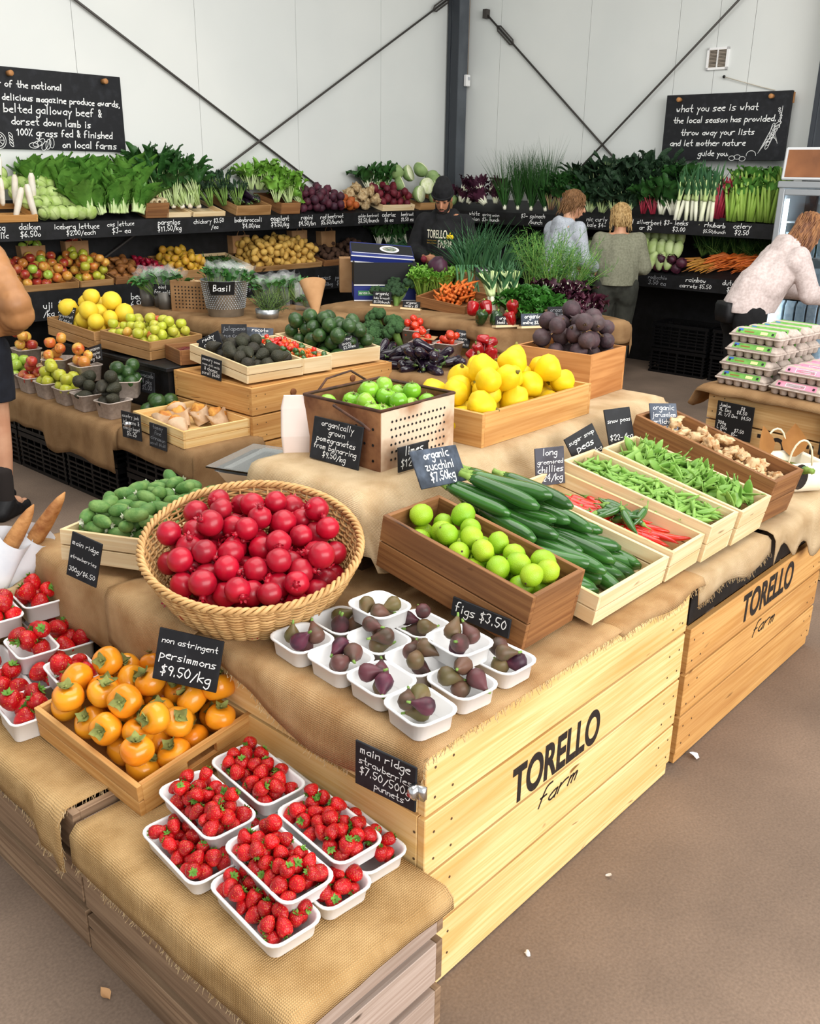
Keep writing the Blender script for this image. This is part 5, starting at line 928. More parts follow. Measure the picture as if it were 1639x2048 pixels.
stand(chardr, SRU, [(.30+.11*i, .10, .02) for i in range(2)], 'chard bunch with red stems'+UR, 'red chard bunches'+UR, -.3, .2, (.9, 1.1), 55)
stand(silverb, SRU, [(.5+.11*i, .10, .02) for i in range(2)]+[(.46+.12*i, .30, .12) for i in range(3)], 'silverbeet bunch with white stems'+UR, 'silverbeet bunches'+UR, -.3, .2, (.9, 1.1), 56)
stand(leek, SRU, [(.70+.042*i, .05+.03*(i % 2), .17) for i in range(9)]+[(.72+.05*i, .17, .20) for i in range(7)], 'leek with white shank and dark green top'+UR, 'leeks'+UR, -.28, .08, (1.05, 1.25), 57, .4)
stand(rhub, SRU, [(1.06+.045*i, .05+.03*i, .02) for i in range(3)], 'red rhubarb bunch between the leeks and the celery'+UR, 'rhubarb'+UR, -.22, .08, (.95, 1.1), 58)
stand(celery, SRU, [(1.20+.088*i, .06+.02*(i % 2), .0) for i in range(5)]+[(1.18+.10*i, .22, .08) for i in range(5)], 'green celery bunch standing'+UR+' beside the fridge', 'celery bunches'+UR, -.26, .07, (1.0, 1.15), 59)
# ------------------------------------------------------------------ lower right shelf
LR = ' on the lower right shelf'
heap(cabg, SRM, 14, (.07, .085), (-.75, .22, .03, .5), 'round green cabbage'+LR, 'green cabbages'+LR, 0, 61, .02, 'rand', parts=False, scale=(.9, 1.05))
crate('pale box of brussels sprouts behind the sage jumper'+LR, *(MRU @ Vector((.02, .02, .935))), -88.7, 12, 0, .3, .3, .12, TAN, 1)
for i in range(15): k = i//5; cabp.put(SRM @ T(.32+.085*(i % 5)+.03*(k % 2), .07+.12*k, .11+.075*k, 0, -.45+g.gauss(0, .12), g.gauss(0, .12)) @ Matrix.Scale(g.uniform(.75, .95), 4), 'pale pointed cabbage standing'+LR, 'pointed cabbages'+LR)
heap(radi, SRM, 6, (.045, .05), (.44, .84, .0, .13), 'round purple radicchio beside the pointed cabbages'+LR, 'round radicchio'+LR, 0, 62, .02, 'rand', parts=False, scale=(.66, .74))
rows = [(.82+.022*(i % 14), .30-.02*(i % 5), .02+.022*(i//14)) for i in range(42)]; layers(carp, SRM, rows, 'thin purple and yellow carrot'+LR, 'rainbow carrots'+LR, -PI/2-.6, 63, .25, .1, parts=False)
rows = [(1.08+.026*(i % 18), .34-.02*(i % 4), .02+.024*(i//18)) for i in range(90)]; layers(car2, SRM, rows, 'orange dutch carrot heaped'+LR, 'dutch carrots'+LR, -PI/2-.75, 64, .22, .12, parts=False)
stand(cartop, SRM, [(.85+.11*i, .42, .06) for i in range(7)], 'feathery green carrot tops'+LR, 'carrot tops'+LR, -.4, .3, (.9, 1.1), 65)
# ------------------------------------------------------------------ chalkboards on the walls
def wallboard(label, M, W, h, lines, pegs, seed):
    t = thing('chalkboard', label, 'chalkboard', M); part('board', MB().box((0, .02, h/2), (W, .04, h)), SLATE, t, smooth=False, bevel=.003)
    for x in pegs: part('peg', MB().lathe([(.02, 0), (.021, .05), (.018, .056), (.001, .057)], 12, T(x, 0, h-.045, 0, PI/2)), PEG, t)
    g = random.Random(seed)
    for x, z, k, txt in lines:
        st, adv = strokes(txt, g); k_ = k/adv; b = MB()
        for p in st: ribbon(b, [(x+q[0]*k_, z+q[1]*k_) for q in p], .0075, -.0012)
        part('lettering', b, CHALK, t, smooth=False)
    return t
def doodle(t, strokes_, m=None): b = MB(); [ribbon(b, s, .004, -.0012) for s in strokes_]; part('chalk_drawing', b, m or CHALK, t, smooth=False)
def oval(cx, cz, a, c, n=16, a0=0, a1=6.283, rot=0): return [(cx+a*math.cos(q)*math.cos(rot)-c*math.sin(q)*math.sin(rot), cz+a*math.cos(q)*math.sin(rot)+c*math.sin(q)*math.cos(rot)) for q in (a0+(a1-a0)*i/n for i in range(n+1))]
t = wallboard('black chalkboard on the right wall, text ending with guide you', T(8.955, 4.185, 1.965, R(-88.5)), 1.21, .587, [(-.49, .435, .80, 'what you see is what'), (-.51, .335, 1.0, 'the local season has provided.'), (-.42, .225, .72, 'throw away your lists'), (-.52, .130, .75, 'and let mother nature'), (-.22, .04, .30, 'guide you.')], (-.46, .43), 3)
part('bracket', MB().box((.60, .045, .53), (.02, .03, .09)), PEG, t, smooth=False); L_ = [oval(.30, .045, .045, .04, a1=3.3, a0=-.1), oval(.12, .02, .03, .02), oval(.17, .03, .03, .02), oval(.22, .015, .03, .02)]
for i in range(7): L_ += [[(.36, .06), (.40+.02*i*.6, .12+.03*i), (.44+.015*i, .17+.02*i-.01*i*i*.4)], oval(.44+.012*i, .13+.03*i, .035, .014, rot=1.2-.1*i)]
L_ += [oval(.47, .25, .018, .07, rot=-.1)]+[oval(.52+.012*math.sin(i), .34+.02*i, .010, .007, 8) for i in range(6)]+[[(.53, .28), (.535, .46)]]; doodle(t, L_)
t = wallboard('black chalkboard on the left wall cut by the picture edge, about beef and lamb', T(3.965, 7.36, 1.945, WA), 1.19, .572, [(-.62, .435, .68, 'winner of the national'), (-.43, .345, 1.0, 'delicious magazine produce awards,'), (-.58, .26, 1.0, 'our belted galloway beef & '), (-.38, .175, .66, 'dorset down lamb is'), (-.35, .10, .82, '100% grass fed & finished'), (.02, .02, .48, 'on local farms')], (-.36, .43), 5)
doodle(t, [oval(-.50, .06, .06, .06), oval(-.50, .06, .045, .045)]+[[(-.50, .06), (-.50+.045*math.cos(q), .06+.045*math.sin(q))] for q in (0, .8, 1.6, 2.4, 3.2, 4.0, 4.8, 5.5)]+[oval(-.40, .10-.022*i, .022, .01, 8, rot=-.9) for i in range(4)]+[oval(-.22+.03*i, .03+.012*(i % 3), .04, .02, 10, rot=.3*i) for i in range(6)])
# ------------------------------------------------------------------ fridge
FW = mat('fridge_white', 'E4E6E8', rough=.3); FG = mat('fridge_grey_trim', 'A8ACB0', rough=.35, metal=.3); M = T(8.3, 2.97, 0, R(-90)+WA); t = thing('drinks_fridge', 'white upright glass door fridge with a brown lit header at the right edge', 'fridge', M)
part('cabinet', MB().box((-.32, .33, .9), (.04, .66, 1.75)).box((.32, .33, .9), (.04, .66, 1.75)).box((0, .64, .9), (.64, .04, 1.75)).box((0, .33, .10), (.64, .66, .18)).box((0, .33, 1.755), (.64, .66, .04)), FW, t, smooth=False, bevel=.006)
part('trim', MB().box((0, -.008, 1.765), (.70, .03, .055)), FG, t, smooth=False, bevel=.008)
hd = part('header', MB().loft([[(-.34, 0, 1.80), (.34, 0, 1.80), (.34, .6, 1.80), (-.34, .6, 1.80)], [(-.34, .03, 2.06), (.34, .03, 2.06), (.34, .6, 2.06), (-.34, .6, 2.06)]]), FW, t, smooth=False, bevel=.012)
lp = mat('brown_lit_panel', '5A3A2A', '8A5A3C', rough=.25, scale=3, emit=('C98048', .25)); link('light_panel', MB().add([(-.31, -.001, 1.825), (.31, -.001, 1.825), (.31, .024, 2.04), (-.31, .024, 2.04)], [(0, 1, 2, 3)]).mesh('light_panel', lp, False), hd)
d = part('door', MB().box((-.30, -.02, .93), (.05, .035, 1.60)).box((.30, -.02, .93), (.05, .035, 1.60)).box((0, -.02, 1.705), (.55, .035, .05)).box((0, -.02, .16), (.55, .035, .06)), FG, t, smooth=False, bevel=.006); link('glass_pane', MB().box((0, -.02, .93), (.55, .006, 1.5)).mesh('glass_pane', GLASS, False), d); part('handle', MB().tube([(-.27, -.045, .8), (-.27, -.07, .84), (-.27, -.07, 1.16), (-.27, -.045, 1.2)], .012, 8), FW, t)
cold = mat('fridge_light', 'DDF0F8', rough=.5, emit=('DDF2FF', 9.)); part('lamp', MB().box((-.27, .06, .95), (.02, .02, 1.4)).box((.27, .06, .95), (.02, .02, 1.4)), cold, t, smooth=False)
for k in range(5): part('wire_shelf', MB().box((0, .33, .30+.29*k), (.60, .5, .012)), FW, t, smooth=False)
for k in range(4):
    for i in range(6):
        t2 = thing('milk_carton', 'pale carton on the fridge shelves behind the glass door', 'carton', M @ T(-.24+.097*i, .16, .306+.29*k), 'cartons in the fridge'); part('carton', MB().loft([rrect(.08, .08, .006, 0), rrect(.08, .08, .006, .16), rrect(.08, .012, .004, .20)]), mat('milk_carton', 'E6EEF2', 'C4D2DC', rough=.4, scale=30, rnd=.15), t2, smooth=False)
# ------------------------------------------------------------------ egg bin at the right
YE = -97; ME = T(4.36, 1.40, 0, R(YE)); t = bin_('pine apple bin with egg price boards, stencil half hidden, at the right edge', -.58, .58, -.58, .58, [.05, .2, .36, .52, .665, .83], wood('knotty_pine', 'DDB983', 'C99C62', 'A97843'), name='apple_bin'); t.matrix_world = ME @ T(0, .58, 0)
emblem(t, -.5815, -.29, .16, .55, .645, (-.1, .1), .45, 0, 9)
o = drape('hessian over the egg bin with one folded edge hanging down', 0, 0, .833, 1.2, 1.0, .14, .0, .05, 0, HESSD, seed=21, wav=.02, rr=.03, hem=.5, sl=(.4, 0, 0, 0)); o.matrix_world = ME @ T(-.60, -.004, .833)
def carton(label, M, mtop, group=None):
    t = thing('egg_carton', label, 'egg carton', M, group); L, W = .272, .105; b = MB()
    for i in range(6):
        for j in range(2): b.lathe([(.011, 0), (.019, .006), (.0225, .030), (.0228, .034)], 10, T(-L/2+.0227+i*.0453, -.024+.048*j, 0))
    b.loft([rrect(L, W, .012, .030), rrect(L+.008, W+.008, .014, .032), rrect(L+.008, W+.008, .014, .037), rrect(L, W, .012, .039)]); part('tray', b, GREYP, t)
    part('lid', MB().loft([rrect(L, W, .012, .039), rrect(L-.012, W-.012, .016, .050), rrect(L-.04, W-.042, .016, .068), rrect(L-.05, W-.06, .014, .070)]), GREYP, t)
    z0, z1 = .0465, .0685; w0, w1 = (W-.010)/2+.0012, (W-.042)/2+.0008; lx = L/2-.032; b = MB()
    b.add([(-lx, -w0-.001, z0), (lx, -w0-.001, z0), (lx-.004, -w1-.001, z1), (-lx+.004, -w1-.001, z1), (-lx+.004, w1, z1+.0022), (lx-.004, w1, z1+.0022)], [(0, 1, 2, 3), (3, 2, 5, 4)])
    lb = part('paper_label', b, mtop[0], t, smooth=False); q = lambda u, v: (u, -w0-.0022+(w0-w1)*v, z0+(z1-z0)*v)
    def pt(nm, u0, u1, v0, v1, m): link(nm, MB().add([q(u0, v0), q(u1, v0), q(u1, v1), q(u0, v1)], [(0, 1, 2, 3)]).mesh(nm, m, False), lb)
    if mtop[1]: pt('price_sticker', .025, .062, .2, .75, mtop[1]); pt('blue_print', -.095, -.07, .55, .98, mtop[2]); pt('brown_print', -.06, -.01, .35, .6, mat('brown_print', '8A6A2A'))
    else: pt('print_frame', -.055, .045, .12, .86, mtop[2]); pt('print_field', -.052, .042, .18, .80, mtop[0]); pt('white_print', -.03, .02, .38, .58, WPLAS)
    for s in (-1, 1): pt('latch', s*.088-.006, s*.088+.006, .25, .7, BLACK)
    return t
GRL = (mat('green_label', '5E9E3C', '74B04E', rough=.5, scale=30), mat('cream_sticker', 'E8E29A', rough=.6), mat('blue_print', '3A68B8', rough=.5)); PKL = (mat('pink_label', 'EE9DB4', 'E688A4', rough=.5, scale=30), None, mat('white_print', 'FBEFF2', rough=.6))
nm = ('bottom', 'second', 'third', 'top'); dm = ('front', 'second', 'third', 'rear')
for k in range(4):
    for d_ in range(4): carton(f'grey egg carton with green label, {dm[d_]} row, {nm[k]} layer', ME @ T(-.445+.010*k+g.uniform(-.004, .004), .085+.118*d_+.012*k, .840+.0712*k, g.uniform(-.03, .03)), GRL)
for k in range(2):
    for d_ in range(4): carton(f'grey egg carton with pink label, {dm[d_]} row, {("lower", "upper")[k]} layer', ME @ T(-.145+.03*k+g.uniform(-.004, .004), .075+.118*d_+.012*k, .840+.0712*k, -.03+g.uniform(-.03, .03)), PKL)
carton('grey egg carton at the right picture edge, pink label mostly cut off', ME @ T(.18, .08, .84, -.05), PKL)
t = sign('black price board for eggs on the left of the egg bin', ['Jumbo      $8', 'XL Doz   $8.50', 'XL 1/2 Doz  $4.50', ' ', '700g', 'L Doz    $7.50', '  Doz   $5-'], 0, 0, 0, 0, 0, 0, .20, .175, mat('flat_black', '0C0C0D', rough=.7), just='l'); t.matrix_world = ME @ T(-.405, -.034, .60)
t = sign('black price board for eggs at the right picture edge', ['yellow', 'L  $7', 'XL $8', 'J  $9'], 0, 0, 0, 0, 0, 0, .16, .17, SLATE, just='l'); t.matrix_world = ME @ T(.115, -.034, .62)
t = thing('paper_tag', 'folded brown paper tag with handwriting on the pink egg cartons', 'tag', ME @ T(.02, .13, .985, .2, -.3)); part('card', MB().box((0, 0, .03), (.10, .003, .075)), KRAFT, t, smooth=False); part('lettering', scribe(['Oneh'], .1, .06, -.002, .09, 4), STENCIL, t, smooth=False)
heap(tomr, ME @ T(-.1, .75, .84), 16, (.02, .024), (-.1, .3, -.1, .1), 'small red tomato behind the egg cartons', 'tomatoes behind the eggs', .11, 66, .02, 'upish', parts=False); endiv.put(ME @ T(-.05, .58, .90) @ Matrix.Scale(.8, 4), 'green leafy bunch behind the egg cartons'); endiv.put(ME @ T(.12, .56, .90) @ Matrix.Scale(.8, 4), 'green leafy bunch behind the pink egg cartons')
tomg = greentom.put(ME @ T(-.23, .66, .98), 'single green tomato behind the egg cartons')
# yellow squash and paper carrier behind and beside the artichoke crate
SQ = Proto('squash', 'squash', me1('squash', mat('yellow_squash', 'F2C81E', 'E8B418', rough=.35, rnd=.2), lambda b: b.lathe([(.001, -.03), (.03, -.026), (.052, -.006), (.05, .008), (.03, .024), (.008, .03), (.001, .034)], 20, lobe=lobed(9, .05))))
for i, (x, y, z_) in enumerate(((3.50, 1.78, .80), (3.52, 1.66, .80), (3.50, 1.55, .78), (3.44, 1.50, .845), (3.53, 1.42, .76))): SQ.put(T(x, y, z_, 0, .6) , 'yellow squash heaped behind the artichoke crate', 'yellow squash')
t = thing('paper_carrier', 'white paper carrier bag lying open with zucchini inside, right end of the stand', 'bag', T(3.50, 1.22, .705, R(-35))); part('bag', MB().loft([rrect(.22, .18, .02, 0), rrect(.23, .19, .02, .03), rrect(.22, .17, .02, .11), rrect(.2, .15, .02, .10), rrect(.2, .16, .02, .01)]), mat('cream_paper', 'EFE6D2', 'E2D6BC', rough=.8), t)
part('torn_flap', MB().leaf(T(-.06, .05, .09, .5, 1.2), .13, .06, .3, .3).leaf(T(.07, .06, .09, -.3, 1.1), .13, .05, .4, .3), mat('brown_paper', 'A8743C', '8E5E2C', rough=.8), t)
for s in (-1, 1): part('handle', MB().tube([(.05*math.cos(q)+.0, s*.085, .10+.10*math.sin(q)) for q in (PI*k/10 for k in range(11))], .004, 6), mat('twisted_paper', 'E0D2B4', rough=.9), t)
part('logo', MB().add([(.035*math.cos(a), -.0965, .06+.05*math.sin(a)) for a in (2*PI*i/20 for i in range(20))], [tuple(range(20))]), STENCIL, t, smooth=False); zucs[0].put(T(3.47, 1.27, .77, R(40), 0, .2), 'zucchini lying in the white paper carrier bag'); zucs[1].put(T(3.52, 1.22, .77, R(50), 0, .2), 'second zucchini in the white paper carrier bag')
# ------------------------------------------------------------------ left island: apples, pastries, avocados, herbs
for i in range(3):
    for k in range(2): plastic_crate(f'black plastic crate under the apple tubs, {("front", "middle", "rear")[i]} stack, {("lower", "upper")[k]}', 2.765, 4.82+.6*i, .243*k, 0)
for k in range(2): plastic_crate(f'black plastic crate under the pastry crate, {("lower", "upper")[k]} one', 2.78, 4.17, .243*k, 0)
plastic_crate('black plastic crate on the floor at the left edge behind the apple table', 2.95, 6.6, 0, 0)
drape('hessian over the crates under the apple and avocado tubs, left island', 2.565, 4.51, .489, .36, 1.84, .19, 0, .15, .02, HESSD, seed=31, wav=.012, rr=.025, fl=lambda v: 1.45 if v < .75 else 1.)
drape('hessian under the pastry crate hanging to its right', 2.585, 3.80, .489, .40, .66, .14, .10, .30, 0, HESSD, seed=32, wav=.012, rr=.025, fl=lambda v: 1.2-.5*v)
t = bin_('golden timber block stand with round wooden plugs under the dark avocados', 2.965, 4.03, 3.80, 4.50, [.0, .15, .30, .45, .60, .754], HONEY, z0=.02, name='display_block')
for x, z in ((-.25, .69), (.2, .70), (-.3, .52), (.35, .55)): part('plug', MB().lathe([(.02, 0), (.02, .006), (.015, .009)], 12, T(x, -.351, z, 0, PI/2)), mat('plug_brown', '7A4A28', rough=.7), t)
t = thing('black_stand', 'black painted stand under the grapefruit and green apple crates', 'stand', T(3.42, 5.19, 0)); part('carcass', MB().box((0, 0, .37), (.96, 1.34, .74)), BLACK, t, smooth=False); part('top_edge', MB().box((0, 0, .75), (1.0, 1.38, .025)), BLACK, t, smooth=False, bevel=.004)
t = thing('herb_stand', 'hessian wrapped block under the bucket of basil', 'stand', T(4.05, 5.3, 0)); part('block', MB().box((0, 0, .45), (.86, 1.3, .90)), DARKW, t, smooth=False)
drape('hessian over the herb stand under the basil bucket', 3.62, 4.66, .903, .86, 1.28, .12, .02, .12, .02, HESSD, seed=33, wav=.02, rr=.03)
UT = traymesh('fruit_tub', .165, .175, .10, GREYP, .025, .78)
def tub(lab, x, y, z, P, n, r, yaw=-4, orient='upish', what='fruit', fl=.03):
    M = T(x, y, z, R(yaw)); thing('fruit_tub', f'grey pulp tub of {lab}', 'tub', M, None, UT); heap(P, M, n, r, (-.075, .075, -.08, .08), what+' in the grey tub of '+lab.split(',')[0], f'{what}s, tub of {lab}', fl, int(x*1e3+y*77), .04, orient, parts=False)
tub('bright green apples, front row far left', 2.665, 5.80, .495, AG, 8, (.032, .036), what='green apple')
tub('dusky red apples, front row second from left', 2.665, 5.60, .495, AR, 7, (.032, .036), what='red apple')
tub('yellow-green apples, front row third from left', 2.665, 5.38, .495, AY, 8, (.032, .036), what='yellow-green apple')
tub('pale green apples, front row fourth from left', 2.665, 5.15, .495, AY, 8, (.032, .036), what='pale green apple')
tub('dark avocados, front row fifth from left', 2.665, 4.94, .495, avh, 7, (.032, .036), orient='lie', what='dark avocado')
tub('dark avocados at the table corner, nearest the bagel sign', 2.675, 4.68, .495, avh, 8, (.032, .036), -85, 'lie', what='dark avocado')
tub('red and russet apples, raised at the rear left', 2.81, 5.95, .605, [AR, AO], 7, (.033, .037), what='red apple'); tub('two large blushed apples, raised in the middle', 2.79, 5.50, .605, AO, 6, (.035, .040), -50, what='blushed apple')
tub('ribbed golden red apples, raised beside the avocados', 2.81, 5.20, .605, AO, 5, (.034, .040), what='golden red apple'); tub('avocados, tilted on top of the front avocados', 2.80, 4.73, .585, avr, 8, (.030, .034), -40, 'lie', what='green avocado', fl=.03)
heap(avr, T(2.86, 4.48, .497), 8, (.035, .04), (-.1, .1, -.1, .14), 'loose dark avocado beside the pastry crate', 'loose avocados on the left island', 0, 71, .03, 'lie', parts=False)
heap([AR, AO], T(2.92, 5.42, .55), 5, (.033, .036), (-.06, .06, -.12, .12), 'loose red apple under the apples price sign', 'loose red apples', 0, 72, .02, 'up', parts=False)
t = thing('cardboard_box', 'cardboard box of brown mushrooms behind the left apples', 'box', T(3.3, 7.0, .0)); part('box', MB().loft([rrect(.6, .5, .01, 0), rrect(.6, .5, .01, .40), rrect(.585, .485, .01, .40), rrect(.585, .485, .01, .34)]), KRAFT, t, smooth=False); heap([Proto('mushroom', 'mushroom', q.me) for q in jart], T(3.3, 7.0, .34), 34, (.03, .04), (-.28, .28, -.23, .23), 'brown mushroom in the cardboard box', 'mushrooms in the box', 0, 73, .02, 'rand', parts=False, scale=(1.3, 1.6))
t = thing('storage_carton', 'black and white printed cartons stacked under the lower left shelf', 'carton', T(4.0, 6.75, 0, R(10)))
for k in range(2): part('carton', MB().box((0, 0, .19+.36*k), (.30, .3, .34)), BLACK, t, smooth=False); part('white_panel', MB().box((-.02, -.151, .2+.36*k), (.2, .002, .17)).box((-.151, 0, .2+.36*k), (.002, .2, .17)), mat('grey_print', '8C8C8E', rough=.7), t, smooth=False)
MPx = crate('new pale pine crate of paper-wrapped pastries, left island', 2.765, 3.84, .494, -3.7, 1.5, 0, .40, .505, .092, PINE, 2, .012)
PAS = mat('pastry_crust', 'E0A34C', 'B8702C', rough=.6, scale=26, bump=.4, bscale=50); GP = mat('grease_paper', 'DDC3A4', 'C4A07C', rough=.7, scale=14, bump=.3, bscale=40)
for i, (x, y) in enumerate(((-.12, .18), (-.13, .30), (-.02, .33), (.10, .31), (.14, .20), (.02, .43))):
    t = thing('wrapped_pastry', 'golden pastry in brown grease paper in the new pine crate', 'pastry', MPx @ T(x, y, .055, g.uniform(-.6, .6), g.uniform(-.7, -.3)), 'wrapped pastries'); part('pastry', knob('pastry', PAS, .045, .25, i+.5, 14, (1, .9, .85)), None, t, T(0, 0, .022)) if False else link('pastry', knob('pastry', PAS, .046, .25, i+.5, 14, (1, .9, .9)), t, T(0, 0, .03))
    part('paper_wrap', MB().grid(lambda u, v: ((.056+.008*math.sin(u*25+v*7+i))*math.cos(u*6.283)*(.75+.3*v), (.05+.008*math.sin(u*19+i*2))*math.sin(u*6.283)*(.75+.3*v), -.045+.085*v+.014*math.sin(u*12.566+i)*v), 22, 6), GP, t)
part('paper_liner', MB().grid(lambda u, v: (-.17+.34*u, .02+.46*v, .012+.004*math.sin(u*9+v*7)), 8, 8), KRAFT, bpy.data.objects['wrapped_pastry'].parent) if False else None
Mgf = crate('timber crate of yellow grapefruit on the black stand', 3.091, 5.24, .768, -1.1, 2.5, 0, .365, .594, .112, TAN, 2, .012, base=.02); heap(grp, Mgf, 22, (.047, .055), (-.17, .17, .03, .57), 'yellow grapefruit heaped in the timber crate', 'grapefruit in the crate', .03, 74, .12, 'upish', parts=False, scale=(.9, 1.15))
Mga = crate('timber crate of small yellow-green apples beside the grapefruit', 3.17, 4.76, .766, 6, 3, 0, .40, .46, .107, TAN, 2, .012, base=.02); heap([AY, AY, AY, AO], Mga, 66, (.028, .033), (-.19, .19, .02, .44), 'small yellow-green apple heaped beside the grapefruit', 'small apples on the black stand', .04, 75, .08, 'upish', parts=False, scale=(.8, .95))
Mdc = crate('small brown box of dried red chillies between apples and avocados', 3.13, 4.47, .766, -14, 0, 0, .24, .24, .085, BROWNW, 1, .01, base=.03); heap(MUSH, Mdc, 22, (.010, .012), (-.11, .11, .02, .22), 'dark dried chilli in the small brown box', 'dried chillies', .05, 76, .02, 'flat', parts=False)
Mav = crate('new pine crate of dark avocados on the golden stand', 3.165, 3.841, .765, -3.9, 4.7, 0, .369, .56, .090, PINE2, 2, .012, base=.0); heap(avh, Mav, 40, (.034, .039), (-.175, .175, .02, .54), 'dark rough-skinned avocado in the new pine crate', 'dark avocados on the golden stand', .01, 77, .06, 'lie')
Mch = crate('new pine crate of small red and green chillies beside the dark avocados', 3.456, 3.831, .765, -5, 4.0, 0, .205, .56, .085, PINE2, 1, .011, base=.03)
heap(hot, Mch, 100, (.015, .018), (-.095, .095, .02, .54), 'small red, orange or green chilli in the new pine crate', 'small chillies in the crate', .045, 78, .03, 'rand', parts=False)
Mre = crate('new pine crate of round green avocados on the golden stand', 3.766, 3.845, .765, -4.4, 4.9, 0, .38, .534, .085, PINE2, 1, .012); heap(avr, Mre, 46, (.040, .045), (-.18, .18, .02, .52), 'round green avocado heaped in the new pine crate', 'round green avocados', .0, 79, .10, 'rand')
# herbs
GALV = mat('galvanised_steel', 'C2C6C8', 'A4A8AC', rough=.35, metal=.9, scale=12); t = thing('galvanised_bucket', 'dimpled galvanised bucket of bagged basil', 'bucket', T(3.80, 5.10, .908) @ Matrix.Scale(1.15, 4)); part('body', MB().lathe([(.001, 0), (.095, 0), (.10, .005), (.135, .20), (.14, .205), (.133, .205), (.098, .01), (.001, .01)], 36), GALV, t); b = MB()
for j in range(13):
    for i in range(44): a = 2*PI*(i+.5*(j % 2))/44; q = .102+.033*(.04+j*.0115)/.2+.0005; b.ell((q*math.cos(a), q*math.sin(a), .05+j*.0115), (.0042, .0042, .0032), 6)
part('dimples', b, GALV, t); part('label', MB().grid(lambda u, v: ((.125+.018*v+.001)*math.cos(-2.9+u*1.1), (.125+.018*v+.001)*math.sin(-2.9+u*1.1), .13+.075*v), 8, 2), BLACK, t)
part('lettering', scribe(['Basil'], .11, .07, 0, .1, 3), CHALK, t, T(-.1015, -.107, .132, R(-44)), smooth=False)
FILM = mat('clear_film', 'FFFFFF', rough=.08, alpha=.10, spec=.9); HERB = mat('herb_leaf', '4F8A44', '3C7038', rough=.5, rnd=.3, scale=20)
herb = bunch('herb_bunch', 'herbs', HERB, STEMG, 26, .045, .10, .018, .5, 91, .8, .006, .3, .002, nl=4)
def bagged(lab, M, s=1., cat='herbs'):
    o = herb.put(M @ Matrix.Scale(s, 4), lab, None); part('film_bag', MB().grid(lambda u, v: ((.018+.055*v+.007*math.sin(u*31))*math.cos(u*6.283), (.015+.042*v+.007*math.cos(u*27+v*5))*math.sin(u*6.283), -.03+.185*v+.012*math.sin(u*25)*v), 24, 6), FILM, o); return o
for i in range(7): a = i*.9; bagged('bagged basil bunch standing in the galvanised bucket', T(3.80+.08*math.cos(a), 5.10+.08*math.sin(a), 1.05, a, .25*math.sin(a), .25*math.cos(a)), 1.25)['group'] = 'basil in the bucket'
for i in range(6): bagged('bagged herb bunch in a grey tin left of the brown perforated carton', T(3.70+.07*(i % 2), 5.66+.075*(i//2), .98, i, .25*math.sin(i*2), .2), 1.25)['group'] = 'herbs left of the brown carton'
for i in range(3): t = thing('herb_tin', 'small grey tin holding bagged herbs on the herb stand', 'tin', T(3.68+.04*(i % 2), 5.62+.11*i, .906), 'herb tins'); part('tin', MB().lathe([(.001, 0), (.045, 0), (.05, .12), (.047, .12), (.042, .004), (.001, .004)], 18), mat('dark_tin', '6E6A64', rough=.5, metal=.5), t)
sign('small black label for herb salt in front of the grey tins', ['Mint', 'for salt'], 3.66, 5.62, 1.0, -70, -8, 0, .15, .075, BLACK)
PC = mat('perforated_carton', 'A07A52', '86623E', rough=.8, scale=10); t = thing('perforated_carton', 'brown carton with rows of small holes holding nuts, beside the basil bucket', 'carton', T(3.86, 5.42, .908, R(-62)) @ Matrix.Scale(1.2, 4)); part('carton', MB().loft([rrect(.30, .24, .01, 0), rrect(.30, .24, .01, .17), rrect(.285, .225, .01, .17), rrect(.285, .225, .01, .12)]), PC, t, smooth=False); b = MB()
for i in range(12):
    for j in range(7): b.lathe([(.0045, 0), (.0045, .001)], 7, T(-.115+.021*i, -.1205, .025+.019*j, 0, PI/2))
part('holes', b, BLACK, t, smooth=False); heap([Proto('nut', 'nut', q.me) for q in jart], T(3.86, 5.42, .938, R(-62)), 40, (.014, .017), (-.14, .14, -.11, .11), 'brown nut in the perforated carton', 'nuts in the perforated carton', .125, 80, .02, 'rand', parts=False, scale=(.6, .75))
t = thing('rosemary_pot', 'grey tin of rosemary in front of the basil bucket', 'pot', T(3.93, 4.83, .908)); part('tin', MB().lathe([(.001, 0), (.07, 0), (.08, .06), (.076, .06), (.066, .005), (.001, .005)], 20), GALV, t)
for i in range(3): rosem.put(T(3.91+.03*i, 4.83+.02*(i % 2), .93, i, .25-.2*i, .3-.25*i), 'rosemary bunch in the grey tin', 'rosemary')
t = thing('paper_cone', 'brown paper cone lying between the rosemary and the round avocados', 'paper cone', T(4.17, 4.62, .90, R(-35), R(-38))); part('cone', MB().grid(lambda u, v: ((.012+.075*v)*math.cos(u*6.9)*(1+.03*u), (.010+.05*v)*math.sin(u*6.9)*(1+.03*u), .02+.26*v), 28, 6), KRAFT, t)
for i in range(6): bagged('bagged green herbs behind the paper cone', T(4.28+.12*(i % 3), 5.2+.12*(i//3), .93, i, -.2, .3*math.sin(i)), 1.25)['group'] = 'bagged herbs behind the cone'
t = thing('glass_jar', 'square clear glass jar holding curly parsley behind the round avocados', 'jar', T(4.36, 4.92, .905)); part('jar', MB().loft([rrect(.13, .13, .02, 0), rrect(.14, .14, .02, .19), rrect(.132, .132, .02, .19), rrect(.122, .122, .02, .008)]), FILM, t); parsley.put(T(4.36, 4.92, .93) @ Matrix.Scale(.8, 4), 'curly parsley standing in the square glass jar')
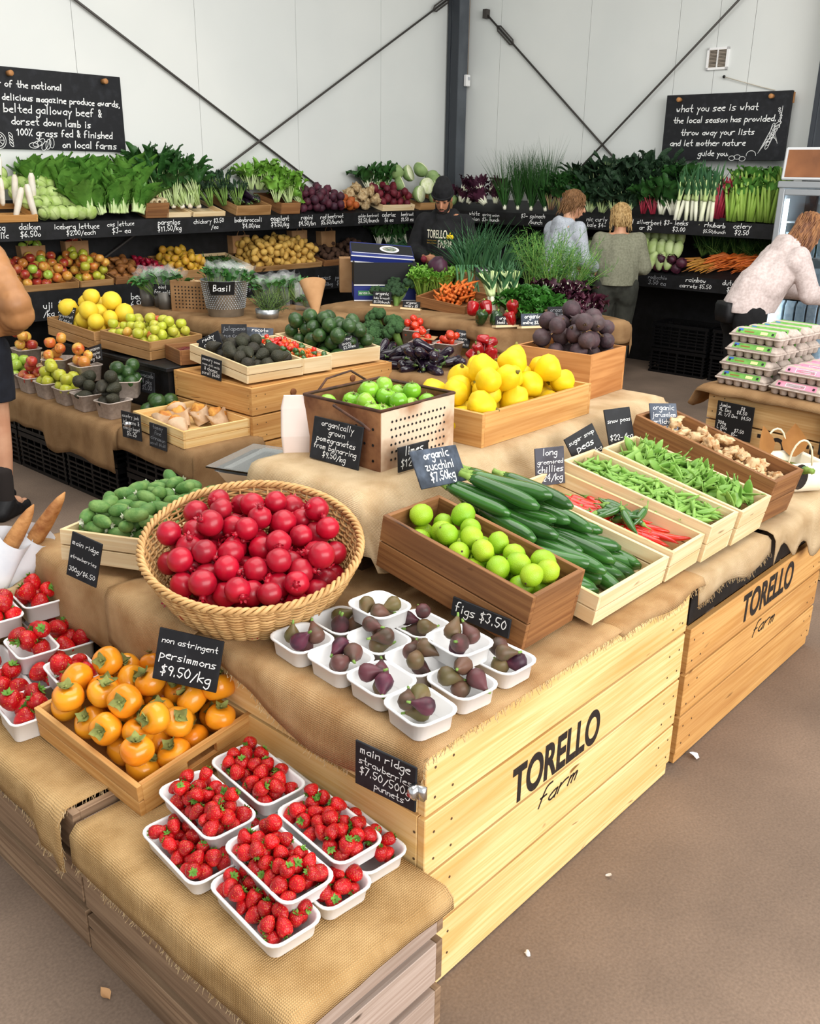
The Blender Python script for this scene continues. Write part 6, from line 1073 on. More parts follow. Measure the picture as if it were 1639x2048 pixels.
# signs of the left island
sign('black sign for organic grapefruit standing in the grapefruit crate', ['organic', 'grapefruit', '$5.00/kg'], 2.943, 5.655, 0.865, -77.8, -20, 3.4, 0.138, 0.127); sign('tilted black sign for new season organic apples', ['new season', 'organic apples', '$6/1.5kg tub'], 2.831, 5.149, 0.713, -82, -15, -18, 0.18, 0.099)
sign('black sign for avocado leaning on the black stand', ['Avocado', '4 pks', '$5.00'], 2.885, 4.66, .60, -87, -4, 0, .14, .125, SLATE, ink=CHALKG); sign('black sign for jalapeno and cheese bagel clipped at the corner of the pastry crate', ['country jack', 'jalapeno &', 'cheese bagel', '$5.25'], 2.535, 4.277, .47, -85, -1, 0, .161, .144, clip=-.3)
sign('black sign for cinnamon scroll hanging on the pastry crate', ['tommy', 'fine', 'cinnamon', 'scroll $6.60'], 2.548, 4.057, .46, -87, -3, 2, .145, .127, SLATE, ink=CHALKG); sign('tilted black sign for rocky creek avocado', ['rocky', 'creek', 'avocado'], 3.10, 4.30, .858, -67, -14, -27, .151, .099)
sign('dusty sign for jalapeno behind the dark avocados', ['jalapeno', '$19.50/kg'], 3.371, 4.46, .862, -43.5, -13, 0, .149, .105, SLATE, ink=CHALKG); sign('slate sign for rocoto chilli behind the small chillies', ['rocoto', '  chilli'], 3.53, 4.42, .868, -32, -13, 4.7, .161, .066, SLATEG)
sign('black sign for cream chilli and cheese scroll on the side of the avocado crate', ['savoury (GF)', 'cream chilli (mild)', '& cheese', 'scroll $6.60'], 2.958, 4.136, .757, -86, -2, 5, .165, .113); sign('black sign for reed avocado among the round avocados', ['reed', 'avocado', '$3.00ea'], 3.774, 3.90, .838, -11.8, -12, -5.4, .138, .081)
# ------------------------------------------------------------------ middle island
t = thing('island_table', 'timber block under the hessian of the middle island', 'table', T(5.3, 4.35, 0, R(8))); part('block', MB().box((0, 0, .45), (.98, 1.42, .90)), DARKW, t, smooth=False)
t = thing('island_table', 'timber block under the hessian behind the beetroot box', 'table', T(5.27, 3.66, 0, R(-22))); part('block', MB().box((0, 0, .43), (.98, .40, .87)), HONEY, t, smooth=False)
drape('hessian over the rear of the middle island below the celery and the black carton', 4.83, 3.66, .905, .96, 1.40, .10, .02, .12, .02, HESSD, yaw=8, seed=41, wav=.015, rr=.03)
drape('hessian over the front of the middle island under the leeks, endive and radicchio', 4.735, 3.64, .885, 1.08, .46, .12, .24, .17, .0, HESSD, yaw=-22, seed=42, wav=.02, rr=.03, hem=.5)
t = thing('low_table', 'low timber table in front of the middle island under the eggplants', 'table', T(4.43, 4.02, 0, R(4))); part('block', MB().box((0, 0, .34), (.70, 1.30, .68)), DARKW, t, smooth=False); drape('hessian over the low table under the eggplants', 4.07, 3.34, .685, .72, 1.32, .12, .0, .12, .02, HESSD, yaw=4, seed=43, wav=.015, rr=.03)
t = thing('white_post', 'white metal post at the left end of the middle island', 'post', T(4.93, 5.06, 0)); part('post', MB().lathe([(.016, 0), (.016, .84), (.013, .845)], 12), WPLAS, t)
for x, y, z, s, lab in ((4.44, 4.36, .78, 1.15, 0), (4.56, 4.48, .80, 1.15, 0), (4.50, 4.22, .82, 1.1, 0), (4.36, 4.50, .76, 1.1, 0), (4.62, 4.34, .84, 1.2, 0), (4.34, 4.24, .74, 1., 0), (4.50, 4.60, .77, 1.1, 0), (4.64, 4.52, .86, 1.1, 0)): broc[g.randrange(2)].put(T(x, y, z, g.random()*6, g.uniform(.1, .5), g.uniform(-.5, .0)) @ Matrix.Scale(s*1.35, 4), 'green broccoli head heaped beside the round avocados', 'broccoli heads')
heap(eggs_, T(4.22, 3.80, .69, R(4)), 60, (.026, .031), (-.14, .22, -.24, .32), 'glossy small eggplant heaped on the low table', 'eggplants on the low table', 0, 81, .03, 'flat', scale=(1.2, 1.5))
def ptub(lab, x, y, z, yaw, n, P=tomr, what='tomato'): M = T(x, y, z, yaw); thing('fruit_tub', lab, 'tub', M, None, UT); heap(P, M, n, (.024, .028), (-.07, .07, -.07, .07), f'red {what}, {lab[lab.index("tub"):]}', lab, .04, int(x*99), .03, 'upish', parts=False)
ptub('pale tub of red tomatoes under the tomatoes sign', 4.66, 4.18, .735, .3, 12); ptub('pale tub of cherry tomatoes in front of the corn sign', 4.62, 3.86, .692, .2, 12); ptub('pale tub of red tomatoes under a brown card', 4.52, 3.98, .692, .4, 10)
t = thing('brown_card', 'brown card lying on the tomatoes on the low table', 'card', T(4.55, 3.98, .815, .5, .08)); part('card', MB().box((0, 0, 0), (.13, .12, .004)), KRAFT, t, smooth=False)
heap(capr, T(4.50, 3.50, .69), 9, (.036, .042), (-.08, .2, -.08, .12), 'red capsicum heaped behind the quinces', 'red capsicums behind the quinces', 0, 82, .05, 'rand', scale=(.8, 1.))
# the carton with a printed side, open, and its lid
NAVY = mat('navy_print', '1E2C74', rough=.5); BOXB = mat('carton_black', '121214', rough=.6); MBX = T(5.22, 5.02, .912, R(-42)); t = thing('printed_carton', 'open black and blue printed carton on the middle island in front of the staff member', 'carton', MBX)
part('carton', MB().box((0, -.19, .14), (.46, .008, .28)).box((0, .19, .14), (.46, .008, .28)).box((-.226, 0, .14), (.008, .38, .28)).box((.226, 0, .14), (.008, .38, .28)).box((0, 0, .004), (.45, .37, .008)), BOXB, t, smooth=False); part('blue_band', MB().box((0, -.1945, .06), (.46, .002, .10)).box((-.2305, 0, .06), (.002, .38, .10)), NAVY, t, smooth=False)
part('white_stripe', MB().box((0, -.196, .118), (.46, .002, .008)).box((0, -.196, .006), (.46, .002, .008)), WPLAS, t, smooth=False); part('green_badge', MB().box((-.14, -.196, .06), (.12, .002, .035)), mat('badge_green', '4A8A5A', rough=.5), t, smooth=False); part('lettering', scribe(['Premium'], .12, .04, 0, .12, 2), CHALK, t, T(-.14, -.1975, .04), smooth=False)
part('round_emblem', MB().lathe([(.07, 0), (.07, .002), (.06, .002), (.06, .003)], 24, T(.09, -.196, .07, 0, PI/2)), mat('emblem_grey', '8A90A0', rough=.5), t, smooth=False)
t = thing('carton_lid', 'blue carton lid with a round white emblem lying on the printed carton', 'lid', T(5.30, 5.12, 1.20, R(-42), R(14), R(4))); part('lid', MB().box((0, 0, .03), (.48, .30, .06)), NAVY, t, smooth=False, bevel=.004); part('black_top', MB().box((0, .02, .0605), (.47, .2, .003)), BOXB, t, smooth=False)
part('white_stripe', MB().box((0, -.152, .052), (.48, .002, .008)).box((0, -.152, .006), (.48, .002, .008)).box((0, -.10, .0615), (.46, .006, .002)), WPLAS, t, smooth=False); part('round_emblem', MB().lathe([(.075, 0), (.075, .002), (.066, .002), (.066, .0026)], 28, T(.06, .02, .061)), WPLAS, t, smooth=False); part('emblem_core', MB().lathe([(.055, 0), (.055, .003), (.001, .003)], 24, T(.06, .02, .061)), mat('emblem_green', '3A5A4A', 'B8B0A0', rough=.5, scale=30), t, smooth=False)
t = thing('kraft_carton', 'brown carton edge beneath the blue lid', 'carton', T(5.34, 5.26, .915, R(-42))); part('carton', MB().box((0, .16, .13), (.5, .2, .26)), KRAFT, t, smooth=False)
for i in range(7): bbroc.put(T(4.98+.06*(i % 3), 4.66+.10*(i//3)+.03*(i % 2), .985+.03*(i % 3), i, g.uniform(-.1, .4), g.uniform(-.5, .1)) @ Matrix.Scale(1.9, 4), 'dark baby broccoli bunch beside the printed carton', 'baby broccoli on the middle island')
for x, y, s, rx in ((5.22, 4.60, 1.1, -.1), (5.32, 4.66, 1.15, -.1), (5.28, 4.50, 1.05, .1), (5.40, 4.56, 1.1, 0)): celery2.put(T(x, y, .92, x*9, rx, .1) @ Matrix.Scale(s, 4), 'bright green leafy celery in front of the staff member', 'bright celery on the middle island')
Mca = crate('shallow brown box of orange carrots on the middle island', 5.20, 4.07, .915, 9, 6, -6, .40, .40, .07, BROWNW, 1, .01)
rows = [(-.16+.024*(i % 14), .14+.10*((i*7) % 3)/2, .028+.019*(i//14)) for i in range(84)]; layers(car, Mca, rows, 'orange carrot heaped in the shallow brown box', 'carrots in the shallow box', .55, 83, .3, .08, parts=False)
Mon = crate('tall brown box behind the carrots with the onion sign', 5.55, 4.35, .915, -40, 0, 0, .36, .30, .22, TAN, 2, .012)
for x, y, z, rx, ry, s in ((5.58, 4.50, 1.12, -.15, -.2, 1.25), (5.70, 4.44, 1.14, -.2, .1, 1.3), (5.80, 4.36, 1.12, -.1, .3, 1.2), (5.70, 4.56, 1.16, -.3, 0, 1.15)): sonion.put(T(x, y, z, 0, rx, ry) @ Matrix.Scale(s, 4), 'dark green onion bunch fanning above the tall brown box', 'onion bunches on the middle island')
for i in range(9): t = thing('spring_onion', 'green onion top hanging over the carrot box', 'spring onion', T(5.36+.016*i, 4.42-.012*i, 1.16, R(-40)), 'hanging onion tops', me1('spring_onion', LEEKG, lambda b: b.tube([(0, .04, .02), (0, 0, .03), (g.uniform(-.03, .03), -.05, -.04), (g.uniform(-.05, .05)-.02, -.09, -.16), (g.uniform(-.06, .06)-.04, -.11, -.26)], [.007, .008, .009, .008, .003], 6, flat=.5)))
t = thing('red_cabbage', 'dark purple red cabbage beside the staff member on the onion box', 'cabbage', T(5.32, 4.56, 1.17), None, knob('red_cabbage', mat('red_cabbage_leaf', '4A2438', '34182A', rough=.4, scale=10), .075, .1, 3, 16))
for x, y, rx, ry, s in ((5.86, 4.06, -.1, -.2, 1.15), (5.98, 3.98, -.15, .1, 1.2), (6.05, 3.86, -.1, .3, 1.1), (5.9, 3.9, .1, 0, 1.15), (6.0, 4.1, -.2, .1, 1.2)): fennel.put(T(x*.955, y*.965, .97, x*7, rx, ry) @ Matrix.Scale(s*1.2, 4), 'feathery fennel bunch on the middle island', 'fennel bunches')
for i in range(6): leek.put(T(4.99+.035*i-.02*(i % 2), 3.80-.018*i+.05*(i % 2), 1.06, R(-22), -.12, -.16+.09*(i % 4)+g.uniform(-.06, .06)) @ Matrix.Rotation(g.random(), 4, 'Z') @ Matrix.Scale(1.05, 4), 'short leek standing on the middle island', 'leeks on the middle island')
for i in range(8): parsley.put(T(5.10+.075*(i % 4), 3.62-.03*(i % 4)+.10*(i//4), .915+.05*(i//4), i, .25, 0) @ Matrix.Scale(1.35, 4), 'bushy curly green bunch behind the endive sign', 'curly green bunches')
for i, (x, y, z) in enumerate(((5.38, 3.56, .97), (5.48, 3.50, .99), (5.56, 3.44, .96), (5.44, 3.66, 1.04), (5.56, 3.56, 1.05), (5.36, 3.46, .93), (5.5, 3.40, .93))):
    headr = headr if i else bunch('radicchio', 'radicchio', mat('radicchio_leaf', ''), mat('white_stem', ''), 34, .12, .05, .04, 1.1, 95, .8, .018, .3, .005, kf=8)
    headr.put(T(x, y, z-.03, i*2, g.uniform(-.5, .5), g.uniform(-.5, .5)), 'dark red leafy radicchio behind the radicchio sign', 'radicchio on the middle island')
t = thing('celery_heart', 'pale cut celery stalk end beside the radicchio', 'celery', T(5.70, 3.52, .965, R(-60), 0, PI/2)); part('stalks', MB().lathe([(.001, -.1), (.035, -.1), (.042, -.02), (.045, .1), (.001, .1)], 14, lobe=lobed(6, .12)), CELS, t)
for P, x, y, z in ((capg, 4.78, 3.72, .95), (capg, 4.83, 3.64, .95), (capr, 4.90, 3.58, .945), (capr, 4.88, 3.76, 1.0), (capr, 4.95, 3.60, 1.01), (capr, 4.84, 3.84, .99)): P.put(T(x, y, z, x*30, .2, .3), ('dark green' if P is capg else 'red')+' capsicum beside the leeks sign', ('green' if P is capg else 'red')+' capsicums on the middle island')
sign('black sign for organic baby broccoli on the middle island', ['organic', 'baby broccoli', '$5.50/bunch'], 4.87, 4.70, .922, -63, -14, 0, .137, .094, BLACK, foot=1); sign('black sign for organic celery under the bright celery', ['organic', 'celery $5'], 4.90, 4.44, .922, -62, -12, 1.9, .126, .048, BLACK, foot=1)
sign('slate sign for organic tomatoes standing above the tomato tub', ['organic', 'tomatoes', '$17/kg'], 4.72, 4.27, .80, -70, -22, -8, .127, .116, SLATEG); sign('black sign for organic corn on the low table', ['organic', 'corn', '2 for $5.50'], 4.735, 3.84, .742, -44, -12, 8, .10, .114)
sign('black sign for organic leeks on a wooden foot', ['organic', 'leeks $5.50'], 4.86, 3.585, .905, -21, -8, 2, .15, .058, SLATE, foot=1); sign('slate sign for organic endive on a wooden foot', ['organic', 'endive $3.00'], 4.96, 3.445, .905, -20, -10, 2, .173, .079, SLATEG, foot=1, lw=.16)
sign('dark sign for organic radicchio on a wooden foot', ['organic', 'radiccio', '$3.50 head'], 5.115, 3.355, .905, -20, -8, 2, .166, .117, SLATE, foot=1, ink=CHALKG); sign('black sign for organic onions on the tall brown box', ['Cauli', '7.5 organic onion', '$5.50/bn'], 5.47, 4.235, 1.09, -47, -10, 0, .146, .091, BLACK)
# ------------------------------------------------------------------ people: one continuous body each, clothes and hair as its children
SKIN = mat('skin', 'D9A685', 'CC9474', rough=.5, scale=8, sss=.1); SKIN2 = mat('tanned_skin', 'B98262', 'A87254', rough=.5, scale=8)
def blob(name, prims, m, vox=.01, smooth=2, folds=0., fs=9., seed=0, clip=None):
    """capsules (p, r, q, s) and ellipsoids (c, (rx, ry, rz), matrix) fused into one surface"""
    b = MB()
    for p in prims:
        if len(p) == 4: P, Q = Vector(p[0]), Vector(p[2]); n = 7; b.tube([P.lerp(Q, i/n) for i in range(n+1)], [p[1]+(p[3]-p[1])*i/n for i in range(n+1)], 12); b.ell(P, p[1]*.99, 12); b.ell(Q, p[3]*.99, 12)
        else: b.ell((0, 0, 0), p[1], 14, Matrix.Translation(p[0]) @ (p[2] if len(p) > 2 else Matrix()))
    me = b.mesh(name, m); o = bpy.data.objects.new('tmp', me)
    r = o.modifiers.new('r', 'REMESH'); r.mode = 'VOXEL'; r.voxel_size = vox; s = o.modifiers.new('s', 'SMOOTH'); s.iterations = smooth; s.factor = .5
    out = evalmesh(o); out.name = name
    if not out.materials: out.materials.append(m)
    N = len(out.vertices); C_ = np.empty(N*3); out.vertices.foreach_get('co', C_); C_ = C_.reshape(-1, 3)
    if folds:
        g = Vector((seed*3.1, seed*1.7, 0)); nr = np.empty(N*3); out.vertices.foreach_get('normal', nr); nr = nr.reshape(-1, 3)
        d = np.array([1-2*abs(noise.noise(Vector((x*fs, y*fs, z*fs*.55))+g))+.5*noise.noise(Vector((x*fs*2.3, y*fs*2.3, z*fs*1.1))-g) for x, y, z in C_.tolist()]); C_ = C_+nr*(folds*d)[:, None]
    if clip: C_[:, 2] = np.maximum(C_[:, 2], clip)
    out.vertices.foreach_set('co', C_.ravel()); out.update()
    out.polygons.foreach_set('use_smooth', [True]*len(out.polygons))
    return out
def head_prims(H):
    def e(c, r): return (H @ Vector(c), r, H.to_3x3().to_4x4())
    return [e((0, -.012, .022), (.074, .094, .096)), e((0, .03, -.03), (.058, .062, .082)), e((0, .048, -.088), (.036, .036, .026)), (H @ Vector((0, .088, .004)), .009, H @ Vector((0, .110, -.032)), .0135), e((0, .092, -.062), (.023, .011, .006)), e((0, .090, -.073), (.020, .011, .006)), e((.076, -.005, -.012), (.011, .022, .033)), e((-.076, -.005, -.012), (.011, .022, .033)), e((.03, .082, .022), (.026, .014, .008)), e((-.03, .082, .022), (.026, .014, .008))]
def hand_prims(wr, el, palm_dir, curl=.7, side=1):
    """palm, four bent fingers of unequal length and a thumb from the side of the palm"""
    d = (Vector(wr)-Vector(el)).normalized(); n = Vector(palm_dir); n = (n-d*n.dot(d)).normalized(); s = d.cross(n)*side; w_ = Vector(wr); out = []
    for k, o in enumerate((-.026, -.009, .009, .025)):
        kn = w_+d*(.092-.006*abs(k-1.3))+s*o; out.append((w_+d*.012+s*o*.7, .015, kn, .0115)); L = (.040, .046, .043, .034)[k]; a = curl*(1+.12*k)
        p = kn; dd = d.copy()
        for seg, q in enumerate((1, .72, .55)): dd = (Matrix.Rotation(a, 3, s*side) @ dd); t = p+dd*L*q; t2 = p+(d*math.cos(a*(seg+1))+n*math.sin(a*(seg+1)))*L*q; out.append((p, .0098-.0009*seg, t2, .0088-.0009*seg)); p = t2
    b0 = w_+d*.03-s*.028; b1 = b0+d*.035-s*.022+n*.018; b2 = b1+d*.026+n*.016+s*.006; out += [(w_+d*.018-s*.012, .015, b0, .013), (b0, .012, b1, .0105), (b1, .0105, b2, .0085)]
    return out
def person(label, pos, face, J, skin, hair=None, eyes=True, vox=.0075, hands=(.6, .6)):
    """J: joints in metres, x to the person's right, y forward, z up"""
    M = T(*pos, math.atan2(face[1], face[0])-PI/2); V = {k: Vector(v) for k, v in J.items() if k not in ('hy', 'hp', 'hr')}
    H = Matrix.Translation(V['head']) @ Matrix.Rotation(J.get('hy', 0), 4, 'Z') @ Matrix.Rotation(J.get('hp', 0), 4, 'X') @ Matrix.Rotation(J.get('hr', 0), 4, 'Y')
    pr = head_prims(H); up_ = (V['chest']-V['pelvis']).normalized()
    pr += [(V['neck'], .056, H @ Vector((0, -.02, -.06)), .052), (V['neck']-up_*.04, .07, V['chest'], .115), (V['chest'], .125, V['waist'], .115), (V['waist'], .118, V['pelvis'], .13)]
    for s, q in ((1, 'r'), (-1, 'l')):
        sh, el, wr, hp, kn, an = (V[a+q] for a in ('sh', 'el', 'wr', 'hp', 'kn', 'an'))
        pr += [(V['neck']-up_*.05, .06, sh, .05), (V['chest'], .10, V['chest']+(sh-V['chest'])*.5, .09), (sh, .052, el, .041), (el, .041, wr, .026), (hp, .088, kn, .055), (V['pelvis'], .12, hp, .095), (kn, .055, kn.lerp(an, .35), .054), (kn.lerp(an, .35), .054, an, .036)]
        to = J.get('toe'+q); to = Vector(to) if to else an+Vector((0, .14, -.05)); he = an+Vector((0, -.05, -.045)); pr += [(an, .036, he, .028), (he, .028, to, .022), (an, .036, an.lerp(to, .6), .03)]
        pr += hand_prims(wr, el, J.get('palm'+q, (-s, 0, -.3)), hands[0 if q == 'r' else 1], s)
    o = thing('person', label, 'person', M, None, blob('person', pr, skin, vox, 2))
    if eyes:
        for s in (-1, 1): part('eye', MB().ell((s*.03, .0875, .006), (.012, .006, .006), 8, H), mat('eye_dark', '2A1E18', rough=.2), o); part('eyebrow', MB().tube([H @ Vector((s*.014, .096, .026)), H @ Vector((s*.032, .093, .031)), H @ Vector((s*.05, .08, .026))], .0035, 5), hair or mat('eye_dark', ''), o)
        part('mouth', MB().tube([H @ Vector((-.022, .094, -.068)), H @ Vector((0, .103, -.067)), H @ Vector((.022, .094, -.068))], .0032, 5), mat('lip', 'A8605A', rough=.5), o)
    return o, H, V
def clothes(name, o, prims, m, vox=.011, folds=.006, fs=9., seed=1, smooth=2, label=None, clip=None):
    c = link(name, blob(name, prims, m, vox, smooth, folds, fs, seed, clip), o)
    if label: c['label'] = label
    return c
def top_prims(V, r=1.0, sl=1., tr=.145, hem=None, waist=1.):
    up_ = (V['chest']-V['pelvis']).normalized(); pr = [(V['neck']-up_*.055, .075, V['chest'], tr), (V['chest'], tr*1.02, V['waist'], tr*waist), (V['waist'], tr*waist, hem or V['pelvis'], tr*1.02*waist)]
    ax = (V['shr']-V['shl']).normalized()
    for a in (-1, 1): pr += [(V['chest']+ax*a*.085, tr*.82, V['waist']+ax*a*.07*waist, tr*.80), (V['waist']+ax*a*.07, tr*.8, (hem or V['pelvis'])+ax*a*.065, tr*.82)]
    for q in 'rl':
        sh, el, wr = V['sh'+q], V['el'+q], V['wr'+q]; pr += [(V['neck']-up_*.07, .065, sh-up_*.012, .060*sl), (sh-up_*.01, .062*sl, el, .058*sl), (el, .062*sl, el.lerp(wr, .92), .046*sl), (V['chest']+(sh-V['chest'])*.3, tr*.75, sh-up_*.06, .066*sl)]
    return pr
def leg_prims(V, k=1., end=.97, pel=.155):
    pr = [(V['pelvis']-Vector((0, 0, .02)), pel*.82, V['pelvis']-Vector((0, 0, .05)), pel*.95)]
    for q in 'rl': hp, kn, an = V['hp'+q], V['kn'+q], V['an'+q]; pr += [(V['pelvis']-Vector((0, 0, .05)), pel*.8, hp, .108*k), (hp, .114*k, kn, .082*k), (kn, .082*k, kn.lerp(an, end), .070*k), (hp+Vector((0, -.035, -.03)), .100*k, hp+Vector((0, -.025, -.10)), .10*k)]
    return pr
def shoes(o, V, J, m, k=1.):
    for q in 'rl':
        an = V['an'+q]; to = Vector(J['toe'+q]) if J.get('toe'+q) else an+Vector((0, .14, -.05)); he = an+Vector((0, -.055, -.04)); he.z = .035; to = to.copy(); to.z = .032
        link('shoe', blob('shoe', [(he, .036*k, to, .030*k), (he+Vector((0, .02, .02)), .036*k, he.lerp(to, .55)+Vector((0, 0, .015)), .036*k), (an+Vector((0, 0, -.015)), .043*k, he, .036*k)], m, .008, 2), o)
def strands(b, H, n, L, r0, g, side=None, droop=1., wave=.006, off=(0, 0, 0)):
    for i in range(n):
        az = g.uniform(0, 6.283); th = math.acos(g.uniform(-.1, 1)); d = Vector((math.sin(th)*math.cos(az), math.sin(th)*math.sin(az), math.cos(th)))
        if d.y > .55 and d.z < .75: continue
        p = Vector((d.x*.082, d.y*.10-.012, d.z*.104+.022)); P = []; l = L*g.uniform(.75, 1.1)
        for k in range(7):
            t = k/6; ang = min(1, t*1.4); q = p+Vector((d.x*.015*math.sin(ang*PI*.5), d.y*.012*math.sin(ang*PI*.5), 0)); z = p.z-l*t*droop*(1-.55*max(0, d.z)*(1-t)); hz = max(z, -.5)
            rad = 1+.25*max(0, d.z)*t
            if d.z > .3: q = Vector((d.x, d.y, 0)).normalized()*(math.hypot(p.x, p.y)+(.088-math.hypot(p.x, p.y))*min(1, t*2.2)) if math.hypot(d.x, d.y) > .01 else q; q = Vector((q.x, q.y*1.12-.012, 0))
            P.append(H @ Vector((q.x+wave*math.sin(t*9+i), q.y+wave*math.cos(t*8+i*2), z)))
        b.tube(P, [r0, r0*1.1, r0, r0*.9, r0*.8, r0*.6, r0*.2], 4, cap=False)
def hairdo(o, H, m, n, L, seed, cap=True, wave=.006, extra=()):
    g = random.Random(seed); b = MB(); e = lambda c, r: (H @ Vector(c), r, H.to_3x3().to_4x4())
    base = blob('hair', [e((0, -.020, .030), (.082, .098, .102)), e((0, -.045, -.005), (.078, .072, .085))]+[e(*x) for x in extra], m, .008, 3, .003, 30, seed)
    V = np.empty(len(base.vertices)*3); base.vertices.foreach_get('co', V); b.add(V.reshape(-1, 3), [tuple(p.vertices) for p in base.polygons]); strands(b, H, n, L, .0048, g, wave=wave)
    return part('hair', b, m, o)
# staff member in the black sweatshirt
J = dict(pelvis=(0, 0, .98), waist=(0, .01, 1.12), chest=(0, .02, 1.32), neck=(0, .03, 1.49), head=(0, .085, 1.615), hp=-.50, hy=.22, shr=(.19, .02, 1.43), shl=(-.19, .02, 1.43), elr=(.27, .06, 1.17), ell=(-.28, .05, 1.17), wrr=(.10, .27, 1.13), wrl=(-.09, .28, 1.12), palmr=(-1, 0, .3), palml=(1, 0, .3), hpr=(.10, 0, .92), hpl=(-.10, 0, .92), knr=(.11, .02, .5), knl=(-.11, .02, .5), anr=(.12, 0, .09), anl=(-.12, 0, .09))
o, H, V = person('bearded person in a black beanie and black farm sweatshirt, looking down at hands', (6.50, 5.50, 0), (-.93, -.36), J, SKIN2, mat('dark_beard', '2A1E18', '1A1410', rough=.9), hands=(.75, .75))
BLK = mat('black_fleece', '111113', '19191C', rough=.9, scale=20); clothes('sweatshirt', o, top_prims(V, tr=.150, sl=1.12)+[(V['neck']+Vector((0, -.05, -.03)), .075, V['neck']+Vector((0, .05, -.05)), .06), (V['neck']+Vector((-.07, -.03, -.02)), .055, V['neck']+Vector((.07, -.03, -.02)), .055)], BLK, folds=.007, seed=2)
clothes('trousers', o, leg_prims(V), mat('black_denim', '141416', rough=.9), folds=.004); shoes(o, V, J, BLACK)
b = blob('beanie', [(H @ Vector((0, -.02, .045)), (.090, .108, .108), H.to_3x3().to_4x4()), (H @ Vector((0, -.065, .10)), (.066, .07, .06), H.to_3x3().to_4x4())], BLK, .008, 2, .003, 26, 3); link('beanie', b, o); part('beanie_cuff', MB().tube([H @ Vector((.090*math.cos(a), .106*math.sin(a)-.02, .032)) for a in (2*PI*i/28 for i in range(28))], .010, 8, closed=True), BLK, o)
link('beard', blob('beard', [(H @ Vector((0, .05, -.092)), (.05, .046, .032), H.to_3x3().to_4x4()), (H @ Vector((.045, .02, -.06)), (.018, .04, .05), H.to_3x3().to_4x4()), (H @ Vector((-.045, .02, -.06)), (.018, .04, .05), H.to_3x3().to_4x4()), (H @ Vector((0, .098, -.054)), (.026, .008, .006), H.to_3x3().to_4x4())], mat('dark_beard', ''), .006, 1, .002, 40, 5), o)
cu = bpy.data.curves.new('t', 'FONT'); CR = mat('cream_print', 'EDE6CF', rough=.8)
def chest_text(txt, x0, x1, z0, z1, m, name):
    cu.body = txt; cu.offset = .01; me = evalmesh(bpy.data.objects.new('t', cu)); W_ = [v.co.copy() for v in me.vertices]; a = min(v.x for v in W_); c = max(v.x for v in W_); e = min(v.y for v in W_); f = max(v.y for v in W_)
    bm = bmesh.new(); bm.from_mesh(me); bmesh.ops.triangulate(bm, faces=bm.faces[:]); bmesh.ops.subdivide_edges(bm, edges=bm.edges[:], cuts=1); vs = []; bm.verts.ensure_lookup_table(); sw = [c_ for c_ in o.children if c_.name.startswith('sweatshirt')][0].data; from mathutils.bvhtree import BVHTree; tr_ = BVHTree.FromPolygons([v.co for v in sw.vertices], [p.vertices for p in sw.polygons])
    for v in bm.verts:
        x = x0+(v.co.x-a)/(c-a)*(x1-x0); z = z0+(v.co.y-e)/(f-e)*(z1-z0); h = tr_.ray_cast(Vector((x, 1, z)), Vector((0, -1, 0)), 2); vs.append((x, (h[0].y if h[0] else .17)+.003, z))
    r = part(name, MB().add(vs, [tuple(v.index for v in f.verts) for f in bm.faces]), m, o, smooth=False); bm.free(); return r
chest_text('TORELLO', .115, -.075, 1.285, 1.355, CR, 'chest_print'); chest_text('FARM', .005, -.11, 1.205, 1.270, CR, 'chest_print'); chest_text('naturally grown', .115, .02, 1.258, 1.272, mat('gold_print', 'A8843A'), 'chest_print'); chest_text('farm produce', .115, .02, 1.236, 1.250, mat('gold_print', ''), 'chest_print')
part('chest_print', MB().ell((-.105, .178, 1.30), (.017, .006, .021), 10).ell((-.125, .174, 1.30), (.015, .006, .019), 10).ell((-.088, .178, 1.30), (.013, .006, .018), 10).tube([(-.105, .180, 1.318), (-.112, .181, 1.336)], .004, 5), mat('yellow_print', 'E8C818', rough=.8), o)
hm = o.matrix_world.copy(); hm = T(6.50, 5.50, 0, math.atan2(-.36, -.93)-PI/2)
for s in (-1, 1): rbeet2.put(hm @ T(s*.055, .375, 1.125) @ Matrix.Scale(.72, 4), f'small red beetroot held in the {"right" if s > 0 else "left"} hand of the staff member', None)
# woman in the grey hoodie
J = dict(pelvis=(0, 0, .93), waist=(0, .02, 1.08), chest=(0, .06, 1.26), neck=(0, .10, 1.42), head=(0, .155, 1.565), hp=-.28, hy=-.55, shr=(.18, .07, 1.37), shl=(-.18, .07, 1.37), elr=(.24, .10, 1.10), ell=(-.24, .10, 1.10), wrr=(.17, .30, 1.02), wrl=(-.17, .30, 1.02), hpr=(.09, 0, .88), hpl=(-.09, 0, .88), knr=(.10, .02, .48), knl=(-.10, .02, .48), anr=(.10, -.01, .09), anl=(-.10, -.01, .09))
o, H, V = person('person in a pale grey hooded sweatshirt seen from behind at the right wall shelves', (7.43, 4.92, 0), (.95, -.25), J, SKIN, mat('light_brown_hair', '8A6440', '6A4A2C', rough=.6, scale=40))
GH = mat('grey_marl', 'B9BEC6', 'A5ABB4', rough=.95, scale=90); hem = V['pelvis']+Vector((0, 0, -.05)); 
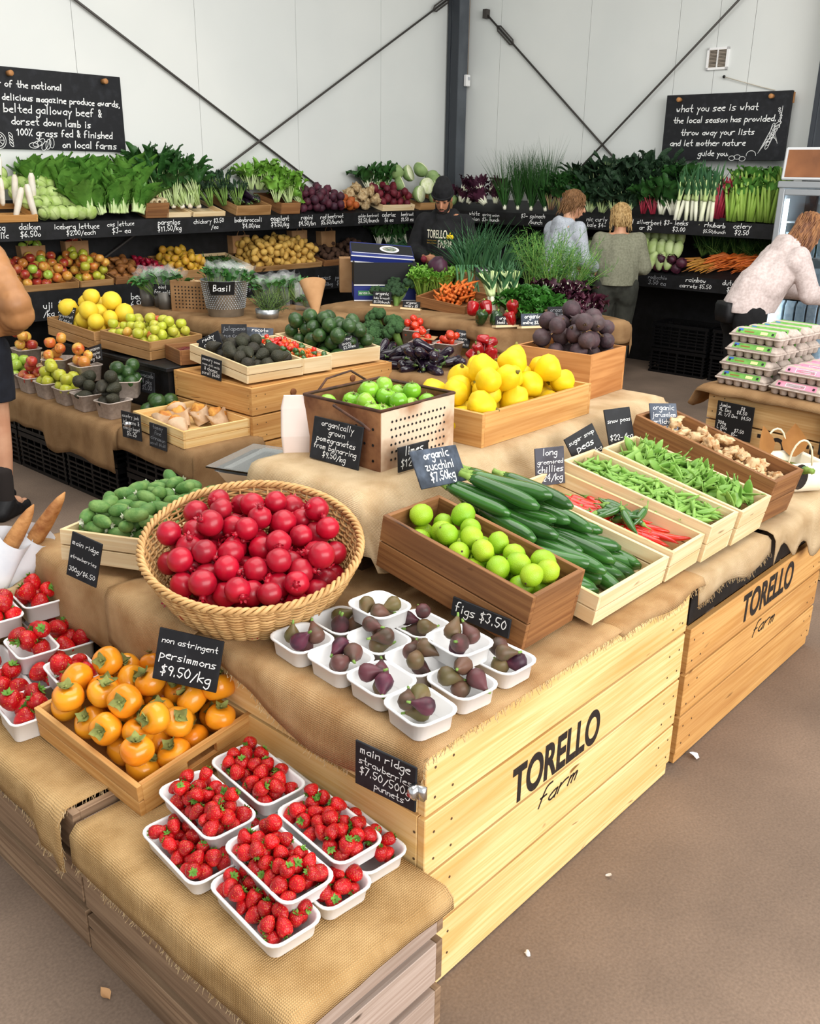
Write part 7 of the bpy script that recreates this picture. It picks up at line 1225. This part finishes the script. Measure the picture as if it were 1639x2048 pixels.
def HOOD(V, k=1.):
    up_ = (V['chest']-V['pelvis']).normalized(); bk = Vector((0, -up_.z, up_.y)); n = V['neck']; x = Vector((1, 0, 0)); P = lambda a, c, d: n+x*a+bk*c+up_*d
    Rm = Matrix(((1, 0, 0), tuple((0, bk.y, up_.y)), tuple((0, bk.z, up_.z)))).to_4x4()
    return [(P(0, .105, -.075), (.098, .046, .085), Rm), (P(0, .12, -.03), (.085, .036, .05), Rm), (P(-.07, .05, -.01), .034, P(-.06, -.05, -.045), .028), (P(.07, .05, -.01), .034, P(.06, -.05, -.045), .028), (P(-.07, .05, -.012), .036, P(0, .11, -.015), .04), (P(.07, .05, -.012), .036, P(0, .11, -.015), .04)]
clothes('hoodie', o, top_prims(V, tr=.140, sl=1.05, hem=hem, waist=1.06)+HOOD(V), GH, folds=.010, fs=7, seed=4, clip=.85); clothes('trousers', o, leg_prims(V), mat('charcoal_cloth', '33343A', '2A2B30', rough=.9, scale=20), folds=.004); shoes(o, V, J, BLACK); hairdo(o, H, mat('light_brown_hair', ''), 170, .15, 5, extra=(((0, -.05, -.05), (.07, .055, .06)),))
# woman in the sage jumper, back to the camera
J = dict(pelvis=(0, 0, .90), waist=(0, .01, 1.02), chest=(0, .03, 1.17), neck=(0, .04, 1.32), head=(0, .09, 1.455), hp=-.35, hy=.1, shr=(.175, .03, 1.27), shl=(-.175, .03, 1.27), elr=(.245, .02, 1.02), ell=(-.245, .02, 1.02), wrr=(.15, .22, .98), wrl=(-.15, .22, .98), hpr=(.095, 0, .85), hpl=(-.095, 0, .85), knr=(.09, .01, .47), knl=(-.09, .01, .47), anr=(.085, -.02, .10), anl=(-.085, -.02, .10))
o, H, V = person('person in a sage green jumper and dark green trousers seen from behind', (7.85, 4.54, 0), (.80, .60), J, SKIN, mat('blonde_hair', 'C9A974', '9C7A48', rough=.55, scale=50))
SG = mat('sage_knit', '8C8C78', '7C7C68', rough=.95, scale=60, bump=.3, bscale=200); clothes('jumper', o, top_prims(V, tr=.155, sl=1.15, hem=V['pelvis']+Vector((0, 0, -.05)), waist=1.16), SG, folds=.006, fs=7, seed=6, clip=.865); clothes('trousers', o, leg_prims(V, 1.05, .72, .165), mat('dark_sage_cloth', '3A3B34', '30312B', rough=.9, scale=20), folds=.006, seed=7); shoes(o, V, J, mat('brown_shoe', '3A3230', rough=.5)); hairdo(o, H, mat('blonde_hair', ''), 200, .16, 7, extra=(((0, -.045, -.05), (.078, .06, .06)),))
# woman in the pink hoodie at the fridge
J = dict(pelvis=(0, 0, .93), waist=(0, .09, 1.05), chest=(0, .22, 1.20), neck=(0, .34, 1.335), head=(0, .425, 1.455), hp=-.55, hy=.12, shr=(.17, .27, 1.29), shl=(-.17, .27, 1.29), elr=(.22, .36, 1.03), ell=(-.22, .36, 1.03), wrr=(.14, .58, .98), wrl=(-.14, .58, .98), hpr=(.09, 0, .88), hpl=(-.09, 0, .88), knr=(.09, .02, .48), knl=(-.09, .02, .48), anr=(.09, -.02, .09), anl=(-.09, -.02, .09))
o, H, V = person('person in a pale pink hooded sweatshirt bending towards the fridge at the right edge', (6.86, 2.86, 0), (.80, -.60), J, SKIN, mat('brown_long_hair', '6A4028', 'A8764A', rough=.45, scale=60, stretch=(1, 1, .15)), hands=(.4, .4))
PH = mat('pink_fleece', 'D8C9C5', 'C6B5B0', rough=.95, scale=60); clothes('hoodie', o, top_prims(V, tr=.145, sl=1.12, hem=V['pelvis']+Vector((0, .01, -.05)), waist=1.26)+HOOD(V), PH, folds=.010, fs=5.5, seed=8, clip=.885); clothes('trousers', o, leg_prims(V), mat('black_denim', ''), folds=.004); shoes(o, V, J, BLACK)
e = ((0, -.05, -.06), (.078, .065, .10)); hairdo(o, H, mat('brown_long_hair', ''), 330, .30, 9, wave=.004, extra=(e,)); part('belt_bag', MB().loft([rrect(.22, .09, .03, -.09), rrect(.24, .11, .03, -.02), rrect(.24, .11, .03, .06), rrect(.22, .09, .03, .09)], T(-.02, -.15, .88) @ Matrix.Scale(.8, 4)), BLACK, o)
# person in the tan puffer jacket at the left edge
J = dict(pelvis=(0, 0, .98), waist=(0, .0, 1.10), chest=(0, .01, 1.28), neck=(0, .02, 1.45), head=(.09, .06, 1.585), hp=-.1, shr=(.19, .0, 1.39), shl=(-.19, .0, 1.39), elr=(.36, -.04, 1.14), ell=(-.30, -.04, 1.14), wrr=(.17, .09, 1.06), wrl=(-.13, .08, 1.06), hpr=(.10, 0, .92), hpl=(-.10, 0, .92), knr=(.10, .02, .52), knl=(-.10, .02, .52), anr=(.10, -.01, .10), anl=(-.10, .12, .10))
o, H, V = person('person in a tan puffer jacket and dark shorts cut off by the left picture edge', (2.035, 4.94, 0), (.90, .44), J, SKIN, mat('dark_hair', '241C1A', '14100E', rough=.5))
PU = mat('tan_nylon', 'B07C4E', '9C6C44', rough=.45, scale=8); pr = []
for a, c_, ra, rb, n in ((V['neck']+Vector((0, 0, -.03)), V['pelvis']+Vector((0, 0, .02)), .15, .205, 6),):
    for i in range(n): q = a.lerp(c_, (i+.5)/n); r_ = ra+(rb-ra)*min(1, i/2); pr.append((q, (r_+.03, r_*.82, .085)))
for q in 'rl':
    for A, B_, n in ((V['sh'+q], V['el'+q], 4), (V['el'+q], V['el'+q].lerp(V['wr'+q], .95), 4)):
        for i in range(n): p = A.lerp(B_, (i+.5)/n); d = (B_-A).normalized(); pr.append((p, (.088, .088, .078), d.to_track_quat('Z', 'Y').to_matrix().to_4x4()))
    pr.append((V['sh'+q], (.09, .09, .08)))
clothes('puffer_jacket', o, pr, PU, .011, .004, 16, 3, 3, clip=1.0); clothes('shorts', o, [(V['pelvis'], .165, V['pelvis']-Vector((0, 0, .06)), .165)]+[(V['hp'+q], .12, V['hp'+q].lerp(V['kn'+q], .62), .105) for q in 'rl'], mat('navy_cloth', '15171F', '1C1F28', rough=.9, scale=20), folds=.004, clip=.66)
for q in 'rl': link('sock', blob('sock', [(V['an'+q]+Vector((0, 0, .17)), .052, V['an'+q], .045), (V['an'+q], .045, V['an'+q]+Vector((0, .05, -.04)), .036)], mat('dark_sock', '2E2826', rough=.95), .008), o)
shoes(o, V, J, mat('black_trainer', '101012', '1C1C1E', rough=.6, scale=30), 1.2); hairdo(o, H, mat('dark_hair', ''), 160, .16, 11)
bpy.data.scenes.remove(TMP)
